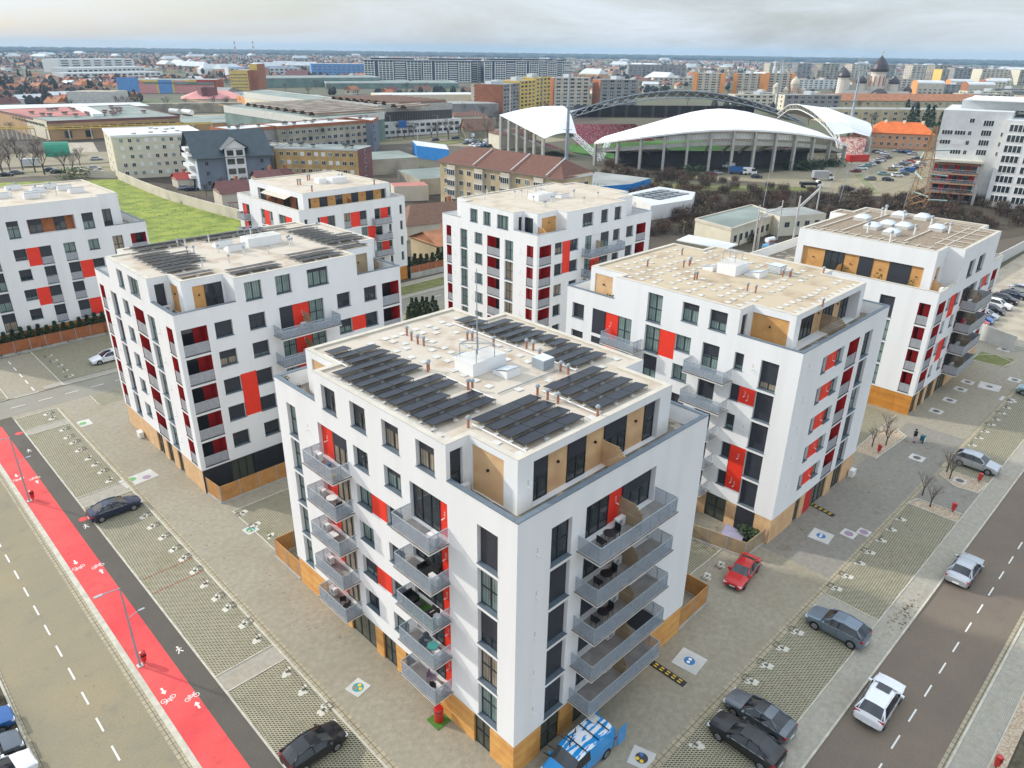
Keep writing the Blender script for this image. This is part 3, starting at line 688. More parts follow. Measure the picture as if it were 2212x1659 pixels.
PF = [('-Y', 69.2, 25.5, 28.4, 18.1, 20.9, ('D', {'seg': [(1.15, 'w'), (1.75, 'g')], 'd': .12, 'wood': 'wood_board'})), ('-X', 24.5, 70.2, 72.0, 18.1, 20.9, ('D', {'seg': [(1.8, 'w')], 'd': .1, 'wood': 'wood_board'})),
      ('-Y', 72.2, 23.1, 24.05, 18.1, 20.9, ('D', {'seg': [(.95, 's')], 'd': .25})), ('-Y', 69.0, 42.8, 45.2, 18.1, 20.9, ('D', {'seg': [(2.4, 'w')], 'd': .1, 'wood': 'wood_grey'}))]
BL, _ = block('b', 'white apartment block left of centre with solar panels and red loggias up its corner', 22.5, 48.1, 66.9, 88.5, 5, 21.6, P2, F,
      {'-X': [(67, 72.1, 'wf'), (72.1, 73.3, 'g'), (73.3, 74.8, 'wf'), (74.8, 76.2, 'g'), (76.2, 77.4, 'wf'), (77.4, 79.0, 'g'), (79.0, 88.4, 'wf')], '-Y': [(22.55, 25.5, 'k'), (25.5, 28, 'g'), (28, 34, 'k'), (34, 37, 'g'), (37, 48, 'k')]},
      {'-X': (72.2, 83.6), '-Y': (28.6, 42.4), '+X': (71.6, 83.3)}, pent_faces=PF)
TX, TY = TR('-X', 22.5), TR('-Y', 66.9)
for f in range(1, 6):
    b = balcony(BL, TY, 31.9 if f % 2 == 0 else 32.0, 38.9 if f % 2 else 37.0, 3*f, 1.8); screen(TY, b, 35.6, .2, -1.4, 3*f); ac_unit(TY, b, 35.0, -.4, 3*f)
    wall_fit(BL, TX, 71.0, 3*f+1.5); wall_fit(BL, TX, 78.3, 3*f+1.5); wall_fit(BL, TX, 85.5, 3*f+1.5)
screen(TR('-Y', 72.0), BL, 46.9, 0.0, -2.6, 18.1); ac_unit(TR('-Y', 72.2), BL, 24.2-.75, -.5, 18.1)
# ---------------------------------------------------------------- block to the right with the paved pale roof
F = {'-X': [], '-Y': []}; L = F['-X']
for f in range(1, 6):
    L.append((46.5, 48.1, *lo(f), Wn(1))); L.append((40.35, 45.35, *hi(f), ('D', {'seg': [(1.7, 'g'), (1.65, 'r'), (1.65, 's')], 'd': .15, 'g': 'curtain'})))
    L.append((37.0, 38.7, *hi(f), Wn(0 if f == 5 else .6, 'curtain')))
    L.append((33.5, 35.2, *lo(f), Wn(0 if f > 3 else 1, 'curtain')))
    if f in (5, 3): L.append((35.2, 37.0, 3*f, 3*f+2.7, ('R',)))
    L.append((30.5, 32.25, *hi(f), ('W', {'s': .45 if f == 5 else .9, 'g': 'curtain'})))
    if f in (5, 3, ): L.append((28.05, 28.95, *lo(f), Wn(.8)))
    else: L.append((28.05, 28.95, *lo(f), Wn(1)))
    L.append((24.75, 26.4 if f == 5 else 26.45, *hi(f), ('W', {'s': .78 if f == 5 else 1, 'g': 'curtain_beige'})))
L.append((26.45, 28.05, 13.1, 14.7, ('R', {'pipe': 1}))); L.append((26.45, 28.05, 4.1, 8.75, ('R', {'pipe': 1})))
L.append((37.0, 38.7, 18.1, 20.95, Wn(0, 'curtain'))); L.append((33.05, 34.8, 19.1, 20.95, Wn(.35, 'curtain'))); L.append((30.15, 31.9, 19.1, 20.95, Wn(.6, 'curtain')))
L = F['-Y']
for f in range(1, 6):
    L.append((61.0, 61.9, *lo(f), Wn(1))); L.append((61.9, 64.0, *lo(f), ('R', {'pipe': 1}))); L.append((64.0, 65.45, *lo(f), Wn(.3)))
    L.append((66.5, 68.85, *hi(f), ('L', {'d': 1.3, 'door': .3}))); L.append((70.0, 72.0, *hi(f), Wn(0 if f % 2 else 1)))
P4 = [(56.6, 29.0), (58.7, 29.0), (58.7, 24.9), (73.3, 24.9), (73.3, 29.1), (75.2, 29.1), (75.2, 43.0), (72.8, 43.0), (72.8, 46.9), (57.9, 46.9), (57.9, 42.7), (56.6, 42.7)]
PF = [('-X', 58.7, 25.45, 28.9, 18.1, 20.95, ('D', {'seg': [(3.45, 'w')], 'd': .15, 'wood': 'wood_board'})), ('-Y', 29.0, 57.1, 58.0, 18.1, 20.95, ('D', {'seg': [(.9, 's')], 'd': .25})),
      ('-Y', 24.9, 59.7, 72.3, 18.1, 21.05, ('D', {'seg': [(1.3, 'g'), (1.3, 'w'), (2.4, 'h'), (1.9, 'w'), (2.4, 'g'), (1.5, 'w'), (1.8, 'g')], 'd': 1.1})), ('-X', 57.9, 44.0, 46.3, 18.1, 20.95, ('D', {'seg': [(2.3, 'w')], 'd': .1}))]
BR, _ = block('b', 'white apartment block right of centre with a beige roof dotted with small paving slabs', 56.6, 75.2, 22.9, 48.9, 5, 21.6, P4, F,
      {'-X': [(22.95, 24.6, 'wf'), (24.6, 26.5, 'k'), (26.5, 27.6, 'wf'), (27.6, 29.8, 'g'), (29.8, 31, 'wf'), (31, 34, 'g'), (34, 48.8, 'wf')],
       '-Y': [(56.65, 61.5, 'wf'), (61.5, 62.6, 'g'), (62.6, 63.6, 'wf'), (63.6, 65.2, 'r'), (65.2, 68.4, 'g'), (68.4, 70, 'wf'), (70, 72.2, 'g'), (72.2, 75.1, 'wf')]}, {'-X': (29.0, 42.7), '+X': (29.1, 43.0)}, deck='roof_membrane_warm', pent_faces=PF)
TX, TY = TR('-X', 56.6), TR('-Y', 22.9)
for f in range(1, 6):
    balcony(BR, TX, 28.9 if f > 3 else 29.6, 33.2, 3*f, 1.5); 
    if f % 2: balcony(BR, TX, 38.9, 43.1, 3*f, 1.4)
    wall_fit(BR, TX, 27.1, 3*f+1.6); wall_fit(BR, TY, 69.3, 3*f+1.9); wall_fit(BR, TY, 58.3, 3*f+2.4)
TP = TR('-Y', 24.9); screen(TP, BR, 66.3, .9, -1.4, 18.1); ac_unit(TR('-X', 58.7), BR, 27.7, -.5, 18.1)
for f in (2, 4):      # balconies facing right at the far corner
    pass
# ---------------------------------------------------------------- block behind, centre
F = {'-X': [], '-Y': []}; L = F['-X']
for f in range(1, 6):
    L.append((67.4, 68.65, *hi(f), ('L', {'d': .5, 'door': .9}))); L.append((71.3, 73.0, *hi(f), Wn(0, 'curtain_beige' if f < 5 else 'curtain')))
    L.append((74.0, 76.6, *hi(f), ('L', {'d': 1.2, 'door': .35}))); L.append((77.65, 79.35, *lo(f), Wn(0, 'curtain'))); L.append((80.95, 82.55, *hi(f), Wn(0, 'curtain'))); L.append((84.6, 85.7, *hi(f), ('L', {'d': 1.2, 'door': .5})))
for a0, a1 in ((78.65, 80.3), (75.9, 77.45), (72.3, 74.6)): L.append((a0, a1, 19.1, 20.98, Wn(0, 'curtain')))
L = F['-Y']
for f in range(1, 6):
    L.append((71.05, 73.4, *hi(f), ('L', {'d': 1.7, 'door': .2}))); L.append((74.15, 75.75, *lo(f), Wn(.5 if f == 5 else 0)))
    L.append((77.35, 79.1, *lo(f), Wn(0 if f == 5 else 1)))
    L.append((80.6, 86.0, *hi(f), ('D', {'seg': [(1.5, 'g'), (2.2, 'p'if f > 4 else 'r'), (1.7, 'h')], 'd': .2, 'g': 'curtain'})))
    L.append((87.0, 88.6, *lo(f), Wn(1))); L.append((90.2, 91.95, *lo(f), Wn(1))); L.append((92.7, 95.1, *hi(f), ('L', {'d': 1.6, 'door': .6})))
L.append((75.75, 77.35, 13.1, 17.7, ('R',)))
for a0, a1, s_ in ((79.8, 82.1, .8), (83.9, 85.5, .9), (87.0, 88.6, .3)): L.append((a0, a1, 19.15, 21.0, Wn(s_)))
P3 = [(70.6, 71.3), (72.5, 71.3), (72.5, 68.6), (76.4, 68.6), (76.4, 66.7), (89.9, 66.7), (89.9, 68.8), (94.0, 68.8), (94.0, 71.5), (96.3, 71.5), (96.3, 83), (93.6, 83), (93.6, 85.0), (72.2, 85.0), (72.2, 82.3), (70.6, 82.3)]
PF = [('-X', 72.5, 69.4, 71.0, 18.1, 20.9, ('D', {'seg': [(1.6, 'g')], 'd': .12})), ('-Y', 71.3, 71.6, 72.3, 18.1, 20.9, ('D', {'seg': [(.7, 's')], 'd': .25})), ('-Y', 68.6, 73.4, 76.3, 18.3, 20.95, ('D', {'seg': [(2.9, 'w')], 'd': .1, 'wood': 'wood_board'}))]
BB, _ = block('b', 'white apartment block behind the centre with plain beige roof and red loggias in two columns', 70.6, 96.4, 66.7, 86.6, 5, 21.65, P3, F,
      {'-X': [(66.8, 86.5, 'wf')], '-Y': [(70.7, 96.3, 'wf')]}, {'-X': (71.3, 82.3), '-Y': (76.4, 89.9), '+X': (71.5, 83)}, deck='roof_membrane_pale', pent_faces=PF, par_cop='grey_steel')
TX, TY = TR('-X', 70.6), TR('-Y', 66.7)
for f in range(1, 6):
    b = balcony(BB, TY, 79.9 if f % 2 else 80.0, 88.1 if f % 2 else 84, 3*f, 1.6); screen(TY, b, 83.3, .1, -1.3, 3*f)
    wall_fit(BB, TX, 69.8, 3*f+1.5); wall_fit(BB, TX, 79.9, 3*f+1.5); wall_fit(BB, TX, 83.8, 3*f+1.5)
screen(TR('-Y', 68.6), BB, 72.7, 0, -1.6, 18.1, m='wood_board')
# ---------------------------------------------------------------- low block at the right with timber terrace front
F = {'-X': [], '-Y': []}; L = F['-X']
for f in range(1, 5):
    L.append((24.3, 25.6, *hi(f), ('L', {'d': 1.5, 'door': .5}))); L.append((28.4, 30.2, *hi(f), Wn(1 if f == 4 else 0, 'curtain'))); L.append((32.3, 33.5, *lo(f), Wn(1)))
L = F['-Y']
for f in range(1, 5):
    L.append((95.5, 98.1, *hi(f), ('L', {'d': 1.5, 'door': .2})))
    L.append((98.9, 100.0, *lo(f), Wn(.8))); L.append((102.2, 103.6, *lo(f), Wn(.5)))
    if f % 2 == 0: L.append((100.0, 102.2, 3*f-.2, 3*f+2.8, ('R',)))
    L.append((104.6, 110.6, *hi(f), ('D', {'seg': [(1.5, 'r'), (2.8, 'g'), (1.7, 'g')], 'd': .35})))
    L.append((112.0, 113.4, *lo(f), Wn(.6))); L.append((113.4, 115.2, *lo(f), ('R',))); L.append((115.2, 116.5, *lo(f), Wn(.4))); L.append((117.6, 119.9, *hi(f), ('L', {'d': 1.5, 'door': .3})))
for a0, a1 in ((104.3, 106.7), (108.3, 111.0)): L.append((a0, a1, 16.2, 18.4, Wn(0)))
P5 = [(97.0, 25.6), (100.8, 25.6), (100.8, 23.7), (116.0, 23.7), (116.0, 26.0), (119.0, 26.0), (119, 43), (114.4, 43), (114.4, 45), (111, 45), (111, 43), (97.0, 43)]
PF = [('-X', 97.0, 26.7, 42.1, 15.1, 18.3, ('D', {'seg': [(1.5, 'w'), (2.6, 's'), (2.0, 'w'), (1.8, 's'), (1.9, 'w'), (2.6, 'g'), (3.0, 'w')], 'd': .35, 'wood': 'wood_board'})), ('-Y', 25.6, 98.0, 99.4, 15.1, 18.3, ('D', {'seg': [(1.4, 'w')], 'd': .2, 'wood': 'wood_board'}))]
BO, _ = block('b', 'lower white apartment block at the right edge with timber-fronted top floor and domed skylights', 94.6, 121.2, 23.7, 48.6, 4, 20.5, P5, F,
      {'-X': [(23.75, 36, 'wo'), (36, 48.5, 'wf')], '-Y': [(94.7, 96.6, 'g'), (96.6, 97.6, 'wf'), (97.6, 99.4, 'g'), (99.4, 100.4, 'wf'), (100.4, 103, 'g'), (103, 104, 'wf'), (104, 108, 'g'), (108, 121.1, 'wf')]},
      {'-Y': (100.8, 116.0)}, deck='roof_gravel', pent_faces=PF, par_cop='roof_lip')
TX, TY = TR('-X', 94.6), TR('-Y', 23.7)
for f in range(1, 5):
    b = balcony(BO, TY, 105.2, 112.5, 3*f, 1.8, mesh='grey_mesh'); screen(TY, b, 109.3, .2, -1.3, 3*f); ac_unit(TY, b, 107.6, -.5, 3*f)
TT = TR('-X', 97.0); screen(TT, BO, 36.6, .2, -1.5, 15.1, m='wood_board'); screen(TR('-Y', 25.6), BO, 97.6, 0, -1.3, 15.1, m='wood_board'); ac_unit(TR('-Y', 25.6), BO, 96.2, -1.6, 15.1); ac_unit(TR('-Y', 25.6), BO, 96.2, -1.6, 15.8)
# ---------------------------------------------------------------- low block behind the left one
F = {'-X': [], '-Y': []}; L = F['-Y']
for f in range(1, 5):
    L.append((63.4, 64.0, *lo(f), Wn(1))); L.append((66.0, 66.5, *lo(f), Wn(1))); L.append((66.5, 68.0, 3*f+.6, 3*f+2.7, ('R',))); L.append((68.0, 69.5, *hi(f), Wn(0)))
    if f in (4, 2): L += [(71.3, 72.7, *hi(f), Wn(0, None, True)), (72.7, 74.7, *hi(f), ('R',)), (74.7, 76.2, *hi(f), Wn(.6, None, True)), (77.9, 79.2, *hi(f), Wn(0)), (79.2, 80.9, *hi(f), ('R',)), (80.9, 81.6, *hi(f), Wn(1, None, True))]
    else: L += [(74.8, 76.2, *hi(f), Wn(0)), (76.2, 78.0, *hi(f), ('R',)), (78.0, 79.5, *hi(f), Wn(0)), (81.0, 81.6, *hi(f), Wn(1, None, True))]
    L.append((83.6, 84.2, *lo(f), Wn(1)))
L = F['-X']
for f in range(1, 5):
    L += [(134.0, 136.8, *hi(f), ('D', {'seg': [(1.4, 'g'), (1.4, 'r')], 'd': .2})), (128.2, 129.5, *hi(f), Wn(0, None, True)), (126.2, 128.2, *hi(f), ('R',)), (125.0, 126.2, *hi(f), Wn(0, None, True)), (120.4, 122.8, *hi(f), Wn(0)), (118, 120.4, *hi(f), ('R',))]
P6 = [(64.6, 117.3), (83.0, 117.3), (83.0, 137.2), (64.6, 137.2)]
PF = [('-Y', 117.3, 65.6, 82.1, 15.1, 17.75, ('D', {'seg': [(.7, 'g'), (1.8, 'w'), (1.6, 's'), (1.7, 'w'), (1.4, 'g'), (1.9, 'w'), (1.5, 's'), (1.7, 'w'), (1.6, 's'), (1.8, 'w'), (.8, 'g')], 'd': .6, 'wood': 'wood_board'})),
      ('-X', 64.6, 119.2, 134.0, 15.1, 17.75, ('D', {'seg': [(1.6, 'g'), (2.0, 'w'), (2.7, 'g'), (2.5, 'w'), (2, 's'), (2.0, 'w'), (2, 'g')], 'd': .6, 'wood': 'wood_rust'}))]
BK, _ = block('b', 'low white apartment block at the back left beside the lawn', 62.5, 84.9, 115.4, 138.5, 4, 18.75, P6, F, {'-X': [(115.5, 138.4, 'wo')], '-Y': [(62.6, 84.8, 'wo')]}, {}, deck='roof_membrane_pale', pent_faces=PF, par_cop='roof_lip')
TX, TY = TR('-X', 62.5), TR('-Y', 115.4)
for f in range(1, 5):
    balcony(BK, TX, 133.9, 136.9, 3*f, 1.3, mesh='grey_mesh'); balcony(BK, TY, 77.6 if f % 2 else 77.2, 80.9, 3*f, 1.3, mesh='grey_mesh')
screen(TR('-Y', 117.3), BK, 73.7, .4, -1.2, 15.1, m='wood_rust'); screen(TR('-X', 64.6), BK, 127.9, .4, -1.5, 15.1, m='wood_rust')
mb = MB(); T_ = TR('-X', 64.6)
p = [T_(121.5, -.05, 17.75), T_(130.5, -.05, 17.75), T_(130.5, -1.3, 17.3), T_(121.5, -1.3, 17.3)]; mb.face(p, 'roof_lip'); mb.tube(T_(121.5, -.1, 17.72), T_(130.5, -.1, 17.72), .09, .09, 'white_edge'); part(mb, 'awning', BK)
# ---------------------------------------------------------------- block at the left edge
F = {'-X': [], '-Y': []}; L = F['-Y']
for f in range(1, 5):
    if f % 2: L += [(21.6, 23.2, *lo(f), Wn(.7)), (24.9, 26.45, *hi(f), Wn(.5, None, True))]
    else: L += [(21.6, 23.2, *lo(f), Wn(.8)), (23.2, 24.9, *hi(f), ('R',)), (24.9, 26.45, *hi(f), Wn(.6, None, True))]
    if f in (3, 1): L += [(28.2, 29.8, *hi(f), Wn(.6, None, True)), (29.8, 31.6, *hi(f), ('R',)), (31.6, 33.2, *lo(f), Wn(.9))]
    elif f == 4: L += [(28.1, 29.7, *hi(f), Wn(0, None, True)), (31.5, 33.0, *lo(f), Wn(0))]
    else: L += [(28.1, 29.7, *hi(f), Wn(.6, None, True))]
    L += [(35.0, 36.5, *hi(f), Wn(0, 'curtain_beige')), (37.7, 40.0, *hi(f), ('L', {'d': 1.4, 'door': .5})), (18.0, 19.7, *hi(f), Wn(.5))]
L += [(21.6, 23.1, 16.3, 18.75, Wn(.3, 'curtain')), (24.2, 30.4, 16.5, 18.7, ('D', {'seg': [(.3, 'w'), (1.7, 'h'), (1.6, 'w'), (1.5, 'h'), (1.1, 'w')], 'd': .9, 'wood': 'wood_rust'})), (31.4, 33.0, 16.3, 18.7, Wn(.55))]
P7 = [(17.0, 124.0), (34.3, 124.0), (34.3, 125.8), (37.5, 125.8), (37.5, 142.5), (17.0, 142.5)]
PF = [('-Y', 125.8, 34.5, 36.1, 15.4, 18.6, ('D', {'seg': [(1.6, 'g')], 'd': .2}))]
BE, _ = block('b', 'low white apartment block at the left edge behind a dark hedge', 12.0, 40.3, 124.0, 145.0, 4, 20.85, P7, F, {'-Y': [(12.1, 40.2, 'wo')]}, {'-Y': (17.0, 34.3)}, deck='roof_membrane_pale', pent_faces=PF)
# ================================================================ ROOF EQUIPMENT
ST = {}
def solar_proto():
    r = thing('solar_panel', 'black solar panel tilted on a rail', 'solar panel')
    m = MB(); t = .12; m.v += [(0, 0, .36), (1.66, 0, .36), (1.66, 1.04, .36-t), (0, 1.04, .36-t), (0, 0, .325), (1.66, 0, .325), (1.66, 1.04, .325-t), (0, 1.04, .325-t)]
    for q, mt_ in (((0, 1, 2, 3), 'solar_cell'), ((7, 6, 5, 4), 'aluminium'), ((4, 5, 1, 0), 'black'), ((5, 6, 2, 1), 'black'), ((6, 7, 3, 2), 'black'), ((7, 4, 0, 3), 'black')): m.f.append(q); m.mi.append(m.m(mt_))
    part(m, 'panel', r)
    s = MB()
    for x in (.05, 1.6): s.tube((x, .03, 0), (x, .03, .33), .022, .022, 'aluminium', 4); s.tube((x, .03, .03), (x, 1.02, .03), .022, .022, 'aluminium', 4); s.tube((x, .03, .32), (x, 1.0, .2), .018, .018, 'aluminium', 4)
    s.box(-.12, .18, -.08, .12, 0, .1, 'pale_concrete'); part(s, 'support', r); return r
sp = solar_proto()
def panels(rows, z, lab, grp):
    for x, y, n in rows:
        for i in range(n): first_or_dup(sp, ST, (x+1.7*i, y, z), 0, lab, grp)
z1 = 21.65-.13
G1 = 'solar panels on the nearest roof'
panels([(24.95, 43.5, 1), (25.0, 42.35, 2), (25.0, 41.1, 2), (23.3, 39.85, 3), (23.3, 38.6, 3), (23.3, 37.35, 3), (23.3, 36.1, 2), (23.35, 34.9, 3), (23.35, 33.65, 3), (23.35, 32.4, 2), (23.35, 31.2, 3), (23.35, 30.0, 3)], z1, 'black solar panel in the long array beside the left edge of the nearest roof', G1)
panels([(25.65, 28.25, 3), (25.65, 27.05, 3), (25.65, 25.85, 3), (25.65, 24.7, 3)], z1, 'black solar panel in the array above the front corner of the nearest roof', G1+' front')
panels([(32.2, 28.5, 3), (32.2, 27.3, 3), (32.2, 26.05, 3), (32.2, 24.8, 3)], z1, 'black solar panel in the array at the right corner of the nearest roof', G1+' right')
panels([(36.3, 42.3, 1), (36.3, 41.1, 1), (36.3, 39.85, 2), (36.3, 38.6, 2), (36.3, 37.4, 2), (36.3, 36.2, 2), (38.0, 34.95, 1), (38.0, 33.75, 1), (36.2, 32.55, 2), (36.2, 31.35, 2), (36.2, 30.15, 2)], z1, 'black solar panel in the array along the far edge of the nearest roof', G1+' far')
z2 = 21.6-.13
panels([(24.6+0*i, 81.5-1.25*i, 2 if i in (0, 1) else 3 if i < 6 else 2) for i in range(8)], z2, 'solar panel in the left array on the left-hand roof, seen from behind', 'solar panels on the left-hand roof')
panels([(24.9, 70.2, 2), (29.2, 67.8, 3), (29.2, 69.0, 3), (36.4, 67.8, 3), (36.4, 69.1, 3), (36.4, 70.4, 3)], z2, 'solar panel in the rows above the shaded wall of the left-hand roof', 'front solar panels on the left-hand roof')
panels([(42.3, 72.6+1.25*i, 3 if i < 3 else 2) for i in range(8)]+[(42.3, 69.4, 2), (42.3, 70.8, 2)], z2, 'solar panel in the far right array on the left-hand roof', 'right solar panels on the left-hand roof')
panels([(25.6, 84.5, 9), (25.6, 83.2, 3), (33, 83.2, 6)], z2, 'solar panel in the long row at the back edge of the left-hand roof', 'back solar panels on the left-hand roof')
mb = MB()
for y in (39.5, 34.0): mb.tube((23.1, 29.8, z1+.12), (23.1, 41.0, z1+.12), .045, .045, 'white_paint', 5)
for a, b in (((25.4, 24.4), (25.4, 28.9)), ((31.9, 24.4), (31.9, 29.3)), ((36.0, 30.0), (36.0, 43.2)), ((24.8, 41.3), (24.8, 44.3)), ((28.7, 35.6), (28.7, 30.6))): mb.tube((*a, z1+.12), (*b, z1+.12), .045, .045, 'white_paint', 5)
mb.tube((35.2, 31.0, z1+.08), (29.5, 31.0, z1+.08), .04, .04, 'grey_steel', 5)
part(mb, 'cable_conduit', BF)
# loose paving slabs
slp = MB(); slp.box(-.25, .25, -.25, .25, 0, .05, 'pale_concrete'); slab = solo(slp, 'loose_slab', 'small square concrete slab lying on the pale roof of the nearest block', 'concrete slab', 'loose slabs on the nearest roof', loc=(0, 0, 0))
for x, y in [(37.1,44.0),(35.6,44.1),(35.6,43.2),(33.0,44.2),(34.2,44.1),(34.3,43.3),(32.9,43.2),(33.7,42.5),(31.6,44.1),(30.8,44.0),(30.0,44.1),(28.6,44.0),(30.1,43.2),(30.5,42.3),(32.1,41.9),(32.3,41.2),(30.0,41.4),(29.1,41.5),(31.2,39.9),(32.1,39.6),(34.9,41.5),(34.2,39.9),(33.6,38.6),(31.9,38.6),(29.2,39.8),(30.6,38.6),(29.3,38.5),(30.7,37.5),(34.0,34.8),(35.2,34.7),(34.8,33.5),(35.3,36.1),(35.4,37.2),(29.9,35.9),(29.9,34.8),(29.9,33.6),(29.9,32.3),(31.0,30.6),(33.5,30.2),(23.1,29.3),(23.1,28.5),(23.0,31.2),(23.0,33.1),(23.0,35.0),(23.0,37.0),(23.1,38.9),(25.0,26.4),(25.1,24.6),(31.4,24.7),(38,29.3),(39.9,29.5)]:
    first_or_dup(slab, ST, (x, y, z1), random.uniform(-.12, .12))
for i, (x, y) in enumerate([(58.0+1.15*i, 29.8+1.35*j) for i in range(14) for j in range(10)]+[(60+1.1*i, 25.6+1.4*j) for i in range(12) for j in range(2)]+[(60+1.3*i, 43.7+1.4*j) for i in range(9) for j in range(2)]):
    if 63.5 < x < 70.5 and 32.3 < y < 38.6: continue
    if random.random() < .12: continue
    dup(slab, (x+random.uniform(-.12, .12), y+random.uniform(-.15, .15), 21.6-.13), random.uniform(-.1, .1), 'small square concrete slab in rows on the beige roof right of centre', 'loose slabs on the beige roof')
# vents, hatches, domes
def vent_proto(nm, lab, h, r, mt, cap='grey_steel'):
    m = MB(); m.lathe((0, 0), [(r, 0), (r, h)], mt, 8); ob = solo(m, nm, lab, 'vent pipe', loc=(0, 0, 0))
    c_ = MB(); c_.lathe((0, 0), [(r*1.7, h-.04), (r*1.9, h+.02), (r*1.2, h+.12), (.01, h+.14)], cap, 8); part(c_, 'cap', ob); return ob
vo = vent_proto('vent_pipe', 'orange vent pipe with grey cap on the nearest roof', .55, .075, 'orange_pipe')
vg = vent_proto('vent_pipe', 'slim grey vent pipe with a cap on the left-hand roof', .65, .07, 'white_edge')
for x, y in [(31.7,43.6),(31.3,42.5),(31.2,41.6),(31.3,41.0),(34.5,39.7),(34.75,39.4),(35.1,37.4),(36.6,35.4),(36.7,34.8),(28.5,37.0),(28.75,37.2),(28.6,32.9),(28.8,32.7),(25.1,28.9),(31.3,29.2),(31.3,28.3),(31.4,27.5),(31.8,24.6),(35.3,30.8),(35.3,30.1),(35.9,33.4)]: first_or_dup(vo, ST, (x, y, z1), 0, None, 'orange vent pipes on the nearest roof', 1.15)
for x, y in [(30.0,83.4),(30.5,82.5),(33.3,82.8),(38.3,82.7),(29.4,79.3),(30.0,79.0),(32.1,77.7),(31.1,73.0),(28.4,73.2),(33.7,75.0),(33.9,75.5),(39.6,76.4),(39.6,75.4),(40.1,76.9),(39.2,75.2),(45.9,80.6),(36,74)]: first_or_dup(vg, ST, (x, y, z2), 0, None, 'vent pipes on the left-hand roof', 1.15)
for x, y in [(69.2,43.4),(66.6,40.6),(65.0,40.4),(65.9,40.3),(61.9,37.1),(62.2,37.0),(62.4,43.1),(62.5,31.7),(62.4,30.8),(63.1,24.7),(73.4,29.3),(69.5,31.7),(69.8,31.1),(70.2,31.2)]: dup(vo, (x, y, 21.47), 0, 'reddish vent pipe with cap on the beige roof right of centre', 'vent pipes on the beige roof', 1.2)
for x, y in [(77.4,84.0),(74.8,81.7),(78.5,75.2),(76.8,71.5),(77.1,71.4),(80.5,73.5),(80.8,73.3),(83.5,69.8),(88.4,71.2),(88.7,82.0),(86.5,81.3),(80.8,80.0),(79.4,80.0),(86.9,74.8),(86.5,74.4),(87.3,75)]: dup(vg, (x, y, 21.5), 0, 'slim grey vent pipe on the pale roof behind the centre', 'vent pipes on the pale centre roof', 1.3)
for x, y in [(113.1,38.4),(115.6,38.8),(101.3,35.7),(109.3,28.2),(113.4,35.5),(104.7,31.0),(98.3,31.7),(112.5,31.5)]: dup(vg, (x, y, 20.37), 0, 'stout white vent pipe on the gravel-brown roof at the right', 'vent pipes on the brown roof', 1.9)
for x, y in [(27.0,139.4),(28.6,134.6),(29.3,131.5),(31,136),(25,133.5),(30.4,130.8)]: dup(vg, (x, y, 20.7), 0, 'slim vent pipe on the pale roof at the left edge', 'vent pipes on the left edge roof', 1.5)
for x, y in [(68.9,126.4),(69.3,126.2),(67.2,118.5),(79.6,117.4),(77.8,126.6),(78.3,126.3),(73.5,130.1),(72.8,129.6)]: dup(vo, (x, y, 18.6), 0, 'reddish vent pipe on the roof of the low block at the back left', 'vent pipes on the back left roof', 1.7)
def hatch(x, y, z, w, d, label, ang=0.0, tilt=.35):
    m = MB(); m.box(x-w/2, x+w/2, y-d/2, y+d/2, z, z+.25, 'white_render'); m.face([(x-w/2, y-d/2, z+.25+tilt), (x-w/2, y+d/2, z+.25), (x-w/2, y-d/2, z+.25)], 'white_render'); m.face([(x+w/2, y-d/2, z+.25+tilt), (x+w/2, y+d/2, z+.25), (x+w/2, y-d/2, z+.25)], 'white_render')
    m.face([(x-w/2, y-d/2, z+.25), (x+w/2, y-d/2, z+.25), (x+w/2, y-d/2, z+.25+tilt), (x-w/2, y-d/2, z+.25+tilt)], 'white_render')
    ob = solo(m, 'roof_window', label, 'skylight'); g_ = MB(); g_.face([(x-w/2+.08, y-d/2+.05, z+.29+tilt), (x+w/2-.08, y-d/2+.05, z+.29+tilt), (x+w/2-.08, y+d/2-.08, z+.29), (x-w/2+.08, y+d/2-.08, z+.29)], 'skylight'); part(g_, 'pane', ob)
    f_ = MB(); f_.tube((x-w/2, y-d/2, z+.29+tilt), (x+w/2, y-d/2, z+.29+tilt), .04, .04, 'rail_metal', 4); f_.tube((x-w/2, y+d/2, z+.29), (x+w/2, y+d/2, z+.29), .04, .04, 'rail_metal', 4); part(f_, 'frame', ob)
def plant_room(x0, x1, y0, y1, z, h, label):
    m = MB(); m.box(x0, x1, y0, y1, z, z+h, 'white_render', 'pale_concrete'); return solo(m, 'lift_housing', label, 'roof box')
plant_room(30.1, 33.2, 34.1, 36.0, z1, .95, 'white masonry lift housing under the lightning mast on the nearest roof')
hatch(32.2, 33.0, z1, 1.3, 1.4, 'skylight with sloping glass beside the lift housing on the nearest roof'); hatch(31.8, 36.9, z1, 1.2, 1.2, 'skylight behind the lift housing on the nearest roof')
m = MB(); m.box(34.4, 35.5, 31.6, 32.7, z1, z1+.75, 'rail_metal', 'skylight')
for i in range(5): m.box(34.37, 35.53, 31.57, 32.73, z1+.1+i*.12, z1+.15+i*.12, 'grey_steel')
solo(m, 'ventilation_box', 'square louvred metal ventilation box on the nearest roof', 'ventilation box')
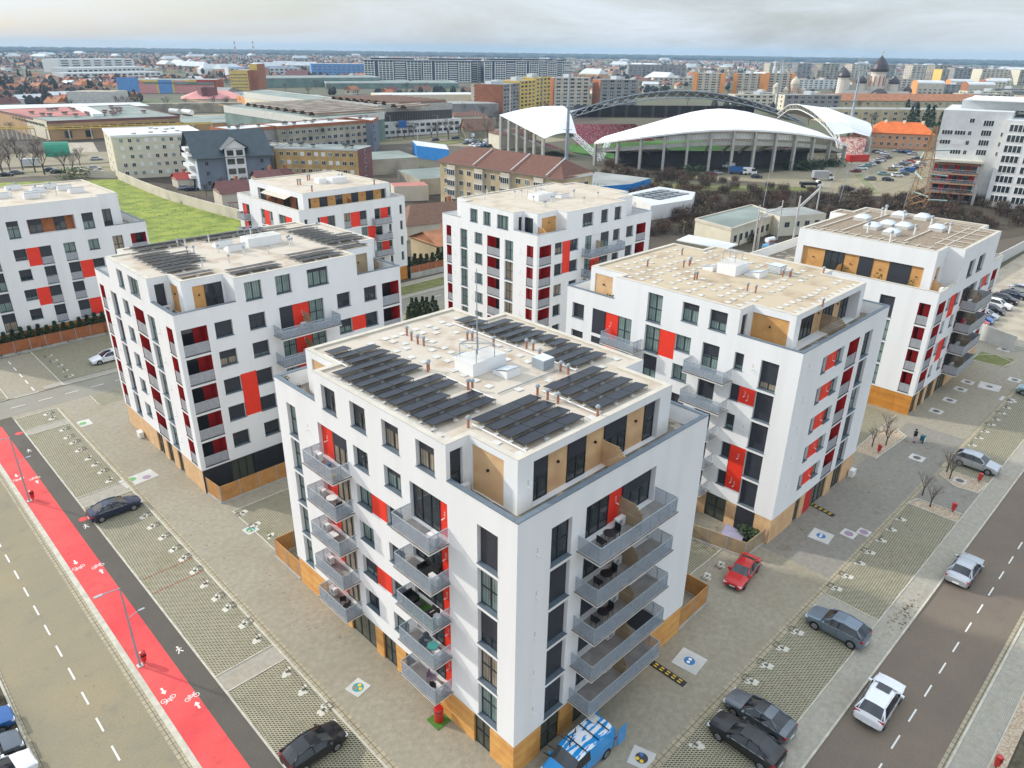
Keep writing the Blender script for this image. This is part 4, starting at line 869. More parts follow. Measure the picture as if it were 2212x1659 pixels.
def mast(x, y, z, h, lab, w=.85):
    m = MB(); zt_ = z+1.0
    for a, b in ((-w, -w), (w, -w), (w, w), (-w, w)): m.tube((x+a, y+b, z), (x+a, y+b, zt_), .03, .03, 'grey_steel', 4)
    for a, b in (((-w, -w), (w, -w)), ((w, -w), (w, w)), ((w, w), (-w, w)), ((-w, w), (-w, -w)), ((-w, -w), (w, w)), ((-w, w), (w, -w))): m.tube((x+a[0], y+a[1], zt_), (x+b[0], y+b[1], zt_), .03, .03, 'grey_steel', 4)
    if h: m.tube((x, y, z+.2), (x, y, z+h*.55), .06, .05, 'grey_steel', 5); m.tube((x, y, z+h*.55), (x, y, z+h), .04, .02, 'grey_steel', 4)
    solo(m, 'lightning_mast', lab, 'mast')
mast(31.3, 35.0, z1+.9, 6.3, 'thin lightning mast on a square steel frame above the nearest roof')
plant_room(35.4, 39.4, 77.3, 79.3, z2, 1.0, 'white masonry lift housing on the left-hand roof'); mast(36.8, 80.0, z2+.6, 0, 'low blue-grey steel frame on the left-hand roof')
hatch(33.6, 80.0, z2, 2.0, 1.1, 'tilted skylight farther back on the left-hand roof', tilt=.5); hatch(33.9, 77.6, z2, 2.0, 1.2, 'tilted skylight nearer the camera on the left-hand roof', tilt=.5)
plant_room(65.8, 68.4, 34.9, 37.0, 21.47, 1.05, 'white masonry lift housing on the beige roof right of centre'); hatch(67.8, 33.7, 21.47, 1.7, 1.6, 'skylight in front of the lift housing on the beige roof'); hatch(66.5, 38.0, 21.47, 1.6, 1.2, 'skylight behind the lift housing on the beige roof')
m = MB(); m.box(69.8, 71.1, 32.2, 33.5, 21.47, 22.3, 'rail_metal', 'skylight')
for i in range(5): m.box(69.77, 71.13, 32.17, 33.53, 21.6+i*.13, 21.65+i*.13, 'white_plastic')
solo(m, 'ventilation_box', 'square louvred white ventilation box on the beige roof right of centre', 'ventilation box'); mast(67.6, 36.4, 22.5, 0, 'square steel frame on the lift housing of the beige roof', .7)
plant_room(79.8, 83.2, 75.4, 77.6, 21.5, .9, 'white masonry lift housing on the pale roof behind the centre'); hatch(84.6, 77.4, 21.5, 1.7, 1.3, 'left of two skylights on the pale roof behind the centre'); hatch(85.0, 75.4, 21.5, 1.9, 1.3, 'right of two skylights on the pale roof behind the centre'); mast(83, 79, 21.5, 0, 'steel antenna frame on the pale roof behind the centre', .9)
plant_room(72.4, 74.0, 124.8, 126.5, 18.6, .9, 'left white masonry box on the back left roof'); plant_room(74.4, 77.6, 123.4, 125.6, 18.6, 1.0, 'right white masonry box on the back left roof')
for i, (x, y) in enumerate([(26.6, 139.8), (29.0, 134.9), (27.3, 132.0), (26.8, 130.0), (31.2, 137.6), (32.5, 134.6), (33.2, 131.0), (23.5, 133.0)]): hatch(x, y, 20.7, 2.1, 1.5, ['tilted skylight farthest back on the roof at the left edge', 'tilted skylight in the middle group on the left edge roof', 'tilted skylight just before the middle group on the left edge roof', 'tilted skylight nearest the wall on the left edge roof', 'flat-looking skylight left of the pipe cluster, left edge roof', 'large square skylight on the left edge roof', 'tilted skylight nearest the right corner of the left edge roof', 'skylight cut by the picture edge on the left edge roof'][i], tilt=.55)
def dome(x, y, z, w, d, lab):
    m = MB(); m.box(x-w/2, x+w/2, y-d/2, y+d/2, z, z+.45, 'pale_concrete'); ob = solo(m, 'domed_skylight', lab, 'skylight', 'domed skylights on the brown roof')
    q = MB(); q.v += [(x-w/2, y-d/2, z+.45), (x+w/2, y-d/2, z+.45), (x+w/2, y+d/2, z+.45), (x-w/2, y+d/2, z+.45), (x-w/4, y-d/4, z+.85), (x+w/4, y-d/4, z+.85), (x+w/4, y+d/4, z+.85), (x-w/4, y+d/4, z+.85)]
    k_ = q.m('skylight')
    for f_ in ((0, 1, 5, 4), (1, 2, 6, 5), (2, 3, 7, 6), (3, 0, 4, 7), (4, 5, 6, 7)): q.f.append(f_); q.mi.append(k_)
    part(q, 'dome', ob, True)
for x, y, lb in ((104.8, 36.4, 'front left'), (109.4, 39.6, 'back left'), (107.8, 35.6, 'middle left'), (108.2, 33.6, 'central'), (102.9, 33.2, 'nearest'), (115.6, 36.8, 'back middle'), (116.6, 34.0, 'back right'), (110.4, 30.0, 'front right')): dome(x, y, 20.36, 2.2, 1.8, 'white domed skylight, '+lb+' one on the brown roof')
m = MB(); zz = 20.38
for a in (26.2, 27.4): m.box(101.5, 115.8, a-.08, a+.08, zz, zz+.05, 'roof_lip')
for a in (98.0, 99.2, 116.6, 117.8): m.box(a-.09, a+.09, 26.5, 42.4, zz, zz+.05, 'roof_lip')
for i in range(11): m.box(97.4, 99.9, 27+1.5*i, 27.14+1.5*i, zz+.05, zz+.1, 'roof_lip')
for x, y0, y1 in ((102, 24.4, 27.5), (105, 24.2, 29), (107.5, 24.2, 27), (111, 24.2, 29.5), (114, 24.2, 28)): m.box(x-.1, x+.1, y0, y1, zz+.05, zz+.1, 'roof_lip')
for y in (30.5, 38.5, 41.3): m.box(99.8, 116.4, y-.1, y+.1, zz+.1, zz+.14, 'roof_lip')
part(m, 'membrane_strips', BO)
# ================================================================ CARS
def lerp_st(S_, n):
    out = []
    for i in range(len(S_)-1):
        for k_ in range(n):
            t = k_/n; out.append(tuple(a+(b-a)*t for a, b in zip(S_[i], S_[i+1])))
    out.append(S_[-1]); return out
CARS = {   # stations: x, half width, low z, belt z, roof half width, top z ; indices of cowl, roof start, roof end, deck start
 'saloon': ([(2.36, .62, .34, .56, .5, .60), (2.28, .80, .22, .66, .66, .70), (1.7, .90, .18, .78, .76, .83), (1.0, .915, .18, .90, .78, .95), (.25, .92, .18, .94, .62, 1.36), (-.45, .92, .18, .96, .61, 1.44), (-1.05, .92, .18, .97, .59, 1.37), (-1.8, .91, .19, .98, .70, 1.06), (-2.25, .86, .24, .93, .72, 1.02), (-2.38, .72, .36, .70, .60, .80)], 3, 4, 6, 7),
 'hatchback': ([(2.05, .60, .34, .58, .5, .62), (1.96, .80, .22, .70, .64, .74), (1.45, .88, .18, .84, .74, .90), (.95, .90, .18, .94, .76, 1.0), (.2, .90, .18, .98, .62, 1.42), (-.5, .90, .18, 1.0, .62, 1.50), (-1.4, .90, .18, 1.02, .58, 1.42), (-1.95, .87, .22, 1.0, .66, 1.04), (-2.08, .74, .36, .72, .62, .80)], 3, 4, 6, 7),
 'suv': ([(2.32, .66, .40, .68, .56, .74), (2.22, .86, .28, .84, .72, .90), (1.6, .94, .24, .98, .80, 1.04), (1.05, .95, .24, 1.06, .80, 1.13), (.35, .95, .24, 1.10, .68, 1.58), (-.5, .95, .24, 1.12, .67, 1.68), (-1.6, .95, .24, 1.14, .63, 1.60), (-2.2, .92, .28, 1.12, .72, 1.16), (-2.34, .80, .42, .80, .68, .86)], 3, 4, 6, 7),
 'van': ([(2.5, .70, .42, .80, .60, .90), (2.4, .92, .30, 1.0, .76, 1.1), (1.95, .98, .26, 1.15, .82, 1.25), (1.7, .99, .26, 1.2, .84, 1.35), (1.05, .99, .26, 1.25, .84, 1.92), (0, .99, .26, 1.26, .86, 1.98), (-2.4, .99, .26, 1.28, .84, 1.96), (-2.48, .97, .28, 1.2, .84, 1.5), (-2.5, .94, .34, .8, .84, .9)], 3, 4, 6, 7)}
def car(kind, paint, label, loc, ang, group=None, simple=False, roof=None, cat=None, sc=1.0, plate=True):
    S_, ic, i0, i1, idk = CARS[kind]
    body, sw, ws, rw, rf = MB(), [MB(), MB()], MB(), MB(), MB()
    def sec(s):
        x, w, zl, zb, wr, zt_ = s; zm = zl+(zb-zl)*.55
        return [(x, w*.86, zl), (x, w*.97, zl+.12), (x, w, zm), (x, w*.985, zb), (x, wr, zt_), (x, wr*.6, zt_+.035), (x, 0, zt_+.05)]
    Q = [sec(s) for s in S_]
    for i in range(len(Q)-1):
        for sg in (1, -1):
            A = [(p[0], p[1]*sg, p[2]) for p in Q[i]]; B = [(p[0], p[1]*sg, p[2]) for p in Q[i+1]]
            for j in range(6):
                f = [A[j], B[j], B[j+1], A[j+1]] if sg > 0 else [A[j+1], B[j+1], B[j], A[j]]
                tgt, mt_ = body, paint
                if ic <= i < idk and j == 3:
                    if kind == 'van' and i >= i0+0: tgt, mt_ = (sw[0 if sg > 0 else 1], 'car_glass') if i == i0 else (body, paint)
                    elif i < i0 or i >= i1: tgt, mt_ = (sw[0 if sg > 0 else 1], 'car_glass')
                    else: tgt, mt_ = sw[0 if sg > 0 else 1], 'car_glass'
                elif j >= 4 and ic <= i < i0: tgt, mt_ = ws, 'car_glass'
                elif j >= 4 and i1 <= i < idk and kind != 'van': tgt, mt_ = rw, 'car_glass'
                elif j >= 4 and (i0 == i or roof == 'van_livery' and i0 <= i) and i < i1 and roof: mt_ = roof
                tgt.face(f, mt_)
    for q, sg in ((Q[0], 1), (Q[-1], -1)):
        P_ = [(p[0], p[1], p[2]) for p in q]+[(p[0], -p[1], p[2]) for p in reversed(q[:-1])]; body.face(P_, paint)
    s0 = S_; wmax = max(s[1] for s in S_); zl = S_[3][2]
    body.box(S_[-1][0]+.3, S_[0][0]-.3, -wmax*.84, wmax*.84, zl-.02, zl+.06, 'black')
    for x in (S_[i0][0]-.62, S_[ic][0]-.15, S_[i1][0]+.1):
        for sg in (1, -1): body.box(x-.012, x+.012, sg*(wmax*.965), sg*(wmax+.004), zl+.18, S_[i0][3]-.03, 'black')
    if kind != 'van':
        for sg in (1, -1):
            xb = S_[i0][0]-.62; zb = S_[i0][3]; body.face([(xb-.05, sg*(wmax*.985+.004), zb), (xb+.05, sg*(wmax*.985+.004), zb), (xb+.03, sg*(S_[i0+1][4]+.035), S_[i0+1][5]-.03), (xb-.07, sg*(S_[i0+1][4]+.035), S_[i0+1][5]-.03)], 'black')
    wx = (S_[0][0]-.92, S_[-1][0]+.88); R = .345 if kind in ('suv', 'van') else .315
    if simple:
        for mb_ in (sw[0], sw[1], ws, rw):
            base = len(body.v); body.v += mb_.v; kk = body.m('car_glass'); body.f += [tuple(base+a for a in f_) for f_ in mb_.f]; body.mi += [kk]*len(mb_.f)
        for x in wx:
            for sg in (1, -1): body.tube((x, sg*(wmax-.18), R), (x, sg*(wmax+.012), R), R, R, 'tyre', 9); body.tube((x, sg*(wmax), R), (x, sg*(wmax+.02), R), R*.62, R*.62, 'rim', 7)
        me = body.data('car', smooth=False); return me
    r = thing('parked_car', label, cat or ('van' if kind == 'van' else 'car'), loc, ang, group, org=False)
    if sc != 1: r.scale = (sc, sc, sc)
    bo = part(body, 'body', r, True)
    part(ws, 'windscreen', r)
    part(rw, 'rear_window', r)
    for q in sw: part(q, 'side_window', r)
    for x in wx:
        for sg in (1, -1):
            a = MB(); a.tube((x, sg*(wmax-.2), R+.02), (x, sg*(wmax+.006), R+.02), R+.06, R+.06, 'black', 16); a.tube((x, sg*(wmax-.19), R), (x, sg*(wmax+.014), R), R, R, 'tyre', 16); wh = part(a, 'wheel', r)
            b_ = MB(); b_.tube((x, sg*(wmax), R), (x, sg*(wmax+.022), R), R*.66, R*.66, 'rim', 12)
            for t in range(5): u = 2*pi*t/5; b_.tube((x+.08*cos(u), sg*(wmax+.024), R+.08*sin(u)), (x+R*.5*cos(u+.6), sg*(wmax+.024), R+R*.5*sin(u+.6)), .028, .02, 'black', 4)
            part(b_, 'rim', wh)
    pl = MB()
    for sg in (1, -1):
        e = lambda i, j, o=.012: (Q[i][j][0], (Q[i][j][1]+o)*sg, Q[i][j][2]+o)
        if kind != 'van':
            for a, b, r0 in ((e(ic, 3), e(i0, 4), .045), (e(i1, 4), e(idk, 3), .06), (e(ic, 4), e(i0, 4), .03), (e(i1, 4), e(idk, 4), .03)): pl.tube(a, b, r0, r0, paint, 5)
            for i in range(i0, i1): pl.tube(e(i, 4), e(i+1, 4), .045, .045, paint, 5)
            for i in range(ic, idk): pl.tube(e(i, 3, 0), e(i+1, 3, 0), .02, .02, 'rim' if kind != 'hatchback' else paint, 4)
    part(pl, 'pillar', r, True)
    fx, bx_ = S_[1][0], S_[-2][0]
    for sg in (1, -1):
        h_ = MB(); h_.box(fx-.28, fx+.06, sg*S_[1][1]*.62, sg*(S_[1][1]+.015), S_[1][3]-.14, S_[1][3]+.01, 'head_light'); part(h_, 'headlight', r)
        h_ = MB(); zt2 = S_[-2][3]; h_.box(bx_-.07, bx_+.16, sg*S_[-2][1]*.6, sg*(S_[-2][1]+.015), zt2-.2, zt2-.04, 'tail_light'); part(h_, 'tail_light', r)
        h_ = MB(); h_.box(S_[ic][0]-.32, S_[ic][0]-.16, sg*wmax*.97, sg*(wmax+.2), S_[ic][3]+.02, S_[ic][3]+.15, paint); part(h_, 'wing_mirror', r)
    if plate:
        for x in (S_[0][0]+.012, S_[-1][0]-.012): h_ = MB(); h_.box(x-.01, x+.01, -.26, .26, .42, .53, 'white_paint'); part(h_, 'number_plate', r)
    g_ = MB(); g_.box(S_[0][0]-.02, S_[0][0]+.02, -.42, .42, S_[0][2]+.02, S_[0][2]+.2, 'black'); part(g_, 'grille', r)
    return r
for n_, c_, me_ in (('paint_black', (.012, .012, .015), .3), ('paint_navy', (.012, .022, .06), .3), ('paint_white', (.82, .83, .85), 0), ('paint_silver', (.50, .53, .56), .5), ('paint_grey', (.13, .15, .17), .4), ('paint_slate', (.17, .22, .27), .4),
                ('paint_red', (.55, .012, .012), .1), ('paint_blue', (.02, .12, .36), .2), ('paint_maroon', (.18, .015, .02), .2), ('paint_beige', (.38, .31, .20), .2), ('paint_cyan', (.01, .26, .62), 0), ('paint_teal', (.22, .38, .40), .3)):
    m_ = mat(n_, c_, .28, 0, 1, metal=me_, spec=.6); m_.node_tree.nodes['Principled BSDF'].inputs['Coat Weight'].default_value = .6
PI = pi
car('hatchback', 'paint_black', 'black hatchback on the grid paving at the bottom of the photo, left of centre', (14.6, 32.4, .09), 0.0, 'cars around the blocks')
car('saloon', 'paint_navy', 'dark blue saloon parked across the grid paving beside the cycle path', (14.7, 69.7, .09), 0.0, 'cars around the blocks', roof='car_glass')
car('saloon', 'paint_white', 'white saloon half hidden by the left-hand block', (27.3, 110.6, .09), PI, 'cars around the blocks', roof='car_glass', sc=1.03)
car('saloon', 'paint_red', 'bright red saloon turning in front of the wooden fence', (50.7, 22.2, .08), PI+.14, 'cars around the blocks', sc=.97)
car('suv', 'paint_slate', 'blue-grey estate parked beside the cross path, roof rails silver', (50.0, 13.5, .09), PI/2, 'cars around the blocks', sc=1.0)
car('saloon', 'paint_grey', 'grey metallic saloon next to a black one', (37.8, 13.6, .09), PI/2, 'cars around the blocks', roof='car_glass', sc=1.0)
car('saloon', 'paint_black', 'black saloon parked tight beside a grey one', (35.3, 13.2, .09), PI/2, 'cars around the blocks', sc=1.04)
car('suv', 'paint_white', 'white sport utility car with sunroof driving on the dark road', (45.0, 8.3, .01), 0.03, 'cars on the dark road', roof=None, sc=1.05)
q = MB(); q.face([(-.25, -.42, 1.745), (.5, -.42, 1.66), (.5, .42, 1.66), (-.25, .42, 1.745)], 'car_glass'); part(q, 'sunroof', bpy.data.objects[[o.name for o in bpy.data.objects if o.get('label', '').startswith('white sport utility car with sunroof')][0]])
car('saloon', 'paint_silver', 'silver saloon driving farther along the dark road', (65.4, 8.75, .01), 0.0, 'cars on the dark road', sc=1.05)
m = MB() ; m.face([(44.3, 7.85, 1.79), (45.3, 7.85, 1.80), (45.3, 8.75, 1.80), (44.3, 8.75, 1.79)], 'car_glass')
car('suv', 'paint_silver', 'silver sport utility car parked by the gravel bed', (86.6, 13.7, .09), -PI/2, 'cars around the blocks', sc=.98)
car('hatchback', 'paint_blue', 'blue car at the bottom left, parked off the road', (-.7, 48.9, .02), 0, 'cars at the bottom left corner'); car('hatchback', 'paint_grey', 'dark grey car at the bottom left, parked off the road', (-.8, 46.3, .02), 0, 'cars at the bottom left corner')
car('hatchback', 'paint_white', 'white car at the bottom left corner of the photo', (-.6, 43.9, .02), 0.1, 'cars at the bottom left corner'); car('hatchback', 'paint_black', 'black car cut off at the left edge, above the blue one', (-1.1, 51.6, .02), 0, 'cars at the bottom left corner')
car('suv', 'paint_teal', 'pale green-blue car at the right edge by the grid paving', (113.5, 13.8, .09), PI/2, 'cars around the blocks')
for i, (x, y, p_, lb, kd) in enumerate([(162.5, 28.2, 'paint_navy', 'dark blue saloon farthest away in the row behind the right block', 'saloon'), (157.5, 28.6, 'paint_black', 'black sport utility car near the far end of the row', 'suv'), (153.0, 28.6, 'paint_white', 'white sport utility car between two black ones in the row', 'suv'), (149.0, 28.4, 'paint_black', 'black hatchback nearer than the white car in the row', 'hatchback'),
        (145.2, 28.4, 'paint_silver', 'white-silver hatchback half hidden behind the right block', 'hatchback'), (142.2, 28.4, 'paint_blue', 'blue hatchback peeking out behind the right block', 'hatchback'), (139.8, 28.6, 'paint_red', 'red hatchback peeking out behind the right block', 'hatchback'), (137.9, 28.6, 'paint_white', 'white car nearest in the row behind the right block', 'hatchback'), (168, 28, 'paint_silver', 'silver car at the right picture edge, far row', 'saloon')]):
    car(kd, p_, lb, (x, y, .03), -PI/2, 'cars parked behind the right block')
car('hatchback', 'paint_white', 'white car behind the small conifers between two blocks', (95.5, 101.5, .02), 0, 'cars around the blocks'); car('saloon', 'paint_black', 'black car behind the small conifers between two blocks', (101, 104.0, .02), 0, 'cars around the blocks')
# blue and white work van, doors open
vt = 'van_livery'; m_, n_, b_, L_ = nodes_of(vt); b_.inputs['Roughness'].default_value = .35
tt = n_.nodes.new('ShaderNodeTexCoord'); mpv = n_.nodes.new('ShaderNodeMapping'); mpv.inputs['Scale'].default_value = (.55, 2.6, .4); z_ = n_.nodes.new('ShaderNodeTexNoise'); z_.inputs['Scale'].default_value = 1.3; z_.inputs['Detail'].default_value = 5
r_ = n_.nodes.new('ShaderNodeValToRGB'); r_.color_ramp.elements[0].position = .5; r_.color_ramp.elements[1].position = .52; r_.color_ramp.elements[0].color = (.78, .8, .82, 1); r_.color_ramp.elements[1].color = (.01, .26, .62, 1)
L_(tt.outputs['Object'], mpv.inputs['Vector']); L_(mpv.outputs['Vector'], z_.inputs['Vector']); L_(z_.outputs['Fac'], r_.inputs['Fac']); L_(r_.outputs['Color'], b_.inputs['Base Color'])
v = car('van', 'paint_cyan', 'blue and white work van with rear doors open at the foot of the nearest block', (26.3, 20.0, .08), PI, roof=vt, cat='van', sc=1.02)
for y0, y1, x0 in ((.99, 1.05, -3.3), (-1.05, -.99, -3.25)):
    d_ = MB(); d_.box(x0, -2.5, y0+.1*(1 if y0 > 0 else -1), y1+.1*(1 if y0 > 0 else -1), .45, 1.85, 'paint_cyan'); part(d_, 'rear_door', v)
d_ = MB(); d_.box(.5, 1.3, -1.75, -1.0, .5, 1.7, 'paint_cyan'); 
rk = MB()
for x in (-1.9, -.9, .3): rk.box(x-.03, x+.03, -.8, .8, 2.05, 2.1, 'black')
rk.box(-2.2, -1.6, -.75, -.15, 2.06, 2.12, 'pale_concrete'); part(rk, 'roof_rack', v)
# ================================================================ STREET FURNITURE
def lock_proto(up):
    o = thing('parking_lock', 'steel hoop parking lock', 'parking lock')
    m = MB(); random.seed(3 if up else 4)
    for i in range(9):
        x, y, r = random.uniform(-.3, .3), random.uniform(-.3, .3), random.uniform(.12, .22); m.face([(x+r*cos(t*.785+.3)*random.uniform(.8, 1.2), y+r*sin(t*.785+.3)*random.uniform(.8, 1.2), .003+.0006*i) for t in range(8)], 'paint_patch')
    part(m, 'painted_patch', o)
    h_ = MB(); P_ = [(.28, -.28), (.28, .28)]
    if up: pts = [(.2, -.28, .02), (.1, -.26, .42), (.1, .26, .42), (.2, .28, .02)]
    else: pts = [(.2, -.28, .05), (.72, -.27, .07), (.72, .27, .07), (.2, .28, .05)]
    for a, b in zip(pts[:-1], pts[1:]): h_.tube(a, b, .028, .028, 'iron', 5)
    h_.box(-.05, .2, -.06, .06, .01, .09, 'iron'); part(h_, 'hoop', o); return o
lk = [lock_proto(False), lock_proto(True)]; random.seed(11)
def locks(pts, z, ang, where):
    for i, (x, y) in enumerate(pts):
        u = random.random() < .45; src = lk[1 if u else 0]
        first_or_dup(src, ST, (x, y, z), ang, ('raised' if u else 'folded')+' parking lock, '+where, ('raised' if u else 'folded')+' parking locks '+where)
locks([(16.4, 67.1), (16.3, 64.9), (16.4, 62.5), (16.4, 60.0), (16.5, 58.1), (16.5, 55.7), (16.4, 53.4), (16.4, 51.1), (16.5, 49.3), (16.6, 46.6), (16.6, 44.4), (16.6, 39.8), (16.6, 37.5), (16.7, 35.0)], .088, 0, 'nearer grid bays beside the cycle path')
locks([(15.9, 97.7), (16, 96), (16.1, 91.9), (15.9, 89.5), (16, 87.7), (15.9, 85.3), (16.1, 82.7), (16.2, 80.8), (16.2, 78.7), (16.2, 76.3)], .088, 0, 'farther grid bays beside the cycle path')
locks([(70, 15.7), (67.5, 15.7), (65, 15.7), (62.4, 15.7), (60.1, 15.7), (57.5, 15.7), (55.2, 15.7), (47.8, 15.6), (45.3, 15.6), (42.8, 15.6), (40.6, 15.6), (33, 15.4)], .088, PI/2, 'grid bays along the dark road')
locks([(50.9, 24.3), (48.6, 24.3)], .088, PI, 'bays between the two front blocks')
locks([(23.7, 61.1), (23.7, 58.4), (23.8, 55.8)], .088, PI, 'bays behind the nearest block')
locks([(92.0, 15.5), (94.6, 15.5), (97.0, 15.5), (99.7, 15.5), (101.7, 15.5), (104.3, 15.5), (106.6, 15.5), (109.4, 15.5)], .088, PI/2, 'bays in front of the low right block')
locks([(21.6, 108.3), (21.6, 110.7), (21.6, 113.2), (21.6, 115.7), (21.6, 118.2), (12.8, 108.5), (12.8, 111.2)], .088, PI, 'car park across the cross street')
def cover(x, y, w, mt_, label, ang=0.0, d=.42, mark=None):
    m = MB(); m.obox((x, y), ang, w/2, w/2, .076, .092, 'pale_concrete'); ob = solo(m, 'manhole_surround', label, 'manhole cover'); q = MB(); disc(q, (x, y), d, .097, mt_, 18)
    if mark:
        for a, b, c_ in mark: disc(q, (x+a, y+b), .14, .1, c_, 7)
    part(q, 'cover', ob)
cover(19.6, 35.0, 1.3, 'disc_teal', 'manhole painted teal with yellow and orange leaves near the lower wall', .2, mark=[(-.2, .12, 'orange_pipe'), (.2, .1, 'disc_yellow'), (.05, -.22, 'disc_yellow')])
cover(22.9, 58.0, 1.2, 'disc_teal', 'manhole painted teal and green behind the nearest block', .1, mark=[(.1, .1, 'disc_green'), (-.2, -.1, 'disc_yellow')])
cover(29.6, 17.4, 1.5, 'disc_black', 'manhole painted dark with yellow and blue flowers by the van', .3, mark=[(-.22, .18, 'disc_yellow'), (-.2, -.15, 'disc_yellow'), (.22, .15, 'disc_blue')])
cover(39.0, 19.9, 2.0, 'disc_blue', 'blue and white painted manhole near the speed hump', .1, mark=[(-.15, 0, 'white_paint'), (.18, .05, 'white_paint')]); cover(61.6, 20.0, 1.9, 'disc_blue', 'blue and white painted manhole beyond the red car', .1, mark=[(-.15, 0, 'white_paint'), (.18, .05, 'white_paint')])
cover(63.9, 18.3, 1.3, 'disc_mauve', 'dull brown manhole on a pale patch near the grid bays'); cover(65.2, 17.4, 1.1, 'disc_mauve', 'mauve manhole on a pale patch by the gutter')
cover(18.3, 92.0, 1.8, 'disc_green', 'green manhole farthest up the courtyard on the left'); 
m = MB(); m.obox((18.6, 74.6), .1, 1.7, 1.0, .076, .092, 'pale_concrete'); ob = solo(m, 'manhole_surround', 'long pale concrete patch with green and purple manholes', 'manhole cover')
q = MB(); disc(q, (18.0, 74.9), .42, .097, 'disc_green'); part(q, 'cover', ob); q = MB(); disc(q, (19.3, 74.3), .42, .097, 'disc_mauve'); part(q, 'cover', ob)
cover(84.1, 19.0, 1.5, 'iron', 'manhole on a pale patch beside the gravel island'); cover(82.3, 14.0, 1.2, 'iron', 'manhole in the entrance by the gravel bed')
for i, (x, y) in enumerate([(98.7, 21.6), (103.6, 21.5), (108.5, 21.6), (112.0, 21.7)]): cover(x, y, 1.5, 'iron', ['manhole nearest in the row along the low right block', 'second nearest manhole along the low right block', 'third manhole along the low right block', 'farthest manhole along the low right block'][i])
cover(112.5, 19.1, 2.6, 'iron', 'manhole on a large pale square in the shaded yard', .1); cover(109.5, 16.2, 1.6, 'iron', 'manhole beside the gutter at the far bays'); cover(130.2, 21.7, 1.8, 'iron', 'manhole beside the far cross street'); cover(117.8, 17.3, 1.6, 'iron', 'manhole farthest along the shaded yard')
for (x, y, a, lb) in ((36.8, 20.6, PI/2, 'black and yellow speed hump beside the nearest block'), (66.0, 22.3, PI/2-.15, 'black and yellow speed hump beyond the beige-roofed block corner')):
    m = MB(); m.obox((x, y), a, 1.75, .28, .075, .13, 'black'); ob = solo(m, 'speed_hump', lb, 'speed hump'); q = MB()
    for i in range(6):
        for s_ in (-1, 1): q.obox((x+(i-2.5)*.52*cos(a)-s_*.12*sin(a), y+(i-2.5)*.52*sin(a)+s_*.12*cos(a)), a, .14, .055, .13, .137, 'disc_yellow')
    part(q, 'reflector_strip', ob)
def lamp(x, y, h, arm, arm2, label, colr='grey_steel', rz=0.0, lean=0):
    o = thing('street_lamp', label, 'street lamp', (x, y, .1), rz, 'street lamps', org=False)
    m = MB(); m.tube((0, 0, 0), (0, 0, h), .08, .045, colr, 8); m.box(-.2, .2, -.2, .2, 0, .06, 'pale_concrete'); part(m, 'pole', o)
    q = MB(); q.tube((0, 0, h-.03), (arm, 0, h+.1), .045, .04, colr, 6); part(q, 'arm', o)
    q = MB(); q.box(arm-.55 if arm < 0 else arm, arm if arm < 0 else arm+.55, -.1, .1, h+.06, h+.13, 'rail_metal'); part(q, 'lamp_head', o)
    if arm2: q = MB(); q.tube((0, 0, h*.62), (arm2, 0, h*.62+.25), .035, .03, colr, 6); q.box(arm2, arm2+.4, -.07, .07, h*.62+.22, h*.62+.28, 'rail_metal'); part(q, 'lower_arm', o)
    return o
lamp(9.15, 47.8, 7.2, -1.1, .8, 'double-armed street lamp on the red cycle path, nearest the camera'); lamp(9.15, 77.6, 7.2, -1.1, .8, 'double-armed street lamp farther up the red cycle path')
def bin_(x, y, label, s=1.0, z=.1):
    m = MB(); m.lathe((x, y), [(.17*s, z+.25*s), (.2*s, z+.5*s), (.22*s, z+.95*s), (.2*s, z+1.05*s), (.05, z+1.12*s)], 'paint_red', 12); ob = solo(m, 'litter_bin', label, 'litter bin', smooth=False)
    q = MB(); q.box(x-.19*s, x+.19*s, y-.23*s, y-.19*s, z+.75*s, z+.88*s, 'black'); part(q, 'opening', ob); q = MB(); q.tube((x, y, z-.01), (x, y, z+.28*s), .05, .05, 'iron', 6); part(q, 'post', ob)
bin_(9.5, 47.85, 'red litter bin fixed to the nearest lamp post'); bin_(9.5, 77.65, 'red litter bin fixed to the farther lamp post on the cycle path')
bin_(82.0, 22.5, 'red litter bin on the gravel island by two saplings'); bin_(83.5, 12.5, 'red litter bin beside the silver parked car'); bin_(75.2, 12.6, 'red litter bin on the small gravel bed', 1.0); bin_(45.5, 1.1, 'red litter bin at the bottom right corner')
m = MB(); m.lathe((22.0, 28.8), [(.33, .13), (.33, 1.15), (.28, 1.25), (.02, 1.28)], 'paint_red', 16); ob = solo(m, 'red_drum', 'red drum standing on a square of green turf beside the nearest block', 'drum', smooth=False); q = MB(); q.lathe((22.0, 28.8), [(.345, 1.0), (.345, 1.08)], 'paint_maroon', 16); part(q, 'rim', ob)
m = MB(); m.box(21.4, 22.58, 28.2, 29.4, .075, .12, 'pitch'); solo(m, 'turf_mat', 'square of green artificial turf under the red drum', 'mat')
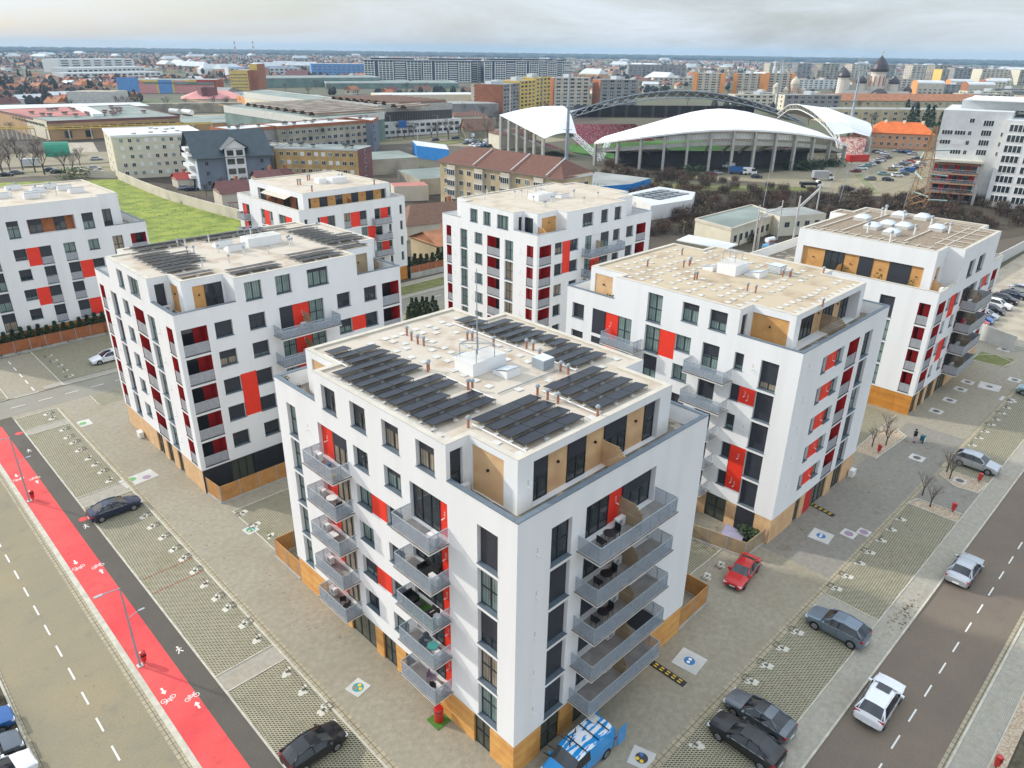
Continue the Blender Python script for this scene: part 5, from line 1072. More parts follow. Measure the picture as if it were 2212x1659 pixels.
# open gate beside the van
m = MB()
for a, b in (((25.3, 22.1), (25.6, 20.2)), ((25.6, 20.2), (26.6, 20.6))):
    for z_ in (.12, 1.0, 2.5): m.tube((*a, z_), (*b, z_), .03, .03, 'anthracite', 4)
    m.tube((*b, .1), (*b, 2.5), .04, .04, 'anthracite', 4)
solo(m, 'metal_gate', 'dark open metal gate frame standing beside the blue van', 'gate')
def fence(P_, h, mt_, label, z=.1, base=.15, post='grey_steel', sp=2.0, name='wooden_fence', grp=None, bm='concrete'):
    o = thing(name, label, 'fence', (P_[0][0], P_[0][1], 0), 0, grp)
    for a, b in zip(P_[:-1], P_[1:]):
        L_ = hypot(b[0]-a[0], b[1]-a[1]); an = atan2(b[1]-a[1], b[0]-a[0]); n = max(1, round(L_/sp))
        m = MB(); m.obox(((a[0]+b[0])/2, (a[1]+b[1])/2), an, L_/2, .1, 0, z+base, bm); part(m, 'base_wall', o)
        for i in range(n):
            c = (a[0]+(b[0]-a[0])*(i+.5)/n, a[1]+(b[1]-a[1])*(i+.5)/n); m = MB(); m.obox(c, an, L_/n/2-.03, .03, z+base+.02, z+h, mt_); part(m, 'slat_panel', o)
        for i in range(n+1):
            c = (a[0]+(b[0]-a[0])*i/n, a[1]+(b[1]-a[1])*i/n); m = MB(); m.obox(c, an, .035, .045, z, z+h+.03, post); part(m, 'post', o)
    return o
fence([(22.7, 66.8), (22.9, 64.1), (31.0, 64.1), (39, 64.1)], 1.9, 'wood_fence', 'yellow-brown slatted fence round the garden under the left-hand block')
fence([(22.7, 48.3), (22.7, 52.6), (28, 52.6)], 1.9, 'wood_fence', 'short slatted fence at the far left foot of the nearest block'); fence([(41.1, 22.4), (45.4, 22.5), (45.4, 27), (41.2, 27)], 1.9, 'wood_fence', 'slatted fence round the garden at the right foot of the nearest block')
fence([(56.5, 23.3), (53.3, 23.4), (52.2, 28.5), (48.5, 40)], 1.6, 'wood_grey', 'weathered slatted fence round the garden behind the red car')
fence([(12, 122.2), (30.6, 122.2), (41, 122.2)], 2.0, 'wood_rust', 'long orange slatted fence below the hedge at the left', z=.1, base=.3)
fence([(85.2, 114.9), (100, 114.6), (130, 114.2)], 2.4, 'wood_rust', 'orange slatted fence on a concrete base beside the verge at the back', z=.1, base=1.0)
# garden cover and air unit
m = MB(); 
for i in range(9): t0, t1 = pi*i/9, pi*(i+1)/9; m.face([(50.4-.9*cos(t0)+3.0, 26.4, .1+.75*sin(t0)), (50.4-.9*cos(t1)+3.0, 26.4, .1+.75*sin(t1)), (50.4-.9*cos(t1)+3.0, 29.0, .1+.75*sin(t1)), (50.4-.9*cos(t0)+3.0, 29.0, .1+.75*sin(t0))], 'tarp_lilac') if 'tarp_lilac' in MT else None
mat('tarp_lilac', (.42, .38, .5), .6, .08, 2)
m = MB(); m.face([(54.0, 24.4, .6), (55.8, 24.8, .6), (55.5, 26.6, 1.1), (53.7, 26.2, 1.1)], 'tarp_lilac'); m.face([(54.0, 24.4, .6), (55.8, 24.8, .6), (55.8, 24.8, .1), (54.0, 24.4, .1)], 'tarp_lilac'); m.face([(53.7, 26.2, 1.1), (54.0, 24.4, .6), (54.0, 24.4, .1), (53.7, 26.2, .1)], 'tarp_lilac'); m.face([(55.5, 26.6, 1.1), (55.8, 24.8, .6), (55.8, 24.8, .1), (55.5, 26.6, .1)], 'tarp_lilac'); m.face([(53.7, 26.2, 1.1), (55.5, 26.6, 1.1), (55.5, 26.6, .1), (53.7, 26.2, .1)], 'tarp_lilac'); solo(m, 'garden_cover', 'lilac-grey cover over garden furniture behind the weathered fence', 'garden cover')
m = MB(); m.box(74.2, 75.1, 22.3, 22.8, .1, .9, 'white_plastic'); solo(m, 'outdoor_unit', 'white air conditioning unit on the ground by the beige-roofed block', 'air conditioner'); m = MB(); m.box(21.9, 22.4, 83.4, 84.3, .1, .8, 'white_plastic'); solo(m, 'outdoor_unit', 'white box unit standing at the foot of the left-hand block', 'air conditioner')
m = MB(); m.box(97, 100.2, 66, 68.8, .05, 3.0, 'white_plastic'); solo(m, 'white_kiosk', 'white metal kiosk right of the block behind the centre', 'kiosk')
# ================================================================ PEOPLE
mat('skin', (.45, .28, .2), .7, .05, 5); mat('coat_black', (.02, .02, .025), .85, .2, 6); mat('trousers_pink', (.55, .40, .48), .85, .1, 6); mat('coat_red', (.45, .02, .04), .8, .1, 6); mat('hair', (.02, .015, .012), .8, .1, 5); mat('bag_teal', (.02, .12, .17), .7, .1, 5)
def person(x, y, z, ang, label, top, bottom, pose):
    o = thing('person', label, 'person', (x, y, z), ang, org=False)
    m = MB()
    def chain(P_, R_, mt_, n=8, cap=True):
        for i in range(len(P_)-1): m.tube(P_[i], P_[i+1], R_[i], R_[i+1], mt_, n, True)
    hip = .9 if pose == 'stand' else .5
    m.lathe((0, 0), [(.11, hip-.04), (.165, hip+.05), (.15, hip+.2), (.19, hip+.42), (.2, hip+.5), (.07, hip+.58), (.055, hip+.66)], 'skin', 10)
    m.lathe((0, 0), [(.05, hip+.62), (.09, hip+.7), (.1, hip+.78), (.085, hip+.86), (.02, hip+.9)], 'skin', 10)
    m.box(.085, .12, -.015, .015, hip+.74, hip+.78, 'skin')
    for s_ in (-1, 1):
        if pose == 'stand': chain([(0, s_*.1, hip), (.07*s_, s_*.11, .48), (.02*s_-.02, s_*.11, .06)], [.1, .065, .045], 'skin'); m.box(-.07+.02*s_, .17+.02*s_, s_*.06, s_*.15, 0, .08, 'black')
        else: chain([(0, s_*.1, hip), (.42, s_*.12, .48), (.42, s_*.12, .06)], [.1, .07, .05], 'skin')
        hx = .22 if pose != 'stand' else (.30 if s_ > 0 else .05); hz = hip+.12; chain([(0, s_*.2, hip+.5), (.06, s_*.27, hip+.25), (hx, s_*.22, hz)], [.055, .045, .035], 'skin')
        for f_ in range(4): m.tube((hx, s_*.22+(f_-1.5)*.018, hz), (hx+.07+.008*(1-abs(f_-1.5)), s_*.22+(f_-1.5)*.02, hz-.04), .009, .008, 'skin', 4)
        m.tube((hx, s_*.19, hz), (hx+.04, s_*.165, hz-.01), .01, .009, 'skin', 4)
    part(m, 'body', o, True)
    c_ = MB(); c_.lathe((0, 0), [(.19, hip-.1), (.2, hip+.05), (.185, hip+.25), (.22, hip+.45), (.21, hip+.53), (.08, hip+.62)], top, 10)
    for s_ in (-1, 1):
        hx = .22 if pose != 'stand' else (.30 if s_ > 0 else .05)
        c_.tube((0, s_*.19, hip+.5), (.06, s_*.27, hip+.25), .075, .065, top, 8); c_.tube((.06, s_*.27, hip+.25), (hx-.03, s_*.225, hip+.14), .065, .05, top, 8)
    part(c_, 'coat', o, True)
    t_ = MB()
    for s_ in (-1, 1):
        if pose == 'stand': t_.tube((0, s_*.1, hip), (.07*s_, s_*.11, .48), .115, .085, bottom, 8); t_.tube((.07*s_, s_*.11, .48), (.02*s_-.02, s_*.11, .1), .085, .075, bottom, 8)
        else: t_.tube((0, s_*.1, hip), (.42, s_*.12, .48), .11, .085, bottom, 8); t_.tube((.42, s_*.12, .48), (.42, s_*.12, .1), .08, .07, bottom, 8)
    part(t_, 'trousers', o, True)
    h_ = MB(); h_.lathe((-.02, 0), [(.1, hip+.72), (.115, hip+.8), (.095, hip+.88), (.02, hip+.92)], 'hair', 10); part(h_, 'hair', o, True); return o
person(88.9-1.2, 20.6, .08, -.9, 'person in a black hooded coat and pink trousers pushing a teal trolley', 'coat_black', 'trousers_pink', 'stand')
m = MB(); m.box(88.15, 88.7, 19.7, 20.15, .35, .95, 'bag_teal'); ob = solo(m, 'shopping_trolley', 'teal and white trolley pushed across the courtyard by the person in black', 'trolley')
q = MB(); q.box(88.2, 88.65, 19.66, 19.7, .2, .75, 'white_paint'); part(q, 'bag_front', ob)
for a in (88.2, 88.65):
    q = MB(); q.tube((a, 19.8, .18), (a+.04, 19.8, .18), .1, .1, 'tyre', 10); part(q, 'wheel', ob)
q = MB(); q.tube((88.2, 20.15, .95), (88.1, 20.35, 1.1), .015, .015, 'iron', 5); q.tube((88.65, 20.15, .95), (88.3, 20.35, 1.1), .015, .015, 'iron', 5); part(q, 'handle', ob)
person(106.2, 23.1, 9.0, -PI/2, 'person in a red top standing on the balcony of the low right block', 'coat_red', 'coat_black', 'stand')
# ================================================================ BALCONY FURNITURE
def chair(x, y, z, ang, mt_, label, grp=None):
    o = thing('balcony_chair', label, 'chair', (x, y, z), ang, grp, org=False)
    m = MB(); m.box(-.23, .23, -.23, .23, .42, .46, mt_); part(m, 'seat', o); m = MB(); m.box(-.25, -.21, -.23, .23, .46, .9, mt_); part(m, 'backrest', o)
    for a in (-.2, .2):
        for b in (-.2, .2): m = MB(); m.tube((a, b, 0), (a, b, .42), .02, .02, mt_, 4); part(m, 'leg', o)
def table(x, y, z, r, mt_, label, sq=False):
    o = thing('balcony_table', label, 'table', (x, y, z), 0, org=False)
    m = MB(); (m.box(-r, r, -r*.7, r*.7, .68, .72, mt_) if sq else m.lathe((0, 0), [(r, .68), (r, .72), (.01, .725)], mt_, 16)); part(m, 'table_top', o)
    for a in (-.25, .25):
        for b in (-.2, .2): m = MB(); m.tube((a, b, 0), (a*.7, b*.7, .68), .015, .015, 'iron', 4); part(m, 'leg', o)
table(21.9, 40.1, 12.0, .4, 'white_paint', 'oval white table on the left balcony one below the top'); chair(21.8, 39.2, 12.0, 1.6, 'black', 'dark chair beside the oval white table')
def sofa(x, y, z, ang, label, w=.7):
    o = thing('lounge_seat', label, 'sofa', (x, y, z), ang, org=False); m = MB(); m.box(-.35, .35, -w/2, w/2, .1, .4, 'black'); part(m, 'seat', o); m = MB(); m.box(-.4, -.3, -w/2, w/2, .4, .8, 'black'); part(m, 'backrest', o)
    for s_ in (-1, 1): m = MB(); m.box(-.35, .35, s_*w/2, s_*(w/2+.08), .1, .6, 'black'); part(m, 'armrest', o)
sofa(22.1, 29.4, 12.0, 3.14, 'black two-seat sofa on the balcony one below the top right', 1.3)
m = MB(); m.box(21.2, 22.55, 28.1, 31.5, 9.004, 9.03, 'pitch'); solo(m, 'turf_mat', 'green artificial turf on the third balcony down', 'mat'); sofa(21.8, 31.0, 9.03, -1.57, 'black armchair left on the turf balcony'); sofa(21.9, 29.0, 9.03, 1.57, 'black armchair right on the turf balcony'); table(21.8, 30.1, 8.8, .33, 'black', 'low black table between armchairs on turf', True)
table(21.9, 29.0, 6.0, .38, 'disc_teal', 'round turquoise table on the second lowest right balcony'); chair(21.7, 29.7, 6.0, -1.5, 'coping', 'folding chair near the turquoise table'); chair(22.2, 29.9, 6.0, -1.7, 'coping', 'folding chair behind the turquoise table')
chair(21.8, 28.9, 3.0, .5, 'black', 'dark chair on the lowest right balcony'); chair(22.1, 29.6, 3.0, -1.2, 'disc_mauve', 'magenta chair on the lowest right balcony')
chair(21.8, 39.4, 3.0, 2, 'black', 'dark green plastic chair on the lowest left balcony'); chair(22.0, 40.2, 3.0, 1, 'black', 'second dark plastic chair on the lowest left balcony')
m = MB(); m.face([(21.4, 40.1, 9.35), (22.2, 40.1, 9.35), (22.2, 40.9, 9.35), (21.4, 40.9, 9.35)], 'white_paint'); m.box(21.75, 21.85, 40.45, 40.55, 9.0, 9.34, 'iron'); solo(m, 'low_table', 'square white low table on the middle left balcony', 'table')
m = MB(); m.lathe((21.5, 38.8), [(.16, 15.0), (.2, 15.35), (.01, 15.36)], 'disc_yellow', 12); solo(m, 'bucket', 'yellow bucket on the top left balcony', 'bucket'); m = MB(); m.lathe((22.2, 40.5), [(.1, 15.0), (.13, 15.22), (.01, 15.23)], 'disc_blue', 12); solo(m, 'bucket', 'small blue bucket on the top left balcony', 'bucket')
for i, f in enumerate((5, 4, 3)):
    nm = ('top', 'second', 'middle')[i]
    table(29.6, 21.4, 3*f, .38, 'black', 'dark round table on the %s long balcony' % nm); chair(28.9, 21.4, 3*f, 0, 'black', 'black chair left of the table, %s long balcony' % nm); chair(30.3, 21.5, 3*f, 3.1, 'black', 'black chair right of the table, %s long balcony' % nm)
m = MB(); m.box(33.2, 35.2, 20.5, 22.1, 6.004, 6.03, 'black_wall'); solo(m, 'dark_mat', 'dark mat covering the right end of the second lowest long balcony', 'mat')
for (x, y, z_, h_, lb, mt_) in ((23.2, 47.6, 18.1, .9, 'yellow-green potted shrub on the corner terrace of the nearest block', 'foliage_light'), (23.4, 46.4, 18.1, .5, 'small potted plant beside the yellow-green shrub', 'foliage'), (24.1, 43.2, 18.1, 1.3, 'tall dried plant in a wooden box on the terrace', 'coat_red')):
    random.seed(int(x*10)); m = MB(); m.lathe((x, y), [(.16, z_), (.22, z_+.3), (.02, z_+.29)], 'terracotta_pot', 10); ob = solo(m, 'plant_pot', lb, 'potted plant'); q = MB()
    for i in range(160):
        a, r, zz = random.uniform(0, 6.3), random.uniform(0, .33 if h_ < 1.2 else .1), z_+.3+h_*random.random(); c_ = (x+r*cos(a), y+r*sin(a), zz); s_ = .06; q.face([(c_[0]-s_, c_[1], c_[2]), (c_[0], c_[1]-s_, c_[2]+s_), (c_[0]+s_, c_[1]+.02, c_[2]), (c_[0], c_[1]+s_, c_[2]-s_)], mt_)
    part(q, 'leaves', ob)
random.seed(21)
# ================================================================ VEGETATION PROTOTYPES
def leaf_cloud(m, n, fn, s, mt1, mt2, p2=.3):
    for i in range(n):
        x, y, z = fn(); a = random.uniform(0, 6.28); e = s*random.uniform(.6, 1.4); t = random.uniform(-.8, .8)
        ux, uy, uz = cos(a)*e, sin(a)*e, t*e*.5; vx, vy, vz = -sin(a)*e*.5, cos(a)*e*.5, e*random.uniform(-.2, .9)
        m.face([(x-ux, y-uy, z-uz), (x+vx, y+vy, z+vz), (x+ux, y+uy, z+uz), (x-vx, y-vy, z-vz*.4)], mt2 if random.random() < p2 else mt1)
def bare_tree(seed, H=9.0, mt='twig', bark='bark', dens=1.0):
    random.seed(seed); o = thing('bare_tree', 'bare leafless winter tree', 'tree')
    tk, cr_ = MB(), MB()
    tk.tube((0, 0, 0), (0, 0, H*.28), H*.022, H*.016, bark, 6)
    def grow(p, d, L_, r, lev):
        q = (p[0]+d[0]*L_, p[1]+d[1]*L_, p[2]+d[2]*L_)
        (tk if lev == 0 else cr_).tube(p, q, r, r*.6, bark if lev < 2 else mt, 4 if lev < 2 else 3, False)
        if lev >= 4: return
        nb = (4, 4, 4, 4)[lev]
        for i in range(nb):
            a = random.uniform(0, 6.28); s_ = random.uniform(.35, .85); t = random.uniform(.45, 1.0)
            nd = Vector((d[0]+s_*cos(a), d[1]+s_*sin(a), d[2]+random.uniform(-.25, .35))).normalized(); b = (p[0]+(q[0]-p[0])*t, p[1]+(q[1]-p[1])*t, p[2]+(q[2]-p[2])*t)
            grow(b, nd, L_*random.uniform(.55, .8), r*.5, lev+1)
    for i in range(4):
        a = i*1.57+random.uniform(-.5, .5); s_ = random.uniform(.25, .6); grow((0, 0, H*random.uniform(.18, .3)), Vector((s_*cos(a), s_*sin(a), 1)).normalized(), H*.27, H*.012, 1)
    part(tk, 'trunk', o); part(cr_, 'crown', o); return o
TREES = [bare_tree(s_, 9.0, m_) for s_, m_ in ((1, 'twig'), (2, 'twig_grey'), (3, 'twig'))]
def conifer(seed, H=4.0, R=.9, label='conifer', nm='conifer_tree'):
    random.seed(seed); o = thing(nm, label, 'conifer'); t = MB(); t.tube((0, 0, 0), (0, 0, H*.9), .08*H/4, .02, 'bark', 6); part(t, 'trunk', o); m = MB()
    def fn():
        z = random.random()**1.3*H*.97; r = R*(1-z/H)**.8*(1+.15*sin(z*7/H*3)); a = random.uniform(0, 6.28); k_ = r*random.uniform(.55, 1.05); return (k_*cos(a), k_*sin(a), z+.08)
    leaf_cloud(m, 650, fn, R*.2, 'foliage', 'foliage_mid', .35); part(m, 'crown', o); return o
mat('foliage_mid', (.06, .10, .035), .9, .3, 3)
CON = conifer(5, 4.0, .95); CON2 = conifer(6, 12.0, 3.0, nm='fir_tree')
def bush(seed, mt1, mt2, n=420, R=1.6, H=2.2):
    random.seed(seed); m = MB()
    for i in range(n):
        a = random.uniform(0, 6.28); r = R*sqrt(random.random())*.9; z0 = random.uniform(0, .5)*H; h_ = H*random.uniform(.3, .6)*(1-.35*(r/R)**2); x, y = r*cos(a)*.8, r*sin(a)*.8; dx, dy = (x*.25+random.uniform(-.3, .3)), (y*.25+random.uniform(-.3, .3)); w = .022
        b = random.uniform(0, 3.14); m.face([(x-w*cos(b), y-w*sin(b), z0), (x+w*cos(b), y+w*sin(b), z0), (x+dx, y+dy, z0+h_)], mt1 if random.random() < .7 else mt2)
    leaf_cloud(m, n//3, lambda: (random.uniform(-1, 1)*R*.7, random.uniform(-1, 1)*R*.7, random.uniform(.1, .75)*H), .13, mt1, mt2)
    return solo(m, 'shrub', 'leafless brown shrub', 'shrub', loc=(0, 0, 0))
mat('scrub_dark', (.045, .035, .027), .95, .3, 2); mat('scrub_red', (.13, .075, .05), .95, .3, 2); mat('scrub_straw', (.22, .17, .10), .95, .3, 2)
BU = [bush(31, 'scrub_dark', 'scrub_red'), bush(32, 'scrub_red', 'scrub_dark'), bush(33, 'scrub_dark', 'scrub_straw')]
random.seed(77)
def inpoly(x, y, P_):
    c_ = False
    for i in range(len(P_)):
        a, b = P_[i-1], P_[i]
        if (a[1] > y) != (b[1] > y) and x < (b[0]-a[0])*(y-a[1])/(b[1]-a[1])+a[0]: c_ = not c_
    return c_
def scatter(P_, n, sep, avoid=()):
    xs = [p[0] for p in P_]; ys = [p[1] for p in P_]; out = []; tries = 0
    while len(out) < n and tries < n*40:
        tries += 1; x, y = random.uniform(min(xs), max(xs)), random.uniform(min(ys), max(ys))
        if not inpoly(x, y, P_) or any(a0 < x < a1 and b0 < y < b1 for a0, a1, b0, b1 in avoid): continue
        if all((x-a)**2+(y-b)**2 > sep*sep for a, b in out): out.append((x, y))
    return out
# hedges and conifers close by
for i in range(26):
    first_or_dup(CON, ST, (13+1.12*i, 123.15, .1), random.uniform(0, 6), 'dark conifer in the hedge above the long orange fence', 'hedge conifers at the left', (1.05, 1.05, random.uniform(.72, .92)))
for i in range(14): dup(CON, (86+1.5*i, 116.4, .1), random.uniform(0, 6), 'dark conifer in the hedge behind the orange fence at the back', 'hedge conifers at the back', (1.3, 1.3, random.uniform(.95, 1.15)))
for i, (px, py) in enumerate([(210, 680), (290, 670), (400, 655), (475, 665), (585, 640), (345, 760), (440, 830), (250, 790), (540, 860), (150, 830), (640, 720)]):
    x, y = ck((1500, 980, 200*2212/952), px, py, 3.6); dup(CON, (x, y, .1), i, 'small pointed conifer between the left-hand and centre blocks', 'conifers between two blocks', (1.0, 1.0, .95))
for i, (x, y) in enumerate([(83.0, 23.6), (84.5, 22.6), (87.3, 23.6), (74.5, 14.5), (81.9, 14.9), (83.2, 15.6), (76.2, 15.8)]):
    t_ = bare_tree(50+i, 3.6, 'twig_grey') if i < 2 else copy_tree(sap); t_.location = (x, y, .1); t_.name = 'sapling'; t_['category'] = 'sapling'; t_['label'] = 'thin leafless sapling in a gravel bed by the courtyard'; t_['group'] = 'saplings in gravel beds'
    if i < 2: sap = t_
random.seed(5)
q = MB(); leaf_cloud(q, 500, lambda: (52.0+random.uniform(-2.4, 1.6), 31+random.uniform(-1.5, 3.5), random.uniform(.2, 2.6)), .22, 'foliage', 'foliage_mid'); solo(q, 'garden_bush', 'dark green bush growing behind the weathered slatted fence', 'bush')
q = MB(); leaf_cloud(q, 300, lambda: (56.0+random.uniform(-.7, .4), 24.6+random.uniform(-.8, .8), random.uniform(.1, 1.5)), .18, 'foliage', 'foliage_mid'); solo(q, 'garden_bush', 'small green bush beside the lilac garden cover', 'bush')
for i, (x, y, z_) in enumerate([(95.6, 27.3, 15.1), (95.6, 31.3, 15.1), (95.5, 35.6, 15.1), (57.2, 43.9, 18.1)]):
    q = MB(); leaf_cloud(q, 120, lambda: (x+random.uniform(-.35, .35), y+random.uniform(-.5, .5), z_+random.uniform(.3, 1.9 if i != 3 else 1.2)), .12, 'foliage', 'foliage_mid'); solo(q, 'terrace_plant', ['potted evergreen at the right end of the timber terrace', 'round potted evergreen in the middle of the timber terrace', 'tangle of potted plants by the timber terrace screen', 'potted plants on the corner terrace of the beige-roofed block'][i], 'potted plant')
# ================================================================ GENERIC BUILDINGS
mat('wall_cream', (.66, .61, .47), .85, .05, .4); mat('wall_beige', (.52, .42, .26), .85, .14, .25); mat('wall_ochre', (.50, .33, .13), .85, .15, .3); mat('wall_plum', (.20, .09, .09), .85, .12, .3); mat('wall_grey', (.28, .27, .26), .85, .15, .2)
mat('wall_slate', (.17, .20, .25), .85, .08, .4); mat('wall_white', (.72, .72, .70), .85, .06, .4); mat('wall_dirty', (.36, .32, .25), .9, .3, .15); mat('wall_rusty', (.50, .31, .15), .9, .25, .12, col2=(.30, .22, .13), thr=(.45, .75)); mat('wall_brick', (.36, .13, .06), .85, .12, .3)
mat('wall_orange', (.72, .30, .09), .85, .06, .4); mat('wall_yellow', (.72, .50, .12), .85, .06, .4); mat('wall_salmon', (.66, .34, .19), .85, .06, .3); mat('wall_pale', (.58, .52, .42), .85, .1, .2); mat('wall_pink', (.66, .30, .27), .85, .05, .3); mat('wall_blue', (.13, .30, .60), .8, .06, .3); mat('wall_red', (.42, .06, .05), .85, .06, .3); mat('wall_lime', (.62, .66, .34), .85, .06, .3)
stripemat('roof_brown', (.17, .075, .05), (.11, .05, .035), 3.0, 'Z', .85, .6, .25); stripemat('roof_old', (.22, .12, .075), (.14, .08, .055), 3.0, 'Z', .85, .6, .25)
mat('roof_orange_dull', (.40, .13, .05), .85, .15, .4); mat('roof_orange', (.66, .15, .03), .85, .1, .4); mat('roof_rust', (.38, .16, .075), .85, .2, .4); mat('roof_slate', (.055, .075, .085), .7, .12, .5); mat('roof_maroon', (.13, .045, .04), .7, .12, .6)
mat('roof_flat', (.30, .31, .29), .9, .15, .12); mat('roof_flat_green', (.22, .26, .23), .9, .2, .08); mat('roof_pale', (.56, .58, .58), .8, .08, .1); mat('roof_red_felt', (.42, .16, .13), .9, .15, .1); mat('roof_white', (.80, .80, .79), .6, .03, .2); mat('blue_sheet', (.01, .20, .55), .6, .08, .3)
mat('corrugated_green', (.17, .24, .21), .8, .2, .1); stripemat('glazing_grid', (.05, .05, .055), (.16, .14, .14), .7, 'XY', .3, .8, .1); stripemat('metal_white', (.64, .64, .58), (.5, .5, .45), .8, 'XY', .8, .85, .1)
def unit_window(fr, gl, div=2):
    m = MB(); m.box(-.5, .5, -.06, .03, -.5, .5, fr); w = 1.0/div
    for i in range(div): m.box(-.5+w*i+.1/div*.5+.01, -.5+w*(i+1)-.1/div*.5-.01, -.075, -.05, -.44, .44, gl)
    return m.data('window')
UW = {'w': unit_window('white_paint', 'window_glass'), 'd': unit_window('grey_steel', 'window_glass'), 'c': unit_window('white_paint', 'curtain'), 's': unit_window('white_paint', 'white_plastic', 1), 'n': unit_window('window_glass', 'window_glass', 1), 'wide': unit_window('white_paint', 'window_glass', 4)}
WC = {}
def winrow(o, A, B, zs, n, w, h, kinds='wwwc', marg=.5, skip=0.0, off=.02, name='window', cols=None):
    """windows along wall A->B; outward side is to the right of A->B"""
    L_ = hypot(B[0]-A[0], B[1]-A[1]); a = atan2(B[1]-A[1], B[0]-A[0]); nx, ny = sin(a), -cos(a); org = ORG[o.name]
    for z in zs:
        for i in (range(n) if cols is None else cols):
            if random.random() < skip: continue
            if WC.get(o.name, 0) >= 100: return
            t = marg+(L_-2*marg)*(i+.5)/n; ob = bpy.data.objects.new(name, UW[random.choice(kinds.split(',') if ',' in kinds else ([kinds] if kinds in UW else kinds))]); C.objects.link(ob); ob.parent = o
            ob.location = (A[0]+(B[0]-A[0])*t/L_+nx*off-org[0], A[1]+(B[1]-A[1])*t/L_+ny*off-org[1], z+h/2-org[2]); ob.rotation_euler = (0, 0, a); ob.scale = (w, 1, h); WC[o.name] = WC.get(o.name, 0)+1
def body(name, label, cat, P_, h, wm, top='roof_flat', z0=0.0, rim=None, group=None, rh=.5):
    o = thing(name, label, cat, (P_[0][0], P_[0][1], z0), 0, group); m = MB(); m.prism(P_, z0, z0+h, wm, top, False); part(m, 'wall', o)
    if rim:
        m = MB(); n = len(P_)
        for i in range(n):
            a, b = P_[i], P_[(i+1) % n]; m.obox(((a[0]+b[0])/2, (a[1]+b[1])/2), atan2(b[1]-a[1], b[0]-a[0]), hypot(b[0]-a[0], b[1]-a[1])/2+.15, .15, z0+h-rh, z0+h+.3, rim)
        part(m, 'roof_edge', o)
    return o
def quad_from(A, B, d):      # rectangle with front A->B (outward to the right), depth d behind
    a = atan2(B[1]-A[1], B[0]-A[0]); nx, ny = -sin(a)*d, cos(a)*d
    return [A, B, (B[0]+nx, B[1]+ny), (A[0]+nx, A[1]+ny)]
def roof_gable(o, P_, z, hr, mt, ov=.5, hip=0.0, name='roof'):
    """P_: rectangle, ridge parallel to P0->P1"""
    (x0, y0), (x1, y1), (x2, y2), (x3, y3) = P_; L_ = hypot(x1-x0, y1-y0); ux, uy = (x1-x0)/L_, (y1-y0)/L_; D = hypot(x3-x0, y3-y0); vx, vy = (x3-x0)/D, (y3-y0)/D
    def pt(a, b, zz): return (x0+ux*a+vx*b, y0+uy*a+vy*b, zz)
    zl = z-ov*hr/(D/2); hp = hip; e = ov if not hip else -hp
    A_, B_, C_, D_ = pt(-ov, -ov, zl), pt(L_+ov, -ov, zl), pt(L_+ov, D+ov, zl), pt(-ov, D+ov, zl); R0, R1 = pt(-e if not hip else hp, D/2, z+hr), pt(L_+e if not hip else L_-hp, D/2, z+hr)
    m = MB(); m.face([A_, B_, R1, R0], mt); m.face([C_, D_, R0, R1], mt)
    if hip: m.face([B_, C_, R1], mt); m.face([D_, A_, R0], mt)
    m.face([A_, D_, C_, B_], mt); r = part(m, name, o)
    if not hip:
        m = MB(); w_ = o.children[0].data.materials[0].name
        for a in (0, L_): m.face([pt(a, 0, z), pt(a, D, z), pt(a, D/2, z+hr*.98)], w_)
        part(m, 'gable_wall', o)
    return r
def clutter(o, P_, z, n, hh=1.0, mt='anthracite', name='roof_vent', s=.5):
    org = ORG[o.name]; m = MB(); m.box(-s, s, -s, s, 0, hh*.7, 'concrete'); m.box(-s*1.3, s*1.3, -s*1.3, s*1.3, hh*.7, hh, mt); me = m.data(name)
    for i in range(n):
        a, b = random.uniform(.1, .9), random.uniform(.15, .85); x = P_[0][0]+(P_[1][0]-P_[0][0])*a+(P_[3][0]-P_[0][0])*b; y = P_[0][1]+(P_[1][1]-P_[0][1])*a+(P_[3][1]-P_[0][1])*b
        ob = bpy.data.objects.new(name, me); C.objects.link(ob); ob.parent = o; ob.location = (x-org[0], y-org[1], z-org[2])
# ---- cream hotel-like block
H = quad_from((84, 276), (108, 268.5), 27); H = [(84, 276), (112, 268.5), (118, 296), (90, 303)]
o = body('cream_block', 'cream five-storey block with small windows and a bright white roof', 'building', H, 14, 'wall_cream', 'roof_white', rim='roof_white'); zs = [1.2, 3.9, 6.6, 9.3, 11.8]
winrow(o, H[0], H[1], zs, 10, 1.1, 1.3, 'wwsc', 1.5); winrow(o, H[3], H[0], zs, 2, .9, 1.2, 'w', 5); clutter(o, H, 14, 9, .5, 'roof_pale', 'roof_hatch', .7)
mat('wall_slate_lit', (.55, .60, .63), .85, .05, .4)  # slate wall tone lightened; sunlight on the left face is put into the colour
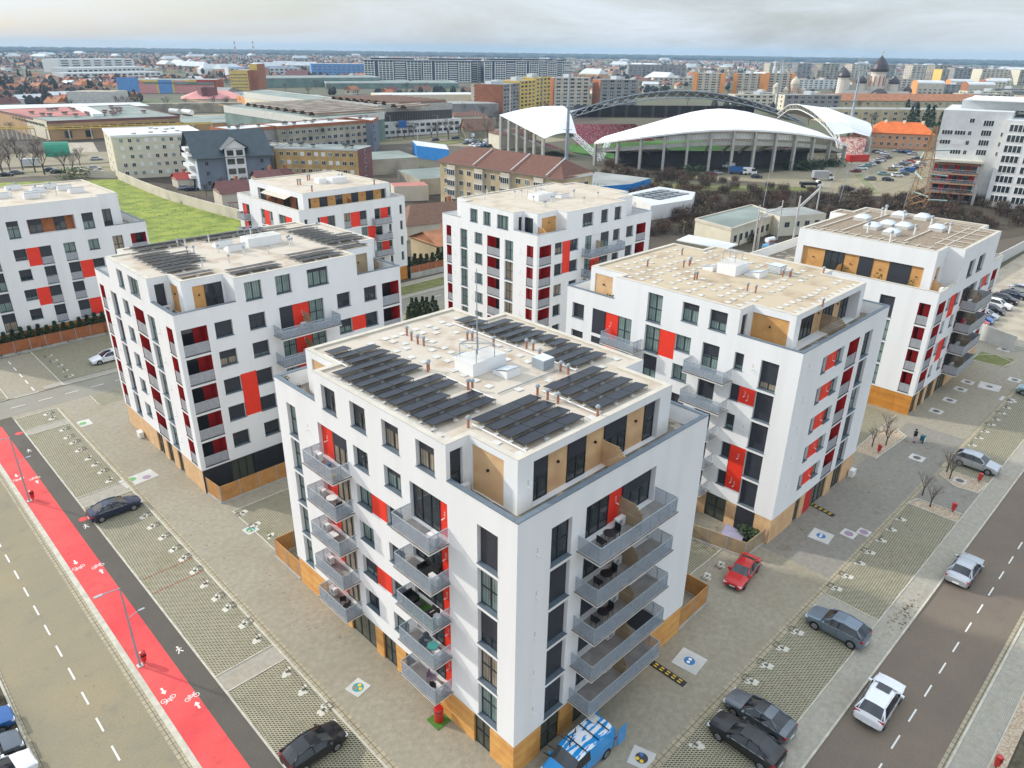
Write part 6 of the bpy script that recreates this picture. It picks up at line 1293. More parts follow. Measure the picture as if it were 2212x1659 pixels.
# ---- slate-roofed villa block
V = [(96, 238), (118, 233), (122, 252), (100, 257)]
o = body('slate_house', 'grey and white apartment house with a big dark slate roof', 'house', V, 10.5, 'wall_slate', 'roof_slate'); roof_gable(o, V, 10.5, 6.6, 'roof_slate', 1.2)
m = MB(); m.prism([(95.9, 238.3), (96.2, 238.0), (100.2, 256.8), (99.9, 257.1)], 0, 10.4, 'wall_slate_lit'); part(m, 'side_wall', o)
m = MB(); m.prism([(104, 235.2), (110, 233.8), (111, 236), (105, 237.5)], 0, 12.5, 'wall_white', 'roof_slate'); part(m, 'bay', o); m = MB()
m.face([(102.8, 234.6, 12.0), (107.2, 233.7, 15.2), (109.5, 243, 15.2), (105, 244, 12.0)], 'roof_slate'); m.face([(111.6, 232.7, 12.0), (107.2, 233.7, 15.2), (109.5, 243, 15.2), (113.8, 242, 12.0)], 'roof_slate'); m.face([(103.6, 234.9, 12.4), (110.6, 233.4, 12.4), (107.2, 234.1, 14.9)], 'wall_white'); part(m, 'dormer', o)
for z in (1.2, 4.2, 7.2): winrow(o, (104, 235.2), (110, 233.8), [z+.3 if z < 7 else 7.5], 2, 2.3, 1.7, 'n', .2, name='window')
winrow(o, (104, 235.2), (110, 233.8), [10.2], 2, 2.0, 1.6, 'n', .2)
winrow(o, V[0], V[1], [1.3, 4.3, 7.3], 5, 1.0, 1.5, 'd', .6, cols=(0, 4)); winrow(o, V[3], V[0], [1.3, 4.3, 7.3], 5, 1.3, 1.6, 'w', .8); m = MB()
for z in (3.0, 6.0, 9.0, 11.2): m.obox((97.1, 247.6), atan2(-19, -4)+pi, 5 if z < 10 else 3, .9, z, z+1.0, 'wall_white')
part(m, 'balcony', o); m = MB()
for t in (.3, .42, .62, .8): x, y = 96+22*t, 238-5*t; m.obox((x+1.6, y+5), -.22, .35, .5, 13.2, 14.4, 'roof_white')
# ---- grey panel-built row
G_ = [(130, 279), (205, 276)]
GP = [[(128, 281), (148, 284.5), (147, 297), (127, 297)], [(148, 283), (193, 286), (192, 300), (147.4, 297.5)], [(193, 283), (205, 296), (196, 306), (185, 298)]]
for i, (P_, wm, lb) in enumerate([(GP[0], 'wall_grey', 'left end of the long grey panel block with brick-red roof edge'), (GP[1], 'wall_dirty', 'middle of the long grey panel block with many mixed windows'), (GP[2], 'wall_slate', 'dark slate-coloured right end of the long panel block')]):
    o = body('panel_block', lb, 'building', P_, 13, wm, 'roof_pale', rim='wall_brick', rh=.9)
    if i == 1: winrow(o, P_[0], P_[1], [1.4, 4.2, 7.0, 9.8], 14, 1.7, 1.4, 'wwdwn', 1)
    if i == 0: winrow(o, P_[3], P_[0], [1.4, 4.2, 7.0, 9.8], 4, 1.4, 1.4, 'w', 1)
    if i == 2: winrow(o, P_[0], P_[1], [4.2, 7.0, 9.8], 5, 1.3, 1.4, 'wn', 1, cols=(0, 1))
    clutter(o, P_, 13.1, (5, 10, 3)[i], .9)
# ---- ochre block with plum end wall
P_ = [(120, 209), (143, 211), (143, 211), (143, 211)]; P_ = [(122, 217), (143, 206.5), (149, 217.5), (128, 229)]
P_ = [(121, 235), (139, 213.5), (148, 219), (130, 242)]
o = body('ochre_block', 'ochre four-storey block with black roof vents in a row', 'building', P_, 11.4, 'wall_ochre', 'roof_flat_green', rim='roof_pale', rh=.3); winrow(o, P_[0], P_[1], [1.0, 3.7, 6.4, 9.1], 11, 1.3, 1.3, 'wwwcs', 1); clutter(o, P_, 11.5, 9, 1.1)
m = MB(); m.prism([(139.02, 213.3), (148.2, 218.9), (148.0, 219.2), (139.0, 213.7)], 0, 11.5, 'wall_plum'); part(m, 'end_wall', o); winrow(o, (139.02, 213.3), (148.2, 218.9), [1.2, 4.0, 6.8, 9.4], 3, 1.1, 1.5, 'w', 1, cols=(1,), off=.06)
P_ = [(115, 251), (122, 238), (131, 243), (124, 256)]
o = body('balcony_block', 'weathered block with pinkish balconies beside the ochre one', 'building', P_, 11.4, 'wall_pale', 'roof_flat', rim='wall_dirty', rh=.3); winrow(o, P_[0], P_[1], [1.0, 3.7, 6.4, 9.1], 4, 1.8, 1.4, 'wn', .6); clutter(o, P_, 11.5, 4, 1.0); m = MB()
for z in (2.8, 5.5, 8.2): m.obox((118.1, 244.2), atan2(-13, 7), 5.5, .6, z, z+1.0, 'wall_salmon' if z > 5 else 'wall_dirty')
part(m, 'balcony', o)
# ---- beige block with brown tiled roof
P_ = [(139, 171), (142.5, 126.5), (155, 127), (152.5, 173)]
o = body('beige_block', 'beige block with a long brown tiled hip roof in front of the stadium', 'building', P_, 12.8, 'wall_beige', 'roof_brown'); roof_gable(o, P_, 12.8, 3.6, 'roof_brown', .9, 5.5)
m = MB()
for i in range(4): a, b = P_[i], P_[(i+1) % 4]; m.obox(((a[0]+b[0])/2, (a[1]+b[1])/2), atan2(b[1]-a[1], b[0]-a[0]), hypot(b[0]-a[0], b[1]-a[1])/2+.2, .18, 12.0, 12.5, 'wall_white')
part(m, 'cornice', o); winrow(o, P_[0], P_[1], [1.0, 3.7, 6.4, 9.4], 14, 1.5, 1.4, 'wwwcd', 1); winrow(o, P_[1], P_[2], [3.7, 6.4, 9.4], 3, 1.6, 1.4, 'w', 1)
for t in (.12, .36, .58, .84):
    m = MB(); x, y = 139+3.5*t, 171-44.5*t; m.obox((x-.35, y), -pi/2+.08, 1.6, .5, 2.5, 11.8, 'wall_pale'); part(m, 'glazed_bay', o); 
    for z in (3.4, 6.1, 9.1): ob = bpy.data.objects.new('bay_window', UW['wide']); C.objects.link(ob); ob.parent = o; org = ORG[o.name]; ob.location = (x-.9-org[0], y-org[1], z+.8); ob.rotation_euler = (0, 0, -pi/2+.08); ob.scale = (2.9, 1, 1.7)
m = MB()
for t in (.32, .63, .9): m.tube((139+3.5*t-1.0, 171-44.5*t, 12.8), (139+3.5*t+6.3, 171-44.5*t, 16.5), .15, .15, 'roof_pale', 4)
part(m, 'fire_wall_capping', o)
# ---- low houses behind the back left block
def house(P_, h, hr, wm, rm, label, hip=0.0, ov=.4, chim=True, group=None, name='house'):
    o = body(name, label, 'house', P_, h, wm, rm, group=group); r = roof_gable(o, P_, h, hr, rm, ov, hip)
    if chim: m = MB(); x, y = (P_[0][0]*.3+P_[2][0]*.7), (P_[0][1]*.4+P_[2][1]*.6); m.box(x-.4, x+.4, y-.4, y+.4, h+hr*.3, h+hr+.9, 'wall_brick'); part(m, 'chimney', r)
    return o
house([(95, 118), (103, 117), (104, 128), (96, 129)], 4.5, 2.0, 'wall_beige', 'roof_rust', 'small beige house with terracotta roof behind the low back block'); house([(104, 141), (124, 136), (127, 147), (107, 152)], 3.8, 3.5, 'wall_pale', 'roof_old', 'long old house with a sagging brown tile roof', 3.5)
house([(88, 205), (96, 203), (98, 213), (90, 215)], 4.4, 2.6, 'wall_pale', 'roof_maroon', 'pale house with a dark maroon metal roof and solar collectors'); house([(101, 208), (108, 206.5), (110, 216), (103, 217)], 6.4, 2.0, 'wall_cream', 'roof_maroon', 'yellowish annex beside the maroon-roofed house')
house([(110, 224), (122, 221), (124, 229), (112, 232)], 3.0, 3.0, 'wall_brick', 'roof_maroon', 'dark red roofed shed under the slate house', 3); house([(92, 246), (96.5, 245), (97, 251), (92.5, 252)], 3, 1.5, 'wall_pale', 'wall_red', 'small bright red roofed hut by the slate house')
m = MB(); m.prism([(86, 197), (97, 194), (97.3, 195), (86.3, 198)], 3, 3.15, 'roof_maroon'); solo(m, 'lean_to', 'dark red lean-to strip of roofing along the garden wall', 'lean-to')
for i, (A, lb) in enumerate([((150, 230), 'grey flat-roofed low hall behind the plum end wall'), ((143, 186), 'low grey warehouse roof right of the plum wall')]):
    x, y = A; body('low_hall', lb, 'building', [(x, y), (x+22, y-6), (x+28, y+14), (x+6, y+20)], 5 if i else 5.5, 'wall_dirty', 'roof_flat_green')
body('red_white_shed', 'small shed with red and white roof beside the beige block', 'shed', [(131, 183), (140, 178), (143, 184), (134, 189)], 4.5, 'wall_pale', 'roof_red_felt')
x, y = ck(T2, 490, 850); x2, y2 = ck(T2, 700, 880); body('blue_hall', 'low hall with a bright blue fascia behind the beige block', 'hall', [(x, y), (x2, y2), (x2+10, y2+14), (x+10, y+16)], 5, 'blue_sheet', 'roof_pale')
body('white_hall', 'white flat hall roof with a grid of glass panels beside the thicket', 'hall', [(167, 116), (178, 132), (195, 133), (195, 120), (184, 114)], 4, 'wall_white', 'roof_pale')
m = MB()
for i in range(5):
    for j in range(3): m.box(176+3.1*i, 178.4+3.1*i, 119.5+3.4*j, 122.2+3.4*j, 4.02, 4.25, 'window_glass')
solo(m, 'glass_panels', 'grid of dark glass roof panels on the white hall', 'roof lights')
P_ = [ck(T2, 1470, 1120), ck(T2, 1875, 1085), ck(T2, 2000, 1045), ck(T2, 1640, 1000)]; body('blue_hall', 'long blue-walled hall right of the brown-roofed block', 'hall', P_, 3.2, 'blue_sheet', 'roof_flat')
# garden walls
def wall(P_, h, t, mt_, label, name='garden_wall'):
    m = MB()
    for a, b in zip(P_[:-1], P_[1:]): m.obox(((a[0]+b[0])/2, (a[1]+b[1])/2), atan2(b[1]-a[1], b[0]-a[0]), hypot(b[0]-a[0], b[1]-a[1])/2, t/2, 0, h, mt_)
    return solo(m, name, label, 'wall')
wall([(84, 277), (82.5, 250), (82, 229), (83.5, 205), (85, 188), (86, 168)], 2.8, .3, 'wall_pale', 'long weathered concrete wall on the far side of the green lawn'); wall([(77, 288), (84, 279)], 2.5, .3, 'wall_pale', 'short stained wall joining the cream block')
wall([(128, 79), (137, 71), (147, 65)], 2.4, .2, 'wall_grey', 'grey precast fence right of the centre block'); wall([(130, 20.5), (138, 38), (180, 37.6), (240, 36)], 2.6, .2, 'pale_concrete', 'pale concrete fence behind the car park at the right')
# ---- old warehouse, tanks, tunnel, pipes
P_ = [(99, 411), (158, 405), (166, 500), (97, 500)]
o = body('warehouse', 'rusty yellow-brown warehouse with reddish and grey roof sections', 'warehouse', P_, 8.6, 'wall_rusty', 'roof_flat_green', rim='wall_plum', rh=.8); m = MB(); m.face([(100, 440, 8.75), (126, 432, 8.75), (132, 500, 8.75), (98, 500, 8.75)], 'roof_red_felt'); part(m, 'red_roofing', o)
m = MB(); m.prism([(123, 425), (128, 424.5), (140, 500), (134, 500)], 8.7, 10.2, 'roof_white'); part(m, 'white_ridge', o); winrow(o, P_[0], P_[1], [1.0], 6, 3, 3, 'n', 3); winrow(o, P_[0], P_[1], [5.2], 14, 3, 1.0, 'n', 2); clutter(o, P_, 8.7, 26, 1.6, 'wall_plum', 'roof_vent', .9)
m = MB(); m.prism([(98.5, 500), (99, 412), (98.6, 411.6), (97.6, 500)], .2, 8.7, 'wall_cream'); part(m, 'side_wall', o); winrow(o, (97.6, 500), (98.5, 412), [6.2], 16, 3, 1, 'n', 3, off=.2)
body('long_shed', 'long pale shed with strip skylights beyond the warehouse', 'shed', [(95, 520), (180, 505), (186, 540), (95, 560)], 7.5, 'wall_grey', 'roof_pale')
mat("tarp_green", (.02, .22, .13), .6, .1, .3)
m = MB(); n = 10
for i in range(n):
    t0, t1 = pi*i/n, pi*(i+1)/n; a, b = (82.5-0, 357), (91, 354.5)
    f = lambda p, t: (p[0]+5*cos(t)*.25, p[1]+5*cos(t)*.97, 5.2*sin(t))
    m.face([f(a, t0), f(b, t0), f(b, t1), f(a, t1)], 'tarp_green')
for p in ((82.5, 357), (91, 354.5)): m.face([(p[0]+5*cos(pi*i/n)*.25, p[1]+5*cos(pi*i/n)*.97, 5.2*sin(pi*i/n)) for i in range(n+1)], 'tarp_green')
solo(m, 'storage_tunnel', 'green tarpaulin storage tunnel in front of the warehouse', 'tunnel tent')
for i, (px, lb, mt_) in enumerate(((1110, 'left tank wagon, white with blue top stripes', 'roof_pale'), (1190, 'right tank wagon, plain white', 'roof_white'))):
    a, b = ck(T1, px, 577+i*5), ck(T1, px+58, 583+i*5); o = thing('tank_wagon', lb+', beside the old warehouse', 'tank wagon', (a[0], a[1], 0)); m = MB(); m.tube((*a, 3.0), (*b, 3.0), 1.6, 1.6, mt_, 12); part(m, 'tank', o); m = MB(); m.tube((*a, 1.0), (*b, 1.0), .5, .5, 'black', 6); part(m, 'chassis', o)
# ---- factory halls with sawtooth rows
FA = [(185, 299), (231, 333), (258, 520), (187, 377)]
FB = [(231, 333), (277, 329), (320, 500), (262, 500)]
for P_, lb, i in (([(178, 300), (224, 318), (238, 420), (180, 400)], 'low factory hall with rows of humped rooflights and green wall', 0), ([(224, 338), (231, 333), (250, 332), (265, 520), (240, 500)], 'factory hall with a long white fascia behind the humped one', 1)):
    o = body('factory_hall', lb, 'factory', P_, 13 if not i else 14, 'corrugated_green' if not i else 'wall_cream', 'roof_flat_green', rim='metal_white', rh=3.0)
    for r_ in range(9):
        m = MB(); y0 = 318+r_*9; xs = (184, 228) if not i else (236, 256)
        for s_ in range(8): t0, t1 = pi*s_/8, pi*(s_+1)/8; m.face([(xs[0]+(r_*.6), y0+2.8*cos(t0), 13.2+i+1.8*sin(t0)), (xs[1]+r_*1.5, y0+6+2.8*cos(t0), 13.2+i+1.8*sin(t0)), (xs[1]+r_*1.5, y0+6+2.8*cos(t1), 13.2+i+1.8*sin(t1)), (xs[0]+(r_*.6), y0+2.8*cos(t1), 13.2+i+1.8*sin(t1))], 'wall_dirty' if s_ % 2 else 'roof_old')
        part(m, 'rooflight', o)
P_ = [(231, 333), (277, 329), (288, 400), (238, 400)]
o = body('factory_hall', 'glass-fronted factory hall with dark glazing over a white ground floor', 'factory', P_, 15, 'glazing_grid', 'roof_flat', rim='concrete', rh=3.2); m = MB(); m.prism([(230, 330), (280, 325), (281, 329), (231, 333)], 0, 7.2, 'wall_white', 'roof_pale'); part(m, 'office_strip', o)
winrow(o, (230, 330), (280, 325), [1.4, 4.4], 13, 2.6, 1.5, 'dn', 1, skip=.15)
for i in range(8):
    m = MB(); x0 = 240; y0 = 340+7*i
    for s_ in range(6): t0, t1 = pi*s_/6, pi*(s_+1)/6; m.face([(x0, y0+2.4*cos(t0), 15.1+1.6*sin(t0)), (x0+38, y0-3+2.4*cos(t0), 15.1+1.6*sin(t0)), (x0+38, y0-3+2.4*cos(t1), 15.1+1.6*sin(t1)), (x0, y0+2.4*cos(t1), 15.1+1.6*sin(t1))], 'roof_old')
    part(m, 'rooflight', o)
body('green_works', 'long green glazed works hall in front of the new towers', 'factory', [(470, 775), (610, 712), (645, 770), (500, 830)], 6, 'corrugated_green', 'roof_flat_green', rim='roof_pale', rh=.6); body('green_works', 'far green works hall behind the yellow office tower', 'factory', [(400, 830), (560, 800), (580, 860), (420, 900)], 10, 'corrugated_green', 'roof_flat_green', rim='roof_pale')
body('market_hall', 'pale hall with white roof beyond the market stalls', 'hall', [(355, 505), (430, 470), (440, 500), (365, 535)], 9, 'wall_cream', 'roof_pale'); body('low_hall', 'grey low hall with glazed wall by the market', 'hall', [(300, 430), (375, 395), (384, 420), (308, 455)], 8, 'wall_grey', 'roof_flat')
for i in range(12):
    m = MB(); x, y = 350+i*5.5, 470-i*3.2; m.prism([(x, y), (x+4.6, y-2.4), (x+10, y+8), (x+5, y+11)], 3.0, 3.4, ('wall_pink', 'roof_orange', 'corrugated_green', 'roof_white')[i % 4]); m.prism([(x+1, y+1), (x+4, y), (x+8, y+8), (x+5, y+9)], 0, 3.0, 'wall_dirty'); solo(m, 'market_stall', 'row stall of the market with %s roof' % ('pink', 'orange', 'green', 'white')[i % 4], 'market stall', 'market stalls')
body('orange_hall', 'low hall with orange front and grey roof behind the glass factory', 'hall', [(262, 545), (315, 520), (325, 550), (270, 575)], 8, 'wall_orange', 'roof_flat')
o = body('red_dome_hall', 'hall with a rounded crimson roof', 'hall', [(238, 600), (280, 580), (292, 610), (250, 630)], 5, 'wall_pale', 'wall_pink'); roof_gable(o, [(238, 600), (280, 580), (292, 610), (250, 630)], 5, 5, 'wall_pink', .5, 12)
house([(243, 255), (262, 250), (266, 262), (247, 267)], 6.5, 1.6, 'wall_cream', 'roof_brown', 'cream house with a low brown roof beside the avenue', 4); house([(262, 300), (276, 294), (284, 306), (268, 312)], 4, 5, 'wall_dirty', 'roof_old', 'old steep-roofed house behind bare trees by the avenue')
house([(292, 345), (312, 338), (318, 352), (298, 359)], 6.5, 1.8, 'wall_cream', 'roof_brown', 'pale house with overhanging brown roof behind the avenue trees', 4)
# ---- yellow office tower, colourful hall, school etc
o = body('office_tower', 'yellow and brick-red office tower with window rows', 'office tower', [(340, 732), (354, 724), (384, 752), (370, 765)], 20.9, 'wall_brick', 'roof_flat'); m = MB(); m.prism([(339.7, 731.6), (353.8, 723.4), (354.2, 724.2), (340.1, 732.4)], 0, 20.5, 'wall_yellow'); part(m, 'yellow_facade', o)
m = MB(); m.prism([(360, 731), (366, 727), (386, 750), (378, 757)], 0, 26.5, 'wall_brick', 'roof_pale'); part(m, 'stair_tower', o); m = MB(); m.prism([(360, 730.8), (365.8, 726.9), (366.2, 727.4), (360.4, 731.5)], 20.9, 26.4, 'wall_yellow'); part(m, 'yellow_facade', o); winrow(o, (339.7, 731.6), (353.8, 723.4), [2+2.9*i for i in range(6)], 11, .9, 1.4, 'w', .5)
o = body('brick_office', 'brown brick office block left of the yellow tower', 'office', [(312, 762), (334, 752), (352, 775), (330, 786)], 12, 'wall_brick', 'roof_flat'); winrow(o, (312, 762), (334, 752), [1.5, 5, 8.4], 9, 2.0, 2.4, 'dn', .5)
for A_, B_, mt_, z0, h_, lb in (((256, 792), (272, 782), 'wall_blue', 0, 14, 'blue end of the colourful supermarket hall'), ((272, 781.8), (331, 752), 'wall_pink', 0, 8, None)):
    if lb: o = body('colourful_hall', 'long hall striped pink, yellow, blue and red', 'hall', [(256, 792), (331, 750), (350, 790), (275, 832)], 11.5, 'wall_pink', 'roof_flat_green')
    m = MB(); m.obox(((A_[0]+B_[0])/2, (A_[1]+B_[1])/2), atan2(B_[1]-A_[1], B_[0]-A_[0]), hypot(B_[0]-A_[0], B_[1]-A_[1])/2, .5, z0, h_, mt_); part(m, 'colour_panel', o)
for t0, t1, z0, z1_, mt_ in ((.28, 1, 8, 9.8, 'corrugated_green'), (.42, .56, 0, 12, 'wall_blue'), (.40, .42, 0, 12, 'wall_yellow'), (.56, .58, 0, 12, 'wall_yellow'), (.25, .4, 10, 11.6, 'wall_yellow'), (.7, .82, 10, 11.6, 'wall_yellow'), (.82, 1, 9.8, 12, 'wall_red')):
    m = MB(); a = (256+75*t0, 792-42*t0); b = (256+75*t1, 792-42*t1); m.obox(((a[0]+b[0])/2-.3, (a[1]+b[1])/2-.5), atan2(-42, 75), hypot(b[0]-a[0], b[1]-a[1])/2, .4, z0, z1_, mt_); part(m, 'colour_panel', o)
o = house([(262, 618), (270, 600), (300, 622), (291, 641)], 8, 3.5, 'wall_white', 'wall_grey', 'white gabled house with grey roof near the colourful hall', 0, .4, False); winrow(o, (270, 600), (300, 622), [1.5, 4.6], 8, 1.2, 1.5, 'n', 1)
o = body('school', 'white stepped school building with horizontal window bands', 'school', [(359, 1440), (372, 1405), (500, 1440), (480, 1475)], 20, 'wall_white', 'roof_pale'); winrow(o, (372, 1405), (500, 1440), [3+3.4*i for i in range(5)], 7, 12, 1.5, 'n', 2)
o = body('school', 'long low white school wing with window band', 'school', [(322, 1255), (335, 1235), (470, 1310), (460, 1330)], 11, 'wall_white', 'roof_pale'); winrow(o, (335, 1235), (470, 1310), [2, 6], 16, 6, 2, 'n', 2)
o = body('school', 'second low white wing in front of the stepped school', 'school', [(285, 1110), (292, 1090), (420, 1110), (412, 1130)], 9, 'wall_white', 'roof_pale'); winrow(o, (292, 1090), (420, 1110), [2, 5.5], 16, 5, 1.8, 'n', 2)
o = body('blue_offices', 'blue striped office building left of the new towers', 'office', [(620, 1060), (700, 1020), (712, 1045), (632, 1085)], 20, 'wall_blue', 'roof_pale'); winrow(o, (620, 1060), (700, 1020), [3+4*i for i in range(4)], 12, 4, 1.6, 'w', 2); o = body('blue_offices', 'pale blue block beyond the green works', 'office', [(500, 1080), (600, 1060), (606, 1085), (506, 1105)], 15, 'roof_pale', 'wall_blue'); winrow(o, (500, 1080), (600, 1060), [2.5, 6.5, 10.5], 14, 4, 2, 'n', 2)
house([(455, 940), (480, 925), (495, 950), (470, 965)], 9, 9, 'wall_yellow', 'roof_old', 'yellow church-like house with a steep roof', 0, .5); house([(500, 925), (520, 905), (545, 930), (525, 950)], 6, 9, 'wall_white', 'roof_maroon', 'white house with a steep maroon roof'); body('blue_shed', 'long shed with bright blue roof behind the yellow tower', 'shed', [(420, 880), (500, 850), (510, 875), (430, 905)], 7, 'wall_white', 'wall_blue')
# ---- row of new white towers
mat('tower_navy', (.045, .055, .085), .7, .1, .3)
TW = [((636, 945), (700, 893), 27.5), ((690, 880), (742, 836), 28.0), ((735, 870), (772, 838), 28.0), ((752, 822), (806, 790), 28.5), ((800, 800), (850, 772), 28.5), ((842, 805), (890, 782), 28)]
for i, (A, B, h_) in enumerate(TW):
    P_ = quad_from(A, B, 22); o = body('tower_block', ['leftmost white new tower of the far row', 'second new tower, white and dark stripes', 'third new tower, set back behind its neighbours', 'fourth new tower of the far row', 'fifth new tower of the far row', 'rightmost new tower with white grid front'][i], 'tower block', P_, h_, 'tower_navy', 'roof_pale', rim='roof_white', rh=.5)
    L_ = hypot(B[0]-A[0], B[1]-A[1]); a = atan2(B[1]-A[1], B[0]-A[0])
    for t0, t1, mt_ in ((0, .18, 'wall_white'), (.24, .5, 'wall_white'), (.72, .98, 'wall_white')):
        m = MB(); c_ = ((A[0]+(B[0]-A[0])*(t0+t1)/2)+sin(a)*.6, (A[1]+(B[1]-A[1])*(t0+t1)/2)-cos(a)*.6); m.obox(c_, a, L_*(t1-t0)/2, .6, 0, h_-2, mt_); part(m, 'white_bay', o)
        aa = (A[0]+(B[0]-A[0])*t0, A[1]+(B[1]-A[1])*t0); bb = (A[0]+(B[0]-A[0])*t1, A[1]+(B[1]-A[1])*t1); winrow(o, aa, bb, [1.2+2.85*k_ for k_ in range(9)], 4 if t0 else 3, L_*(t1-t0)/(5.5 if t0 else 4.2), 1.9, 'nnd', .8, off=1.25)
    m = MB()
    for k_ in range(9): m.obox((A[0]+(B[0]-A[0])*.61+sin(a)*.7, A[1]+(B[1]-A[1])*.61-cos(a)*.7), a, L_*.09, .8, 1+2.85*k_, 2.2+2.85*k_, 'wall_white')
    part(m, 'balcony', o); m = MB(); m.prism(quad_from((A[0]+(B[0]-A[0])*.12, A[1]+(B[1]-A[1])*.12), (A[0]+(B[0]-A[0])*.85, A[1]+(B[1]-A[1])*.85), 20), h_, h_+2.6, 'anthracite', 'roof_white'); part(m, 'top_storey', o)
# ---- cluster of brick, yellow and grey blocks behind the stadium
def slab_tower(A, B, d, h_, w1, w2, lb, nf, nc, group=None, nm='tower_block', sidewin=2, kinds='wwnd', top='roof_flat'):
    P_ = quad_from(A, B, d); o = body(nm, lb, 'tower block', P_, h_, w1, top, group=group, rim=w1, rh=.3); fh = h_/nf; winrow(o, A, B, [fh*k_+.9 for k_ in range(nf)], nc, hypot(B[0]-A[0], B[1]-A[1])/nc*.55, fh*.5, kinds, .8)
    if w2: m = MB(); a = atan2(A[1]-P_[3][1], A[0]-P_[3][0]); m.obox(((A[0]+P_[3][0])/2+sin(a)*.15, (A[1]+P_[3][1])/2-cos(a)*.15), a, d/2, .2, 0, h_, w2); part(m, 'end_wall', o)
    if sidewin: winrow(o, P_[3], A, [fh*k_+.9 for k_ in range(nf)], sidewin, 1.6, fh*.5, kinds, 1.5, off=.4)
    m = MB(); c_ = ((P_[0][0]+P_[2][0])/2, (P_[0][1]+P_[2][1])/2); m.obox(c_, 0, 3, 3, h_, h_+2.6, 'roof_pale'); part(m, 'lift_housing', o); return o
slab_tower((384, 400), (412, 412), 22, 19.5, 'wall_grey', 'wall_brick', 'brick-ended grey block left of the yellow one', 8, 5, sidewin=0); slab_tower((376, 425), (384, 401), 14, 19, 'wall_pale', None, 'narrow pale block front with glazed balconies, leftmost of the cluster', 8, 3, sidewin=0)
slab_tower((413, 412), (440, 422), 20, 21, 'wall_yellow', 'wall_yellow', 'bright yellow block behind the left stand', 8, 4, sidewin=0); slab_tower((440, 422), (468, 432), 20, 22.5, 'wall_yellow', None, 'second yellow block with stair tower', 8, 4, sidewin=0)
slab_tower((470, 430), (498, 416), 20, 22, 'wall_pale', 'wall_brick', 'pale block with brick corner right of the yellow ones', 8, 5, sidewin=0); slab_tower((498, 405), (525, 388), 20, 21, 'wall_grey', 'wall_brick', 'grey block with brick-red end, nearest the stadium roof', 8, 5, sidewin=0)
for i, (x, y) in enumerate([(727, 462), (770, 440), (823, 431)]): 
    slab_tower((x, y), (x+17, y-24), 24, 22, 'wall_pale', None, ['left', 'middle', 'right'][i]+' of three orange-edged tower blocks beyond the stadium', 9, 4, sidewin=0); o = None
    for t in (0, .95): m = MB(); m.obox((x-1+17*t, y-24*t), .3, 2.2, 2.2, 0, 22.5, 'wall_orange'); solo(m, 'orange_pier', ['left', 'middle', 'right'][i]+' tower: orange stair shaft at its '+('left' if t == 0 else 'right')+' edge', 'stair shaft')
slab_tower((574, 284), (610, 256), 16, 13, 'wall_grey', 'wall_cream', 'grey low block with brick strip between two floodlights', 4, 8, sidewin=2); slab_tower((615, 350), (655, 322), 14, 9, 'wall_cream', None, 'cream low block behind the stadium roof truss', 3, 8, sidewin=0)
o = house([(592, 285), (735, 185), (745, 200), (602, 300)], 9, 4.5, 'wall_beige', 'roof_rust', 'long yellowish building with orange-brown roof below the church', 6, .8, False); winrow(o, (592, 285), (735, 185), [1.5, 5.4], 26, 2.4, 1.8, 'wc', 3)
o = body('low_terrace', 'beige block with pale bays behind bare trees, right of the stadium', 'building', [(520, 225), (600, 160), (612, 176), (532, 241)], 8.5, 'wall_beige', 'roof_flat'); winrow(o, (520, 225), (600, 160), [1.5, 5], 14, 2.4, 1.8, 'w', 2)
o = house([(395, 148), (407, 122.5), (421, 129), (409, 155)], 7.5, 4.4, 'wall_salmon', 'roof_orange', 'salmon-pink house with a bright orange hipped roof beyond the car park', 5, .8, False); winrow(o, (395, 148), (407, 122.5), [1.2, 4.3], 8, 1.3, 1.6, 'wwc', 1.2); winrow(o, (407, 122.5), (421, 129), [4.3], 3, 1.2, 1.5, 'w', 1)
for t in (.2, .5, .8): m = MB(); x, y = 402+12*t, 150-25*t; m.box(x-.6, x+.6, y-.6, y+.6, 10, 12.6, 'wall_cream'); part(m, 'chimney', o)
# far panel estates on the horizon
random.seed(9)
for i, (px, py, w, ht, k_) in enumerate([(0, 0, 0, 0, 0)][:0]): pass
def far_slab(x, y, L_, h_, wm, lb, ang=-.72, d=14, nf=9, w2=None, sw=0): return slab_tower((x, y), (x+L_*cos(ang), y+L_*sin(ang)), d, h_, wm, w2, lb, nf, max(3, int(L_/7)), group=None, sidewin=sw)
far_slab(1040, 790, 95, 23, 'wall_grey', 'long grey panel slab on the skyline left of the orange towers', sw=3); far_slab(900, 640, 70, 10, 'wall_pale', 'low pale block with window rows under the grey slab', nf=3)
FS = [(1378, 722, 40, 'wall_pale', 'first pale slab of the far skyline row'), (1425, 690, 36, 'wall_grey', 'second slab of the far skyline row, grey'), (1462, 660, 44, 'wall_dirty', 'third slab of the far skyline row, darker'), (1500, 620, 40, 'wall_pale', 'fourth slab of the far skyline row'), (1540, 585, 42, 'wall_grey', 'fifth slab of the far skyline row, behind the church'),
      (1595, 545, 36, 'wall_pale', 'sixth slab of the far skyline row, right of the dome'), (1640, 520, 44, 'wall_dirty', 'seventh slab of the far skyline row')]
for x, y, L_, wm, lb in FS: far_slab(x, y, L_*.75, 26, wm, lb, d=26, sw=4)
